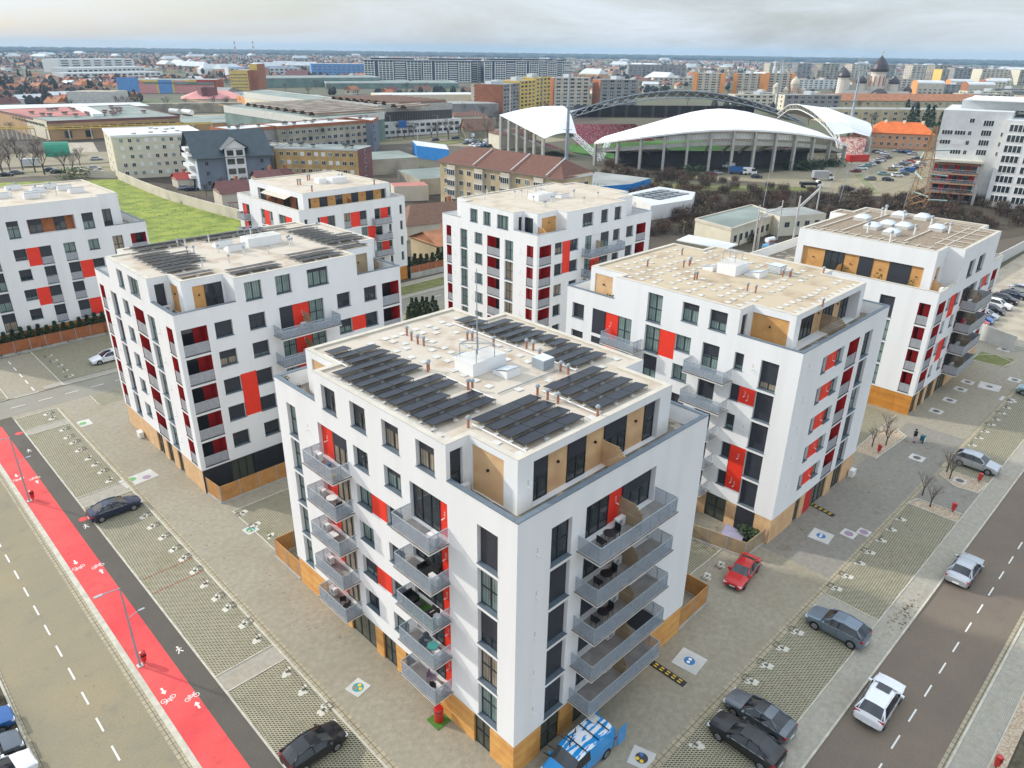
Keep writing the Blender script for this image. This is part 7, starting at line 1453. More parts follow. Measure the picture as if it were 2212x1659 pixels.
far_slab(1700, 585-25, 34, 25, 'wall_grey', 'far tower with a lime green end wall', w2='wall_lime'); far_slab(1500, 462, 42, 21, 'wall_dirty', 'far tower with a bright yellow end', w2='wall_yellow', d=26); far_slab(1480, 395, 46, 23, 'wall_pale', 'pale far tower right of the yellow one', w2='wall_cream', d=26); far_slab(1500, 345, 42, 23, 'wall_dirty', 'cream far tower near the right edge', w2='wall_cream', d=24); far_slab(1540, 300, 42, 25, 'wall_pale', 'rightmost far tower with greenish end', w2='wall_lime', d=24); far_slab(1440, 425, 30, 24, 'wall_grey', 'grey stepped far tower behind the yellow one')
def vault_block(x, y, wm, wc, lb, h_=12):
    o = body('vaulted_block', lb, 'building', quad_from((x, y), (x+16, y-22), 20), h_, wm, 'roof_pale'); P_ = quad_from((x, y), (x+16, y-22), 20); m = MB(); c0, c1 = P_[3], P_[0]
    pts = [(c0[0]+(c1[0]-c0[0])*(.5-.5*cos(pi*i/10)), c0[1]+(c1[1]-c0[1])*(.5-.5*cos(pi*i/10)), h_+3*sin(pi*i/10)) for i in range(11)]; m.face([(p[0]-.6, p[1]-.2, p[2]) for p in pts]+[(c1[0]-.6, c1[1]-.2, 0), (c0[0]-.6, c0[1]-.2, 0)], wc)
    for a, b in zip(pts[:-1], pts[1:]): m.face([a, b, (b[0]+16, b[1]-22, b[2]), (a[0]+16, a[1]-22, a[2])], 'roof_pale')
    part(m, 'vaulted_end', o); winrow(o, (x, y), (x+16, y-22), [2, 5, 8], 5, 2.4, 1.6, 'wnd', 1); return o
vault_block(905, 300, 'wall_pale', 'wall_orange', 'vault-roofed block with orange front right of the church', 15); vault_block(945, 262, 'wall_pale', 'wall_brick', 'vault-roofed block with brick-red front', 14); vault_block(1165, 345, 'wall_pale', 'wall_orange', 'arched orange and white block, middle distance right', 11); vault_block(1220, 318, 'wall_cream', 'wall_brick', 'arched block with dark red front, middle distance right', 11); vault_block(1290, 330, 'wall_cream', 'wall_orange', 'all-orange arched block farther right', 11)
for i, (x, y, L_, h_, wm) in enumerate([(970, 255, 70, 10, 'wall_grey'), (850, 235, 50, 11, 'wall_cream'), (880, 205, 60, 12, 'wall_grey'), (790, 222, 38, 11, 'wall_pale'), (820, 180, 40, 10, 'wall_beige'), (1050, 225, 90, 10, 'wall_cream'), (690, 330, 40, 8, 'wall_pale'), (1050, 330, 60, 10, 'wall_grey'), (1250, 270, 90, 11, 'wall_pale'), (1130, 430, 60, 12, 'wall_pale'), (700, 390, 40, 7, 'wall_pale'), (1000, 480, 70, 11, 'wall_white')]):
    far_slab(x, y, L_, h_, wm, ['grey four-storey slab right of the church', 'cream panel block with grey side', 'grey panel block with dark stripes', 'beige block with a flat cornice', 'low beige block behind the grey-white flats', 'long cream slab in the right distance', 'low pale block in front of the orange towers', 'grey low slab among the arched blocks', 'pale slab near the right edge', 'pale mid-rise between towers and church', 'small pale block beside the street of cars', 'white mid-rise far behind the stadium'][i], nf=4, w2=None, sw=2, d=14)
# ---- the church with dark domes, and its lighter neighbour
mat('dome_dark', (.055, .045, .05), .45, .2, 1, metal=.2); mat('church_wall', (.68, .64, .56), .8, .06, .3)
def drum(m, x, y, z0, r, h_, mt_, dome=None, n=14, hd=None):
    m.lathe((x, y), [(r, z0), (r, z0+h_), (r*1.12, z0+h_), (r*1.12, z0+h_+.6)], mt_, n)
    if dome: hd = hd or r*1.6; m.lathe((x, y), [(r*1.15, z0+h_+.6), (r*1.2, z0+h_+.6+hd*.2), (r*1.0, z0+h_+.6+hd*.5), (r*.55, z0+h_+.6+hd*.8), (r*.15, z0+h_+.6+hd), (.15, z0+h_+.6+hd*1.1)], dome, n)
def church(x, y, s, wm, dm, lb, cross=True):
    o = thing('church', lb, 'church', (x, y, 0)); m = MB(); m.prism([(x-20*s, y+16*s), (x+8*s, y-25*s), (x+20*s, y-17*s), (x-8*s, y+24*s)], 0, 12.5*s, wm, dm); part(m, 'nave', o)
    m = MB(); drum(m, x, y-2*s, 12*s, 5.6*s, 13.5*s, wm, dm, 14, 11*s); part(m, 'central_tower', o)
    for dx, dy, r, z, hh in ((-17, 18, 4.2, 0, 21), (6, -13, 3.4, 12, 5), (-8, 7, 3.4, 12, 5), (12, -22, 3.0, 8, 3)): m = MB(); drum(m, x+dx*s, y+dy*s, z*s, r*s, hh*s, wm, dm, 12); part(m, 'side_tower', o)
    m = MB(); m.lathe((x-7*s, y-8*s), [(7*s, 0), (7*s, 8*s), (5.7*s, 11.5*s), (2.5*s, 13.8*s), (.1, 14.4*s)], dm, 14); part(m, 'apse', o)
    for i in range(10):
        t = 2*pi*i/10; m = MB(); m.box(x+5.7*s*cos(t)-.35*s, x+5.7*s*cos(t)+.35*s, y-2*s+5.7*s*sin(t)-.35*s, y-2*s+5.7*s*sin(t)+.35*s, 16*s, 23*s, 'wall_brick'); part(m, 'tower_window', o)
    if cross: m = MB(); m.tube((x, y-2*s, 35*s), (x, y-2*s, 42*s), .2*s, .12*s, 'disc_yellow', 5); m.tube((x-1.2*s, y-2*s+.9*s, 40*s), (x+1.2*s, y-2*s-.9*s, 40*s), .14*s, .14*s, 'disc_yellow', 5); part(m, 'cross', o)
    return o
church(712, 272, 1.1, 'church_wall', 'dome_dark', 'large domed church with dark roofs and a golden cross'); church(690, 335, .62, 'wall_pale', 'wall_pale', 'small unfinished grey-beige church with round turrets', False)
for s_ in (0, 1): m = MB(); x, y = 1240+s_*9, 640-s_*9; m.lathe((x, y), [(2.5, 0), (2.5, 20), (1.2, 24), (.6, 30), (.1, 33)], 'wall_white', 8); solo(m, 'church_spire', ('left' if not s_ else 'right')+' of two pale church spires on the skyline behind the stadium', 'church spire')
# ---- STADIUM
mat('membrane', (.86, .87, .86), .5, .02, .3); mat('seat_maroon', (.26, .03, .05), .7, 0, 3, col2=(.62, .52, .5), thr=(.60, .64), detail=2); mat('seat_pink', (.45, .06, .08), .7, 0, .8, col2=(.62, .5, .35), thr=(.45, .55), detail=2)
def lerp(a, b, t): return tuple(x+(y-x)*t for x, y in zip(a, b))
st = thing('stadium', 'large stadium with curved white roofs, white lattice supports and maroon seats', 'stadium', (270, 190, 0))
cx_, cy_ = 320.0, 205.0
colb = [ck(S1, *p) for p in [(285, 440), (430, 470), (590, 480), (745, 492), (905, 492), (1055, 492), (1205, 500), (1350, 497), (1490, 492), (1620, 475), (1745, 462), (1860, 450), (1970, 425)]]
NC = len(colb)
def smooth(P_, k_=3):
    for _ in range(k_): P_ = [P_[0]]+[((P_[i-1][0]+2*P_[i][0]+P_[i+1][0])/4, (P_[i-1][1]+2*P_[i][1]+P_[i+1][1])/4) for i in range(1, len(P_)-1)]+[P_[-1]]
    return P_
colb = smooth(colb)
eave = [8.6+8.0*sin(pi*min(1, max(0, (i+.35)/(NC-.2)))) for i in range(NC)]; eave[-1] = 7.6
def inward(p, d): v = Vector((cx_-p[0], cy_-p[1])); v.normalize(); return (p[0]+v.x*d, p[1]+v.y*d)
# near stand: roof loft
rf = MB(); rows = []
for i in range(NC):
    dd = 25*sin(pi*(i+.6)/(NC+.2))**.6; z_ = eave[i]; p = colb[i]
    rows.append([(*inward(p, -2.2), z_-.5), (*inward(p, dd*.35), z_+dd*.11), (*inward(p, dd*.7), z_+dd*.175), (*inward(p, dd), z_+dd*.195)])
for i in range(NC-1):
    for j in range(3): rf.face([rows[i][j], rows[i+1][j], rows[i+1][j+1], rows[i][j+1]], 'membrane')
    a, b = rows[i][0], rows[i+1][0]; rf.face([a, b, (b[0], b[1], b[2]-.6), (a[0], a[1], a[2]-.6)], 'membrane')
part(rf, 'near_roof', st, True)
mat('concrete_painted_shade', (.09, .088, .085), .9, .15, .3)  # concrete coloured darker to stand in for shade beneath the seating
for i, p in enumerate(colb):
    c_ = MB(); q_ = inward(p, -1.0); c_.obox(q_, atan2(cy_-p[1], cx_-p[0]), .7, .45, 0, eave[i]-.4, 'concrete'); part(c_, 'column', st)
    rk_ = MB(); a, b = inward(p, 0), inward(p, 24); zr = eave[i]*.70; rk_.face([(*a, zr), (*b, 3.0), (*b, 1.8), (*a, zr-1.3)], 'concrete'); part(rk_, 'raker', st)
tb = MB(); nz_ = 14
for i in range(NC-1):
    for j in range(nz_):
        f0, f1 = j/nz_, (j+1)/nz_; a0, a1, b0, b1 = inward(colb[i], 24-24*f0), inward(colb[i], 24-24*f1), inward(colb[i+1], 24-24*f0), inward(colb[i+1], 24-24*f1)
        za, zb = 2.5+(eave[i]*.70-2.5)*f1, 2.5+(eave[i+1]*.70-2.5)*f1; tb.face([(*a0, za), (*b0, zb), (*b1, zb), (*a1, za)], 'seat_maroon'); tb.face([(*a0, za-.4), (*b0, zb-.4), (*b1, zb-.4), (*a1, za-.4)], 'concrete_painted_shade')
part(tb, 'seating', st); pn = MB(); gl_ = MB(); bk_ = MB()
for i in range(NC-1):
    a, b = inward(colb[i], -.4), inward(colb[i+1], -.4); z0, z1_ = eave[i]*.70, eave[i+1]*.70; pn.face([(*a, z0-1.4), (*b, z1_-1.4), (*b, z1_+.1), (*a, z0+.1)], 'concrete'); 
    if 2 < i < 10: a2, b2 = inward(colb[i], .3), inward(colb[i+1], .3); gl_.face([(*a2, z0+.9), (*b2, z1_+.9), (*b2, z1_+2.9), (*a2, z0+2.9)], 'roof_white')
    for k_ in range(7): t = k_/7; x, y = a[0]+(b[0]-a[0])*t, a[1]+(b[1]-a[1])*t; pn.tube((x, y, z0+(z1_-z0)*t), (x, y, z0+(z1_-z0)*t+3.4*min(1, eave[i]/14)), .07, .07, 'concrete', 3)
    a3, b3 = inward(colb[i], 14), inward(colb[i+1], 14); bk_.face([(*a3, 0), (*b3, 0), (*b3, 6.4), (*a3, 6.4)], 'concrete_painted_shade')
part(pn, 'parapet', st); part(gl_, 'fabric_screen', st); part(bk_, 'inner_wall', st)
pt_ = MB(); pt_.face([(255, 178, .3), (300, 150, .3), (350, 215, .3), (300, 255, .3), (262, 235, .3)], 'pitch'); part(pt_, 'pitch', st)
ss = MB(); q0, q1, q2, q3 = ck(S2, 880, 560, 1), ck(S2, 1700, 520, 1), ck(S2, 1500, 345, 9.5), ck(S2, 860, 345, 9.5)
for i in range(8):
    for j in range(5):
        l0, l1, r0, r1 = lerp(q0, q3, j/5+.01), lerp(q0, q3, (j+1)/5), lerp(q1, q2, j/5+.01), lerp(q1, q2, (j+1)/5); a, b, c2, d2 = lerp(l0, r0, i/8+.006), lerp(l0, r0, (i+1)/8), lerp(l1, r1, (i+1)/8), lerp(l1, r1, i/8+.006); ss.face([(*a, 1+1.7*j), (*b, 1+1.7*j), (*c2, 2.7+1.7*j), (*d2, 2.7+1.7*j)], 'seat_maroon')
part(ss, 'end_seating', st)
# left wing (roof seen from outside), columns and tribune
L0, L1, L2, L3 = (239, 250), (239, 224), (262, 206), (282, 240)
wf = MB(); n = 8
lw = [((239.5, 251), 15.2), ((238.2, 238), 11.8), ((239, 224), 8.0)]; top = [((271, 252), 23.5), ((269, 236), 19.5), ((262, 216), 10.0)]
G2 = []
for i in range(n+1):
    t = i/n; a = lerp((239.5, 252, 15.4), (238.6, 223, 7.8), t); b = lerp((271, 242, 18.6), (256, 220, 8.9), t); row = []
    for j in range(n+1): s_ = j/n; p = lerp(a, b, s_); row.append((p[0], p[1], p[2]+2.6*sin(pi*t)*s_**.7+1.2*sin(pi*s_)))
    G2.append(row)
for i in range(n):
    for j in range(n): wf.face([G2[i][j], G2[i+1][j], G2[i+1][j+1], G2[i][j+1]], 'membrane')
part(wf, 'left_roof', st, True)
for i in range(6): t = i/5; c_ = MB(); x, y = 239.8-.8*t, 251-27*t; c_.box(x-.5, x+.5, y-.6, y+.6, 0, 15-7.2*t, 'concrete'); part(c_, 'column', st)
c_ = MB(); c_.face([(240.5, 251, 10), (240, 224, 4.6), (240, 224, 3.6), (240.5, 251, 9)], 'concrete'); c_.face([(242, 251, 9.5), (241.5, 224, 4.2), (252, 216, 1.2), (262, 240, 1.5)], 'seat_maroon'); part(c_, 'seating', st)
c_ = MB(); 
for i in range(30): t = i/30; c_.tube((240.4-.4*t, 251-27*t, 10-5.4*t), (240.4-.4*t, 251-27*t, 14.8-7.0*t), .09, .09, 'iron', 3)
part(c_, 'railing', st)
# far stand with arched truss
fa = [(300, 262), (330, 258), (365, 243), (395, 222), (418, 198), (430, 172)]; fa = [ck(S3, *p, 2.0) for p in ((-230, 620), (-60, 640), (160, 660), (420, 650), (660, 640), (860, 610))]
fb = MB(); arch = []
A0 = Vector((*ck(S2, 850, 330), 3)); 
tr = MB(); NT = 26; pa, pb = [], []
for i in range(NT+1):
    t = i/NT; px = 850+(2640-850)*t if False else None
    x = 305+t*115; y = 283-t*88; z_ = 3.5+19.5*sin(pi*min(1, t*.93+.03))**.8; pa.append((x, y, z_)); pb.append((x-1.5, y-2.5, z_-3.2*sin(pi*min(1, t*.93+.03))**.4))
for i in range(NT):
    tr.tube(pa[i], pa[i+1], .35, .35, 'grey_steel', 5); tr.tube(pb[i], pb[i+1], .28, .28, 'grey_steel', 5); tr.tube(pa[i], pb[i+1], .14, .14, 'rail_metal', 4); tr.tube(pb[i], pa[i+1], .14, .14, 'rail_metal', 4)
part(tr, 'arch_truss', st); r_ = MB()
for i in range(NT):
    a, b = pa[i], pa[i+1]; r_.face([a, b, (b[0]+13, b[1]+17, b[2]*.78+1.0), (a[0]+13, a[1]+17, a[2]*.78+1.0)], 'grey_steel')
part(r_, 'far_roof', st); ft = MB()
for i in range(2, NT-2):
    a, b = pa[i], pa[i+1]
    for j in range(10): f0, f1 = j/10, (j+1)/10; ft.face([(a[0]-6+14*f0, a[1]-8+18*f0, 1+9*f1), (b[0]-6+14*f0, b[1]-8+18*f0, 1+9*f1), (b[0]-6+14*f1, b[1]-8+18*f1, 1+9*f1), (a[0]-6+14*f1, a[1]-8+18*f1, 1+9*f1)], 'seat_maroon')
part(ft, 'far_seating', st); gw = MB(); a, b = pa[3], pa[-5]; gw.face([(a[0]+10, a[1]+13, 8), (b[0]+10, b[1]+13, 8), (b[0]+10, b[1]+13, 14.5), (a[0]+10, a[1]+13, 14.5)], 'glazing_grid'); part(gw, 'glazed_boxes', st)
# right wing
rw = MB(); G3 = []
ra, rb_ = [], []
KA = [(347, 145, 9), (349, 152, 14.2), (353, 161, 18.3), (361, 171, 20), (373, 182, 18.8), (388, 195, 13)]; KB = [(366, 137, 7.6), (374, 139.5, 10.2), (387, 146, 12), (400, 160, 13), (412, 175, 12.5), (420, 190, 9)]
def along(K_, t): t = t*(len(K_)-1); i = min(int(t), len(K_)-2); return lerp(K_[i], K_[i+1], t-i)
for i in range(n*2+1): ra.append(along(KA, i/(2*n))); rb_.append(along(KB, i/(2*n)))
for i in range(2*n):
    a, b, c2, d2 = ra[i], ra[i+1], rb_[i+1], rb_[i]; m1, m2 = lerp(a, d2, .5), lerp(b, c2, .5); m1 = (m1[0], m1[1], m1[2]+1.5); m2 = (m2[0], m2[1], m2[2]+1.5); rw.face([a, b, m2, m1], 'membrane'); rw.face([m1, m2, c2, d2], 'membrane')
part(rw, 'right_roof', st, True); tr = MB()
for i in range(2*n):
    a, b = ra[i], ra[i+1]; a2, b2 = (a[0]-1, a[1]-1, a[2]-2.2), (b[0]-1, b[1]-1, b[2]-2.2); tr.tube(a, b, .25, .25, 'white_paint', 4); tr.tube(a2, b2, .25, .25, 'white_paint', 4); tr.tube(a, b2, .1, .1, 'white_paint', 3); tr.tube(a2, b, .1, .1, 'white_paint', 3)
part(tr, 'arch_truss', st); c_ = MB(); c_.face([(331, 133, .8), (352, 133, .8), (366, 138, 7.2), (348, 146, 8.3)], 'seat_pink'); c_.face([(352, 134, .8), (366, 138, 7.2), (392, 152, 9), (376, 156, 1)], 'seat_pink'); part(c_, 'seating', st)
for (x, y, z_) in ((366, 137, 7.4), (352, 132, 2), (388, 146, 11)): c_ = MB(); c_.box(x-1, x+1, y-1, y+1, 0, z_, 'concrete'); part(c_, 'column', st)
# white lattice supports
def lattice(m, a, b, w, n, mt_, r=.12):
    a, b = Vector(a), Vector(b); d = (b-a).normalized(); u = d.orthogonal().normalized()*w; v = d.cross(u).normalized()*w; C4 = [u, v, -u, -v]
    for i in range(n):
        p, q = a+(b-a)*(i/n), a+(b-a)*((i+1)/n)
        for k_ in range(4): m.tube(p+C4[k_], q+C4[k_], r, r, mt_, 3, False); m.tube(p+C4[k_], q+C4[(k_+1) % 4], r*.7, r*.7, mt_, 3, False)
for a, b in (((250, 200, 0), (246, 213, 9.5)), ((250, 200, 0), (241, 196, 8.5)), ((252, 203, 0), (262, 206, 8)), ((336, 136, 0), (333, 136, 7.3)), ((336, 136, 0), (346, 144, 8.6))): m = MB(); lattice(m, a, b, 1.1, 7, 'white_paint', .2); part(m, 'lattice_support', st)
# floodlight masts
def flood(x, y, h_, lb, lean=0.0, r=.85):
    o = thing('floodlight_mast', lb, 'floodlight mast', (x, y, 0), 0, org=False); m = MB(); m.tube((0, 0, 0), (lean, 0, h_), r, r*.45, 'grey_steel', 10); part(m, 'mast', o); m = MB()
    for i in range(7):
        for j in range(5): m.box(lean-3.2+i*.95, lean-2.7+i*.95, -.2+.3*(j % 2), .25+.3*(j % 2), h_+.5+j*1.1, h_+1.0+j*1.1, 'rail_metal')
    for i in range(5): m.tube((lean-3.3, 0, h_+.4+i*1.1), (lean+3.3, 0, h_+.4+i*1.1), .07, .07, 'grey_steel', 3)
    for i in (-3.2, 0, 3.2): m.tube((lean+i, 0, h_), (lean+i, 0, h_+6.5), .08, .05, 'grey_steel', 3)
    part(m, 'lamp_rack', o); m = MB()
    for zz_ in (h_*.35, h_*.62): m.box(-1.4, 1.4, -1.4, 1.4, zz_, zz_+.15, 'grey_steel')
    part(m, 'platform', o); return o
flood(242, 213, 34, 'nearest floodlight mast beside the left stadium roof'); flood(451, 426, 33, 'floodlight mast in front of the yellow blocks'); flood(569, 288, 33, 'floodlight mast behind the stadium, left of the church'); flood(386, 155, 35, 'floodlight mast at the right end of the stadium, leaning in view')
def lat_tower(x, y, h_, w, lb, mt1, mt2=None, nm='lattice_mast', n=10, cat='mast'):
    o = thing(nm, lb, cat, (x, y, 0), 0, org=False); m = MB()
    for i in range(n):
        z0, z1_ = h_*i/n, h_*(i+1)/n; w0, w1 = w*(1-.85*i/n), w*(1-.85*(i+1)/n); mt_ = mt1 if i % 2 or not mt2 else mt2; P0 = [(-w0, -w0), (w0, -w0), (w0, w0), (-w0, w0)]; P1_ = [(-w1, -w1), (w1, -w1), (w1, w1), (-w1, w1)]
        for k_ in range(4): q = (k_+1) % 4; r = max(.05, w*.045); m.tube((*P0[k_], z0), (*P1_[k_], z1_), r, r, mt_, 3, False); m.tube((*P0[k_], z0), (*P1_[q], z1_), r*.6, r*.6, mt_, 3, False); m.tube((*P0[q], z0), (*P1_[k_], z1_), r*.6, r*.6, mt_, 3, False)
    part(m, 'lattice', o); return o
lat_tower(816, 1714, 52, 4, 'left of two red and white radio masts on the skyline', 'wall_red', 'wall_white'); lat_tower(927, 1849, 54, 4, 'right of two red and white radio masts, behind the yellow tower', 'wall_red', 'wall_white')
mat('tarp_pale', (.38, .50, .46), .5, .1, 2); mat('pylon_rust', (.42, .25, .12), .8, .15, .3); o = lat_tower(236, 71, 24, 2.6, 'rusty lattice power pylon in the scrub before the grey-white flats', 'pylon_rust', None, 'power_pylon', 12, 'pylon'); m = MB()
for z_, L_ in ((10, 4), (15, 3.5), (20, 3)): m.tube((-L_, L_*.6, z_), (L_, -L_*.6, z_), .12, .12, 'pylon_rust', 4)
part(m, 'cross_arm', o)
for i, (a, b) in enumerate([((234.5, 72.5, 6), (234, 68, 5.2)), ((237, 70, 11), (240, 66, 10.6)), ((234, 73, 11.5), (232, 70, 10)), ((237, 70, 17.5), (239, 66.5, 17.8)), ((234.5, 72, 17), (232.5, 72, 15.4)), ((238, 69, 3.8), (241.5, 65, 3.6))]): m = MB(); m.tube(a, b, .22, .22, 'tarp_pale', 6); solo(m, 'insulator_string', 'pale green insulator string hanging from the rusty pylon', 'insulator', 'insulators on the pylon') if 'tarp_pale' in MT else None
# ================================================================ MIDDLE DISTANCE: roads, yard, flats, cars
sheet('road', 'asphalt_old', [[(-80, 330), (58, 303), (86, 295), (118, 291), (128, 299), (205, 306), (222, 300), (236, 297), (300, 304), (345, 296), (345, 322), (240, 324), (200, 320), (118, 314), (86, 320), (58, 324), (-80, 355)]], .02)
sheet('verge', 'verge', [[(-80, 342), (58, 311), (118, 303), (200, 312), (240, 312), (345, 306), (345, 310), (240, 316), (200, 315), (118, 306), (58, 315), (-80, 347)], [(222, 285), (300, 292), (300, 300), (232, 294), (222, 297)]], .03)
LOT = [(249, 96), (262, 82), (330, 92), (400, 112), (396, 146), (388, 147), (340, 132), (317, 128), (268, 140), (255, 160), (243, 160), (240, 150), (252, 128)]
sheet('car_park', 'asphalt_old', [LOT, [(60, 330), (95, 322), (110, 352), (70, 372)], [(245, 258), (300, 262), (300, 288), (232, 284)]], .025)
sheet('verge', 'verge', [[(186, 183), (210, 160), (250, 118), (256, 110), (252, 106), (236, 118), (205, 145), (178, 172)], [(258, 92), (262, 91), (300, 112), (297, 114)]], .03)
sheet('railway_bed', 'dirt_pale', [[(197, 520), (150, 520), (190, 480), (330, 470), (330, 480)], [(88, 350), (100, 347), (112, 395), (98, 400)]], .02)
sheet('scrub_ground', 'scrub_ground', [[(86, 300), (84, 277), (82, 229), (85, 170), (130, 90), (160, 60), (300, 20), (420, 60), (400, 112), (330, 92), (262, 82), (249, 96), (240, 120), (200, 170), (170, 200), (128, 290)], [(95, 500), (60, 330), (94, 325), (128, 325), (420, 330), (420, 500)]], .012)
# bay lines in the stadium car park
q = MB()
for i in range(22):
    for A_, v in (((264, 92), (2.6, 1.25)), ((300, 116), (3.2, 1.0)), ((262, 108), (2.4, .9))): x, y = A_[0]+v[0]*i, A_[1]+v[1]*i; line(q, (x, y), (x-2.2, y+4.2), .25, .05, 'road_paint')
struct(q, 'bay_marking')
# big grey-white flats at the right
o = thing('grey_flats', 'large grey-white apartment building at the right edge with red-fronted lower terraces', 'apartment building', (250, 66, 0)); m = MB()
U0, U1 = (260, 77), (267, 60.2); a_ = atan2(U1[1]-U0[1], U1[0]-U0[0]); nx, ny = sin(a_), -cos(a_)
P_ = [U0, U1, (300, 66), (292, 84.5)]; m.prism(P_, 0, 27, 'wall_white', 'roof_pale', False); part(m, 'wall', o)
Q_ = [(263.5, 60.6), (266, 43), (298, 46), (296, 66)]; m = MB(); m.prism(Q_, 0, 25, 'wall_white', 'roof_pale', False); part(m, 'right_wing', o); Q2 = [(262, 43), (264, 30), (290, 32), (288, 45)]; m = MB(); m.prism(Q2, 0, 16, 'wall_pink', 'roof_pale', False); part(m, 'pink_wing', o)
m = MB(); m.prism([(272, 76), (280, 48), (300, 52), (294, 80)], 27, 29.5, 'roof_pale'); part(m, 'upper_storey', o); m = MB(); m.prism([(271, 74), (276, 44), (304, 50), (298, 80)], 29.5, 29.9, 'roof_white'); part(m, 'canopy_roof', o)
def up(t, off=0): return (U0[0]+(U1[0]-U0[0])*t+nx*off, U0[1]+(U1[1]-U0[1])*t+ny*off)
winrow(o, U0, U1, [23.6], 8, 1.3, 1.3, 'w', 1, cols=(3,)); winrow(o, U0, U1, [20.0, 17.2, 14.4], 5, 2.9, 1.3, 'wide,wide,s', .5, cols=(0, 1)); winrow(o, U0, U1, [22.8, 20.0, 17.2, 14.4], 5, 2.7, 1.7, 'wide', .5, cols=(3, )); winrow(o, U0, U1, [20.0, 17.2, 14.4], 10, .9, 1.3, 'w', .5, cols=(4, 9))
for z in (1.0, 3.8, 6.7, 9.6):
    m = MB(); m.face([(*up(.02, 3.5), z+1.95), (*up(.72, 3.5), z+1.95), (*up(.72, 3.5), z+2.35), (*up(.02, 3.5), z+2.35)], 'wall_salmon' if z < 9 else 'wall_brick'); m.face([(*up(.02, 3.5), z+2.35), (*up(.72, 3.5), z+2.35), (*up(.72), z+2.35), (*up(.02), z+2.35)], 'balcony_floor'); t_ = part(m, 'terrace_slab', o)
    m = MB()
    for i in range(15): m.tube((*up(.02+.7*i/14, 3.4), z+2.35), (*up(.02+.7*i/14, 3.4), z+3.4), .06, .06, 'rail_metal', 3)
    m.tube((*up(.02, 3.4), z+3.4), (*up(.72, 3.4), z+3.4), .06, .06, 'rail_metal', 3); part(m, 'railing', t_)
    for k_ in range(8):
        m = MB(); c_ = up(.06+.085*k_, .1); m.obox(c_, a_, .7, .12, z-.3, z+1.9, ('window_glass', 'dark_red', 'window_glass', 'wall_red')[(k_+int(z)) % 4]); part(m, 'terrace_door', o)
for t in (.0, .72): m = MB(); c_ = up(t+.01, 3.4); m.obox(c_, a_, .35, .35, 0, 13, 'concrete'); part(m, 'pillar', o)
m = MB(); m.face([(*up(0, 4), 12.9), (*up(.75, 4), 12.9), (*up(.75), 12.9), (*up(0), 12.9)], 'wall_cream'); m.face([(*up(0, 4), 12.9), (*up(.75, 4), 12.9), (*up(.75, 4), 12.3), (*up(0, 4), 12.3)], 'wall_cream'); part(m, 'terrace_roof', o)
winrow(o, (263.5, 60.6), (266, 43), [1.5+2.9*i for i in range(8)], 3, 4.4, 2.1, 'wide', .6, cols=(0, 1, 2)); winrow(o, (262, 43), (264, 30), [1.5+2.9*i for i in range(5)], 3, 3.6, 2.1, 'w', .4)
# transformer yard
GS = [ck(T3, 70, 1370), ck(T3, 300, 1440), ck(T3, 600, 1330), ck(T3, 430, 1270)]
o = body('service_hall', 'weathered cream service building with a grey-green felt roof', 'building', GS, 4.6, 'wall_cream', 'roof_flat_green', rim='wall_pale', rh=.4); winrow(o, GS[1], GS[2], [1.2], 8, 1.4, 1.6, 'nd', 1)
x, y = ck(T3, 610, 1360); o = body('service_hall', 'small cream annex with a strip of red tiles', 'building', [(x, y), (x+13, y-6), (x+17, y+2), (x+4, y+8)], 5, 'wall_cream', 'roof_flat'); winrow(o, (x, y), (x+13, y-6), [2.2], 4, 1.4, 1.3, 'd', 1)
A = [ck(T3, 0, 1378), ck(T3, 320, 1470), ck(T3, 360, 1440), ck(T3, 60, 1350)]; m = MB(); m.prism([ck(T3, -40, 1385, 3.4), ck(T3, 280, 1445, 3.4), ck(T3, 360, 1412, 3.4), ck(T3, 40, 1350, 3.4)], 3.3, 3.5, 'roof_pale')
for p in A: m.box(p[0]-.1, p[0]+.1, p[1]-.1, p[1]+.1, 0, 3.4, 'iron')
solo(m, 'shelter', 'pale sheet-metal shelter roof in front of the service building', 'shelter'); m = MB(); x, y = ck(T3, 560, 1495); m.box(x-1.8, x+1.8, y-1.2, y+1.2, .3, 3.0, 'transformer_blue'); ob = solo(m, 'transformer', 'blue power transformer with cooling fins and a white oil drum', 'transformer')
m = MB()
for i in range(10): m.box(x-1.9+i*.4, x-1.8+i*.4, y-1.6, y-1.2, .4, 2.8, 'transformer_blue')
part(m, 'cooling_fin', ob); m = MB(); m.tube((x-1.2, y+.6, 4.0), (x+1.2, y+.2, 4.0), .55, .55, 'roof_white', 10); part(m, 'oil_drum', ob); m = MB()
for i in range(6): m.lathe((x-1.3+i*.5, y-.2), [(.14, 3.0), (.05, 3.2), (.14, 3.4), (.05, 3.6), (.12, 3.8), (.04, 4.1)], 'wall_brick', 6)
part(m, 'bushing', ob)
def pole(px, py, h_, lb, r=.22, mt='pale_concrete', lean=0): x, y = ck(T3, px, py); m = MB(); m.tube((x, y, 0), (x+lean, y-lean, h_), r, r*.6, mt, 8); return (x, y), solo(m, 'concrete_pole', lb, 'pole')
pA, _ = pole(455, 1470, 11, 'left pole of the front concrete portal by the transformer'); pole(480, 1470, 9, 'second pole of the front portal, just right of the left one'); pB, _ = pole(610, 1382, 9.6, 'right pole of the front portal with a pointed tip'); pC, _ = pole(708, 1430, 12, 'left pole of the taller rear portal', .3); pD, _ = pole(858, 1240, 9.5, 'right pole of the taller rear portal', .25)
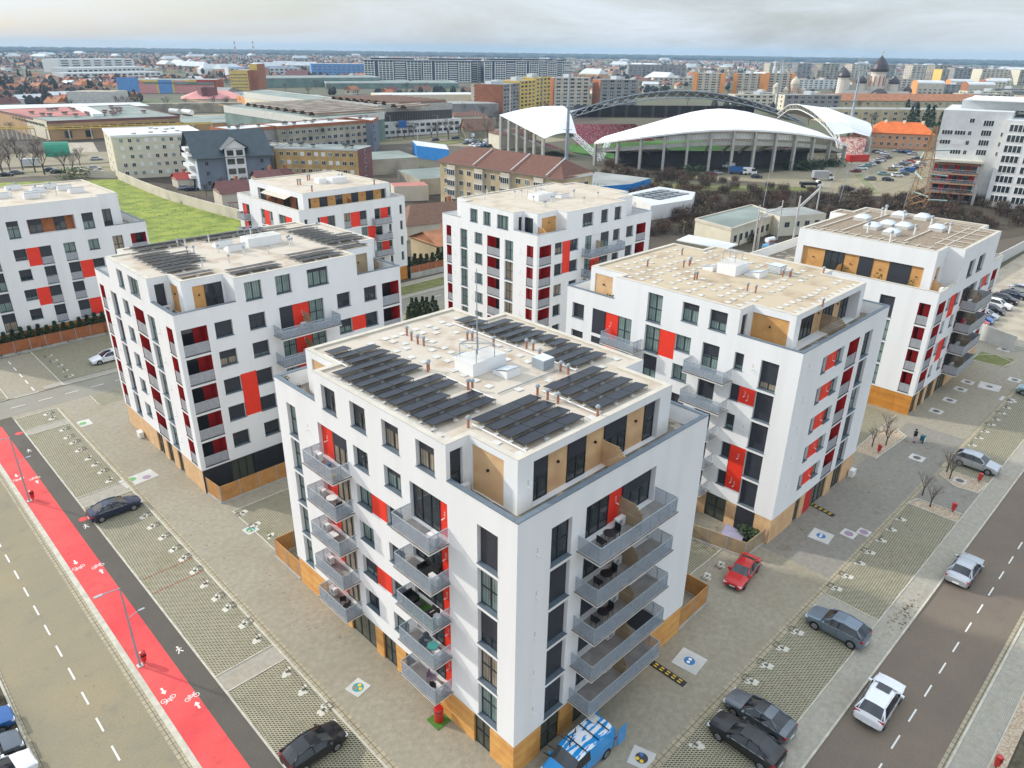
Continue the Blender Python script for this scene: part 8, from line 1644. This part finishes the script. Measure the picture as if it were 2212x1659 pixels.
for a, b, z0, z1_, lb in ((pA, pB, 8.2, 8.2, 'crossbeam of the front portal'), (pC, pD, 9.5, 8.5, 'crossbeam of the rear portal')): m = MB(); m.tube((*a, z0), (*b, z1_), .16, .16, 'pale_concrete', 5); m.tube((*a, z0-.6), (*b, z1_-.5), .1, .1, 'pale_concrete', 4); solo(m, 'crossbeam', lb, 'crossbeam')
x, y = ck(T3, 470, 1470); m = MB(); m.tube((x, y, 0), (x+.3, y, 9.5), .12, .1, 'wall_rusty', 6); m.tube((x+.3, y, 9.5), (x+1.0, y, 19), .06, .04, 'rail_metal', 5); solo(m, 'flag_pole', 'tall thin rusty and grey pole rising behind the transformer', 'pole')
for px, py, tx, ty, lb in ((1005, 1180, 1075, 880, 'tall thin lamp pole left of the low right block'), (1425, 1200, 1462, 990, 'thin white lamp pole behind the low right block')):
    x, y = ck(T3, px, py); m = MB(); m.tube((x, y, 0), (x+.6, y-.6, 11), .11, .07, 'rail_metal', 6); m.tube((x+.6, y-.6, 11), (x-.8, y+.9, 11.2), .05, .05, 'rail_metal', 4); solo(m, 'street_lamp', lb, 'street lamp')
w_ = MB()
def cable(a, b, sag, r=.03, n=10):
    for i in range(n):
        t0, t1 = i/n, (i+1)/n; p = lerp(a, b, t0); q = lerp(a, b, t1); w_.tube((p[0], p[1], p[2]-sag*4*t0*(1-t0)), (q[0], q[1], q[2]-sag*4*t1*(1-t1)), r, r, 'iron', 3, False)
cable((pA[0], pA[1], 9), (236, 71, 15), 2); cable((pB[0], pB[1], 8.5), (236, 71, 10), 2); cable((pC[0], pC[1], 11.5), (236, 71, 20), 2.5); cable((236, 71, 20), (420, 190, 20), 6); cable((236, 71, 15), (420, 192, 15), 6); solo(w_, 'power_lines', 'thin dark power lines running from the pylon', 'cable')
# cars in the stadium car park and along the avenue: small, one mesh each
CM = {}
for p_ in ('paint_black', 'paint_navy', 'paint_white', 'paint_silver', 'paint_grey', 'paint_red', 'paint_blue', 'paint_maroon', 'paint_beige', 'paint_teal'):
    for kd in ('hatchback', 'saloon'): CM[(p_, kd)] = car(kd, p_, '', (0, 0, 0), 0, simple=True)
CM[('paint_white', 'van')] = car('van', 'paint_white', '', (0, 0, 0), 0, simple=True); CM[('paint_blue', 'van')] = car('van', 'paint_blue', '', (0, 0, 0), 0, simple=True)
def lotcar(x, y, ang, p_, kd, label, grp, z=.04):
    ob = bpy.data.objects.new('parked_car', CM[(p_, kd)]); C.objects.link(ob); ob.location = (x, y, z); ob.rotation_euler = (0, 0, ang); tag(ob, label, 'van' if kd == 'van' else 'car', grp); return ob
CN = {'paint_black': 'black', 'paint_navy': 'dark blue', 'paint_white': 'white', 'paint_silver': 'silver', 'paint_grey': 'dark grey', 'paint_red': 'red', 'paint_blue': 'blue', 'paint_maroon': 'maroon', 'paint_beige': 'beige', 'paint_teal': 'pale green'}
random.seed(99); cols_ = ['paint_white', 'paint_black', 'paint_silver', 'paint_grey', 'paint_navy', 'paint_white', 'paint_silver', 'paint_white', 'paint_black', 'paint_grey', 'paint_white', 'paint_blue']
for px, py, p_, lb in [(545, 385, 'paint_maroon', 'maroon car nearest in the left row of the stadium car park'), (610, 358, 'paint_white', 'white car right beside the maroon one'), (655, 333, 'paint_teal', 'pale car third in the left row'), (700, 320, 'paint_white', 'white car fourth in the left row'), (740, 303, 'paint_navy', 'dark blue car fifth in the left row'), (775, 285, 'paint_white', 'white car sixth in the left row'), (805, 275, 'paint_silver', 'silver car seventh in the left row'), (820, 258, 'paint_maroon', 'dark red car eighth in the left row'), (850, 250, 'paint_grey', 'dark grey car ninth in the left row'), (860, 238, 'paint_silver', 'silver car tenth in the left row'), (830, 212, 'paint_white', 'white car eleventh in the left row'), (790, 200, 'paint_silver', 'silver car near the far end of the left row'), (755, 192, 'paint_navy', 'farthest dark car of the left row'),
        (690, 463, 'paint_grey', 'dark grey estate standing alone in the open part of the car park'), (865, 470, 'paint_navy', 'dark hatchback beside the grass strip of the car park'), (825, 413, 'paint_teal', 'pale green car at the head of the middle rows'), (905, 370, 'paint_beige', 'beige brown car in the middle rows'), (960, 430, 'paint_white', 'white car nearest in the right-hand rows'), (1010, 412, 'paint_grey', 'dark car behind the nearest white one'), (965, 340, 'paint_white', 'white car behind the beige one'), (1010, 320, 'paint_grey', 'dark car behind the beige one'), (1045, 300, 'paint_silver', 'silver car left of the bright red one'), (1085, 290, 'paint_red', 'bright red car in the middle rows'), (1120, 355, 'paint_navy', 'dark car right of the blue van'), (1160, 340, 'paint_white', 'white car right of the dark one'), (1190, 322, 'paint_silver', 'silver car in the right-hand rows'), (1200, 300, 'paint_white', 'white car farther in the right-hand rows'), (1150, 260, 'paint_navy', 'dark blue car in the far rows'), (1020, 195, 'paint_navy', 'dark blue car in the farthest row'), (1075, 200, 'paint_blue', 'blue car in the farthest row'), (960, 185, 'paint_silver', 'silver car at the left of the farthest row'), (1050, 182, 'paint_grey', 'grey car in the farthest row'), (1110, 215, 'paint_silver', 'silver car in front of the farthest row'),
        (465, 560, 'paint_navy', 'dark sport utility car near the scrub edge of the car park'), (580, 597, 'paint_white', 'white hatchback by the scrub, nearest in the car park')]:
    x, y = ck(S5, px, py); lotcar(x, y, random.choice((-.9, 2.24))+random.uniform(-.1, .1), p_, random.choice(('hatchback', 'saloon')), lb, 'cars in the stadium car park')
for px, py, p_, lb in [(1085, 512, 'paint_maroon', 'maroon car in front of the stadium columns'), (1125, 505, 'paint_silver', 'silver car beside the maroon one by the columns'), (1395, 532, 'paint_navy', 'dark car right of the two delivery vans')]: x, y = ck(S1, px, py); lotcar(x, y, -.9, p_, 'hatchback', lb, 'cars in front of the stadium')
x, y = ck(S1, 1200, 460); lotcar(x, y, 2.2, 'paint_white', 'van', 'white van under the stadium tribune', 'vans by the stadium')
def truck(x, y, ang, cabm, boxm, lb, L_=5.6, hb=3.3):
    o = thing('truck', lb, 'truck', (x, y, .03), ang, org=False); m = MB(); m.box(-L_+1.2, 1.2, -1.15, 1.15, .95, hb, boxm); part(m, 'cargo_box', o); m = MB(); m.box(1.3, 3.2, -1.05, 1.05, .5, 1.45, cabm); m.v += [(1.3, -1.0, 1.45), (2.8, -1.0, 1.45), (2.8, 1.0, 1.45), (1.3, 1.0, 1.45), (1.3, -.9, 2.5), (2.2, -.9, 2.5), (2.2, .9, 2.5), (1.3, .9, 2.5)]; b = len(m.v)-8
    for q_, mt_ in (((1, 2, 6, 5), 'car_glass'), ((0, 1, 5, 4), 'car_glass'), ((2, 3, 7, 6), 'car_glass'), ((4, 5, 6, 7), cabm), ((3, 0, 4, 7), cabm)): m.f.append(tuple(b+i for i in q_)); m.mi.append(m.m(mt_))
    part(m, 'cab', o)
    for wx_ in (2.5, -L_+2.2):
        for s_ in (-1, 1): m = MB(); m.tube((wx_, s_*.8, .42), (wx_, s_*1.12, .42), .42, .42, 'tyre', 12); part(m, 'wheel', o)
x, y = ck(S1, 1860, 545); truck(x, y, -.72, 'white_paint', 'grey_mesh', 'grey box truck with a white cab in the car park'); x, y = ck(S1, 1275, 505); truck(x, y, -1.1, 'white_paint', 'paint_blue', 'blue-bodied delivery van by the stadium columns', 5, 2.8); x, y = ck(S1, 1335, 508); truck(x, y, -1.1, 'white_paint', 'white_paint', 'white delivery van beside the blue one', 4.6, 2.6); x, y = ck(S1, 1780, 598); truck(x, y, -.72, 'white_paint', 'black', 'flatbed truck with a dark load and white cab by the scrub', 5.5, 1.9)
x, y = ck(S5, 1060, 385); lotcar(x, y, 2.3, 'paint_blue', 'van', 'bright blue van among parked cars', 'vans by the stadium')
m = MB(); x, y = ck(S1, 2090, 415); m.obox((x, y), -.5, 5, 1.2, .1, 2.8, 'paint_red'); solo(m, 'red_container', 'bright red container at the right end of the stadium', 'container'); m = MB(); x, y = ck(S1, 1155, 450); m.obox((x, y), -1, 2.8, 1.2, .1, 3, 'wall_red'); solo(m, 'red_kiosk', 'red kiosk under the stadium tribune', 'kiosk')
for i in range(34):      # lot behind the beige block
    x, y = ck(S6, random.uniform(1240, 1610), random.uniform(965, 1030)); lotcar(x, y, .2, random.choice(cols_), random.choice(('hatchback', 'saloon')), 'one of many small cars packed on the lot beside the left stand', 'cars packed beside the left stand')
for px, py, lb in [(1240, 890, 'dark car on the avenue left of the white van'), (1390, 872, 'dark car on the avenue beyond the white van'), (1130, 942, 'dark blue car parked by the avenue trees'), (920, 962, 'dark car parked farther left by the avenue'), (1485, 860, 'dark car on the right part of the avenue')]: x, y = ck(S6, px, py); lotcar(x, y, .1, 'paint_navy', 'saloon', lb, 'cars on the avenue')
x, y = ck(S6, 1330, 930); lotcar(x, y, .1, 'paint_white', 'van', 'white van on the avenue beside bare trees', 'cars on the avenue').scale = (1.25, 1.1, 1.2)
for px, py, p_, lb in [(40, 970, 'paint_black', 'black car leftmost on the avenue at the left edge'), (110, 957, 'paint_grey', 'dark car second from the left edge on the avenue'), (330, 938, 'paint_navy', 'dark car behind another by the avenue, left'), (375, 950, 'paint_black', 'black saloon before the dark one by the avenue, left'), (615, 928, 'paint_silver', 'silver saloon by the avenue beside the cream block'), (625, 865, 'paint_silver', 'silver car on the far carriageway beside the cream block'), (635, 950, 'paint_white', 'small white car at the corner of the cream block'), (500, 935, 'paint_white', 'white car partly behind a bush by the avenue'), (1200, 1055, 'paint_silver', 'silver car in the yard of the slate-roofed house'), (1240, 1062, 'paint_navy', 'dark car in the yard of the slate-roofed house'), (1810, 965, 'paint_red', 'red car beyond the low back block'), (1850, 962, 'paint_blue', 'blue car beyond the low back block')]: x, y = ck(T1, px, py); lotcar(x, y, -.25, p_, 'saloon', lb, 'cars near the cream block')
x, y = ck(T1, 200, 905); m = MB(); m.obox((x, y), -.3, 3, 1.2, .5, 2.8, 'roof_pale'); solo(m, 'trailer', 'grey-white covered trailer on the verge at the far left', 'trailer')
x, y = ck(T1, 1790, 940); m = MB(); m.obox((x, y), -.3, 1.5, .8, 0, 2, 'corrugated_green'); solo(m, 'recycling_container', 'green and white recycling container behind the low back block', 'container')
x, y = ck(T2, 640, 745); lbx = ck(S6, 738, 975); m = MB(); m.tube((*lbx, 0), (*lbx, 8), .18, .14, 'white_paint', 6); m.tube((*lbx, 7.8), (lbx[0]-6, lbx[1]+3, 8.3), .1, .1, 'white_paint', 5); ob = solo(m, 'sign_gantry', 'white gantry pole with blue direction signs over the avenue', 'road sign'); m = MB(); m.obox((lbx[0]-6.5, lbx[1]+3.2), -.5, 1.9, .12, 6.8, 10.2, 'paint_blue'); part(m, 'sign_panel', ob)
# pipe bridge and chimneys of the old works
for (a, b, z_, lb) in ((ck(S8, 0, 655), ck(S8, 700, 790), 4.5, 'rusty elevated pipe bridge behind the old warehouse'), (ck(S7, 0, 1010), ck(S7, 380, 1000), 5, 'yellow pipe crossing in front of the warehouse, left'), (ck(S7, 500, 1020), ck(S7, 2212, 950), 5.2, 'yellow pipeline along the front of the warehouse')):
    o = thing('pipe_bridge', lb, 'pipeline', (a[0], a[1], 0)); m = MB(); mt_ = 'wall_rusty' if 'rusty' in lb else 'wall_yellow'; m.tube((*a, z_), (*b, z_), .3, .3, mt_, 5); m.tube((*a, z_+.8), (*b, z_+.8), .2, .2, mt_, 5); part(m, 'pipe', o)
    for i in range(9): t = i/8; x, y = a[0]+(b[0]-a[0])*t, a[1]+(b[1]-a[1])*t; m = MB(); m.box(x-.25, x+.25, y-.25, y+.25, 0, z_, 'wall_pale'); part(m, 'support', o)
body('low_hall', 'rusty low hall with a green felt roof beside the pipe bridge', 'building', [(160, 405), (200, 395), (215, 440), (172, 450)], 5, 'wall_rusty', 'roof_flat_green'); body('ruined_wall', 'line of roofless ruined walls by the tank wagons', 'ruin', [(150, 560), (250, 525), (252, 530), (152, 565)], 6, 'wall_dirty', 'wall_dirty'); body('concrete_hopper', 'grey concrete loading wall at the old works', 'wall', [(160, 600), (185, 585), (200, 600), (175, 615)], 12, 'pale_concrete', 'wall_dirty')
for i, (px, lb) in enumerate(((205, 'left of two dark brick kilns by the white gabled house'), (265, 'right of two dark brick kilns by the white gabled house'))): x, y = ck(S8, px, 645); m = MB(); m.box(x-4, x+4, y-4, y+4, 0, 13, 'wall_plum'); solo(m, 'brick_kiln', lb, 'kiln')
# lamps and trees on the avenue
for i, (px, py) in enumerate([(465, 970), (950, 960), (1368, 900), (412, 965), (1335, 900)]):
    x, y = ck(S6, px, py); m = MB(); m.tube((x, y, 0), (x, y, 12 if i != 3 else 8), .14, .08, 'rail_metal', 5); m.tube((x, y, 11.8 if i != 3 else 7.9), (x-2, y+1, 12.2 if i != 3 else 8.3), .06, .05, 'rail_metal', 4); solo(m, 'street_lamp', ['grey lamp pole left of the glass factory office strip', 'tall lamp pole in the middle of the avenue trees', 'lamp pole behind the white van on the avenue', 'short lamp pole at the left of the avenue', 'lamp pole just left of the van lamp pole'][i], 'street lamp')
random.seed(17); TL = []
for px, py, s_ in [(535, 930, 1.2), (600, 940, 1.35), (690, 930, 1.1), (945, 960, 1.3), (1055, 950, 1.6), (1165, 935, 1.1), (1265, 930, 1.0), (1460, 950, 1.6), (1410, 740, 1.3), (1560, 830, 1.4), (1500, 780, 1.2), (1600, 860, 1.2), (650, 910, 1.0), (880, 940, 1.1), (200, 1010, 1.4), (130, 1000, 1.1)]: TL.append((*ck(S6, px, py), s_*1.0, 'bare tree along the avenue before the glass factory'))
for px, py, s_ in [(20, 960, 1.3), (70, 950, 1.1), (150, 930, 1.2), (230, 945, 1.3), (290, 960, 1.4), (425, 950, 1.1), (480, 950, 1.0), (0, 930, 1.5), (110, 850, 1.2), (60, 860, 1.4), (520, 900, 1.0), (250, 860, 1.1), (880, 690, 1.2), (840, 680, 1.1), (1010, 970, .6), (1540, 600, 1.3), (1600, 620, 1.2), (1450, 1090, .8), (1600, 1060, .7), (1340, 1100, .6), (1900, 900, .8), (400, 1010, 0), (1720, 470, 1.5), (1680, 470, 1.3), (1550, 480, 1.3), (2130, 440, 1.6), (2000, 450, 1.2)]:
    if s_: TL.append((*ck(T1, px, py), s_, 'bare tree in the left background between roads and old works'))
for px, py, s_ in [(1380, 620, 1.3), (1240, 640, 1.2), (1300, 610, 1.1), (1220, 640, 1.1), (1420, 590, .9), (1780, 1180, 1.0), (200, 1240, .8), (1900, 1140, .9), (2050, 1150, 1.0), (2100, 1100, .9), (1690, 1150, .8), (1500, 1140, .7)]: TL.append((*ck(T3, px, py), s_, 'bare tree near the stadium car park and grey-white flats'))
for i in range(120):
    a = random.uniform(.12, 1.42) if i % 2 else random.uniform(.1, .5); r = random.uniform(430, 980) if i % 2 else random.uniform(420, 640); x, y = r*sin(a), r*cos(a)
    if 225 < x < 430 and 100 < y < 300 or 95 < x < 290 and 330 < y < 520: continue
    TL.append((x, y, random.uniform(.9, 1.5), 'bare tree among the distant houses'))
for i, (x, y, s_, lb) in enumerate(TL): first_or_dup(TREES[i % 3], ST, (x, y, 0), random.uniform(0, 6), lb, lb.replace('tree', 'trees'), s_)
for px, py in [(1470, 630), (1500, 640), (1570, 640), (1600, 650), (1655, 700), (1440, 600)]: x, y = ck(T3, px, py); first_or_dup(CON2, ST, (x, y, 0), 0, 'tall dark fir behind the bright orange-roofed house', 'firs behind the orange-roofed house', random.uniform(.9, 1.2))
for px, py in [(130, 350), (190, 360), (210, 365), (20, 420), (590, 450), (2100, 250)]: x, y = ck(T1, px, py); dup(CON2, (x, y, 0), 0, 'dark fir among the houses at the far left', 'firs among the houses', 1.1)
for px, py, lb in [(700, 925, 'dark evergreen bush at the foot of the stadium columns'), (800, 930, 'second dark evergreen bush at the stadium columns'), (850, 920, 'third dark evergreen bush at the stadium columns'), (960, 905, 'dark evergreen bush at the right end column'), (60, 960, 'broad dark green bush left of the parked cars by the stadium')]:
    x, y = ck(T3, px, py); random.seed(px); q = MB(); leaf_cloud(q, 420, lambda: (x+random.gauss(0, 2.2), y+random.gauss(0, 2.2), random.uniform(.1, 4.2)*random.uniform(.5, 1)), .45, 'foliage', 'foliage_mid'); solo(q, 'evergreen_bush', lb, 'bush')
x, y = ck(T1, 480, 985); random.seed(4); q = MB(); leaf_cloud(q, 400, lambda: (x+random.gauss(0, 2.5), y+random.gauss(0, 1.8), random.uniform(.1, 3.6)), .4, 'foliage_light', 'foliage'); solo(q, 'evergreen_bush', 'yellow-green bush by the avenue behind the left edge block', 'bush')
# scrub
random.seed(41); SA = [(150, 110), (166, 84), (196, 84), (215, 66), (236, 58), (262, 80), (249, 96), (243, 118), (212, 150), (188, 168), (168, 160)]; SB = [(185, 60), (225, 50), (300, 10), (330, -10), (330, 20), (262, 78), (236, 76), (215, 82)]
pts = scatter(SA, 150, 3.6)+scatter(SB, 110, 4.0)+scatter([(200, 170), (245, 122), (252, 128), (240, 160), (238, 186), (215, 190)], 34, 3.4)
for i, (x, y) in enumerate(pts[:294]): first_or_dup(BU[i % 3], ST, (x, y, 0), random.uniform(0, 6), 'brown leafless shrub in the thicket between the blocks and the stadium', 'shrubs in the thicket', random.uniform(1.2, 2.0))
sc = MB(); random.seed(8)
for x, y in scatter(SA, 1100, .7)+scatter(SB, 700, .8)+scatter([(86, 165), (90, 162), (88, 255), (84, 270), (82, 229)], 60, .6):
    for k_ in range(7):
        a = random.uniform(0, 6.28); h_ = random.uniform(.8, 2.6); x1, y1 = x+random.uniform(-.8, .8), y+random.uniform(-.8, .8); sc.face([(x1-.05, y1, 0), (x1+.05, y1, 0), (x1+.5*cos(a), y1+.5*sin(a), h_)], random.choice(('scrub_dark', 'scrub_red', 'scrub_dark', 'scrub_straw')))
ob = struct(sc, 'undergrowth'); ob['kind'] = 'stuff'; ob['label'] = 'brown tangled undergrowth and dry stems between the shrubs'; ob['category'] = 'undergrowth'
gr = MB(); random.seed(3)
for x, y in scatter([(44, 292), (83, 274), (81, 229), (84, 188), (85, 167), (66, 152), (46, 157), (43, 170)], 1500, .7):
    a = random.uniform(0, 6.28); gr.face([(x-.3*cos(a), y-.3*sin(a), .02), (x+.3*cos(a), y+.3*sin(a), .02), (x, y, random.uniform(.06, .16))], 'lawn')
ob = struct(gr, 'grass'); ob['kind'] = 'stuff'; ob['label'] = 'tufts of bright green grass on the open lawn'; ob['category'] = 'grass'
# ================================================================ HOUSES AND WOODS TO THE HORIZON
def hvar(wm, rm, hip, L_=11, D=8, h_=3.6, hr=3.0):
    P_ = [(-L_/2, -D/2), (L_/2, -D/2), (L_/2, D/2), (-L_/2, D/2)]; o = thing('house', 'small house', 'house', (0, 0, 0)); m = MB(); m.prism(P_, 0, h_, wm, rm, False); part(m, 'wall', o); r = roof_gable(o, P_, h_, hr, rm, .4, 3.0 if hip else 0)
    m = MB(); m.box(1.5, 2.2, .6, 1.3, h_+1, h_+hr+.8, 'wall_brick'); part(m, 'chimney', r); m = MB()
    for x in (-3.5, -1, 3): m.box(x-.6, x+.6, -D/2-.03, -D/2+.05, 1.2, 2.6, 'window_glass')
    m.box(-L_/2-.03, -L_/2+.05, -1, 1, 1.2, 2.6, 'window_glass'); w = m
    for i in range(len(w.f)//6):
        q = MB(); q.v = w.v[i*8:(i+1)*8]; q.f = [tuple(v-i*8 for v in f) for f in w.f[i*6:(i+1)*6]]; q.mats = list(w.mats); q.mi = [0]*6; part(q, 'window', o)
    return o
HV = [(hvar('wall_pale', 'roof_rust', 0), 'pale house with a terracotta roof'), (hvar('wall_cream', 'roof_old', 1), 'cream house with a brown hipped roof'), (hvar('wall_white', 'roof_maroon', 0), 'white house with a maroon roof'), (hvar('wall_beige', 'roof_orange_dull', 1, 10, 9), 'beige house with an orange roof'), (hvar('wall_white', 'roof_pale', 0, 16, 11, 4.5, 2.2), 'white house with a light metal roof'), (hvar('wall_dirty', 'roof_old', 0, 14, 8), 'weathered house with an old tile roof')]
random.seed(2024); AV = [(60, 180, 380, 620), (220, 440, 90, 320), (180, 345, 270, 640), (230, 400, 560, 860), (600, 920, 700, 960), (280, 520, 1060, 1500), (560, 860, 220, 500), (380, 660, 680, 920), (330, 440, 370, 560), (880, 1320, 170, 500), (300, 560, 330, 460), (1350, 1700, 300, 760), (370, 620, 180, 280)]
cnt = 0; placed = []
while cnt < 288:
    left_ = cnt < 190; a = random.uniform(.04, .5) if left_ else random.uniform(.5, 1.44); r = (540+560*random.random()**1.1) if left_ else (620+800*random.random()); x, y = r*sin(a), r*cos(a)
    if any(a0 < x < a1 and b0 < y < b1 for a0, a1, b0, b1 in AV) or any((x-p)**2+(y-q)**2 < 260 for p, q in placed): continue
    placed.append((x, y)); k_ = random.choice((0, 0, 0, 1, 1, 1, 2, 3, 4, 5, 5, 5, 5)); src, lb = HV[k_]; side = 'left' if a < .5 else ('middle' if a < .95 else 'right')
    first_or_dup(src, ST, (x, y, 0), random.choice((0, 1.57))+.35*(a < .6)-.7*(a >= .6)+random.uniform(-.12, .12), lb+' in the '+side+' of the distant town', lb+' in the '+side+' distance', random.uniform(.9, 1.25)); cnt += 1
dh = MB(); random.seed(55)
for i in range(5200):
    a = random.uniform(-.05, 1.56); r = 1100+3300*random.random()**1.2; x, y = r*sin(a), r*cos(a)
    if a > .75 and random.random() < .45: continue
    if any(a0 < x < a1 and b0 < y < b1 for a0, a1, b0, b1 in AV[4:]): continue
    L_, D, h_, t = random.uniform(5, 9), random.uniform(4, 5.5), random.uniform(3, 6), random.choice((0, 1.57))+random.uniform(-.5, .5)
    wm, rm = random.choice(('wall_pale', 'wall_dirty', 'wall_white', 'wall_beige', 'wall_dirty')), random.choice(('roof_rust', 'roof_old', 'roof_maroon', 'roof_old', 'roof_maroon', 'roof_rust', 'roof_old', 'roof_flat', 'roof_orange_dull' if i % 3 == 0 else 'roof_maroon'))
    if random.random() < .015: L_, D, h_, rm = L_*4, D*2.5, 8, 'roof_pale'
    ca, sa = cos(t), sin(t); pt = lambda p, q, z: (x+p*ca-q*sa, y+p*sa+q*ca, z); b = [pt(-L_, -D, 0), pt(L_, -D, 0), pt(L_, D, 0), pt(-L_, D, 0)]; u = [(p[0], p[1], h_) for p in b]; r0, r1 = pt(-L_*.8, 0, h_+D*.6), pt(L_*.8, 0, h_+D*.6)
    for j in range(4): dh.face([b[j], b[(j+1) % 4], u[(j+1) % 4], u[j]], wm)
    dh.face([u[0], u[1], r1, r0], rm); dh.face([u[2], u[3], r0, r1], rm); dh.face([u[1], u[2], r1], rm); dh.face([u[3], u[0], r0], rm)
ob = struct(dh, 'distant_houses'); ob['kind'] = 'stuff'; ob['label'] = 'mass of tiny roofs of the distant town'; ob['category'] = 'houses'
mat('wood_far', (.035, .035, .035), .95, .35, .05); mat('wood_far_green', (.025, .038, .03), .95, .35, .05)
dt = MB(); random.seed(66)
def blob(m, x, y, R, H, mt_):
    n = 7; k_ = m.m(mt_); i = len(m.v); prof = ((.35, .12), (1, .38), (.85, .68), (.35, .95))
    for pr, pz in prof:
        for j in range(n): t = 6.283*j/n; rr = R*pr*random.uniform(.72, 1.25); m.v.append((x+rr*cos(t), y+rr*sin(t), H*pz*random.uniform(.9, 1.1)))
    for a in range(3):
        for j in range(n): q = (j+1) % n; m.f.append((i+a*n+j, i+a*n+q, i+(a+1)*n+q, i+(a+1)*n+j)); m.mi.append(k_)
    m.f.append(tuple(i+3*n+j for j in range(n))); m.mi.append(k_)
for i in range(5200):
    a = random.uniform(-.05, 1.56) if i % 3 else random.uniform(-.05, .55); r = (620 if i % 3 else 500)+3300*random.random()**1.35; x, y = r*sin(a), r*cos(a)
    if any(a0 < x < a1 and b0 < y < b1 for a0, a1, b0, b1 in AV): continue
    blob(dt, x, y, random.uniform(2.2, 4.2), random.uniform(5, 10), 'wood_far' if random.random() < .75 else 'wood_far_green')
ob = struct(dt, 'distant_trees'); ob['kind'] = 'stuff'; ob['label'] = 'winter trees scattered through the distant town'; ob['category'] = 'trees'
wf_ = MB(); random.seed(67)
for i in range(5200):
    a = random.uniform(-.12, 1.62); r = random.uniform(4400, 7600) if a < .85 else random.uniform(4800, 8200)
    blob(wf_, r*sin(a), r*cos(a), random.uniform(28, 60), random.uniform(14, 22), 'wood_far' if random.random() < .5 else 'wood_far_green')
ob = struct(wf_, 'distant_wood'); ob['kind'] = 'stuff'; ob['label'] = 'dark band of woodland along the horizon'; ob['category'] = 'wood'
# ================================================================ HAZE
hz = MB(); hz.box(-300, 8900, -300, 8900, -1.2, 75, 'white_paint'); hm = bpy.data.materials.new('haze_air'); hm.use_nodes = True; n_ = hm.node_tree; n_.nodes.clear(); om = n_.nodes.new('ShaderNodeOutputMaterial'); pv = n_.nodes.new('ShaderNodeVolumePrincipled')
pv.inputs['Color'].default_value = (.50, .76, 1.0, 1); pv.inputs['Density'].default_value = .0001; pv.inputs['Anisotropy'].default_value = 0.0; n_.links.new(pv.outputs['Volume'], om.inputs['Volume']); MT['white_paint_'] = hm
me = hz.data('haze'); me.materials.clear(); me.materials.append(hm); ob = bpy.data.objects.new('haze', me); C.objects.link(ob); ob['kind'] = 'stuff'; ob['label'] = 'pale blue winter haze over the distant town'; ob['category'] = 'haze'
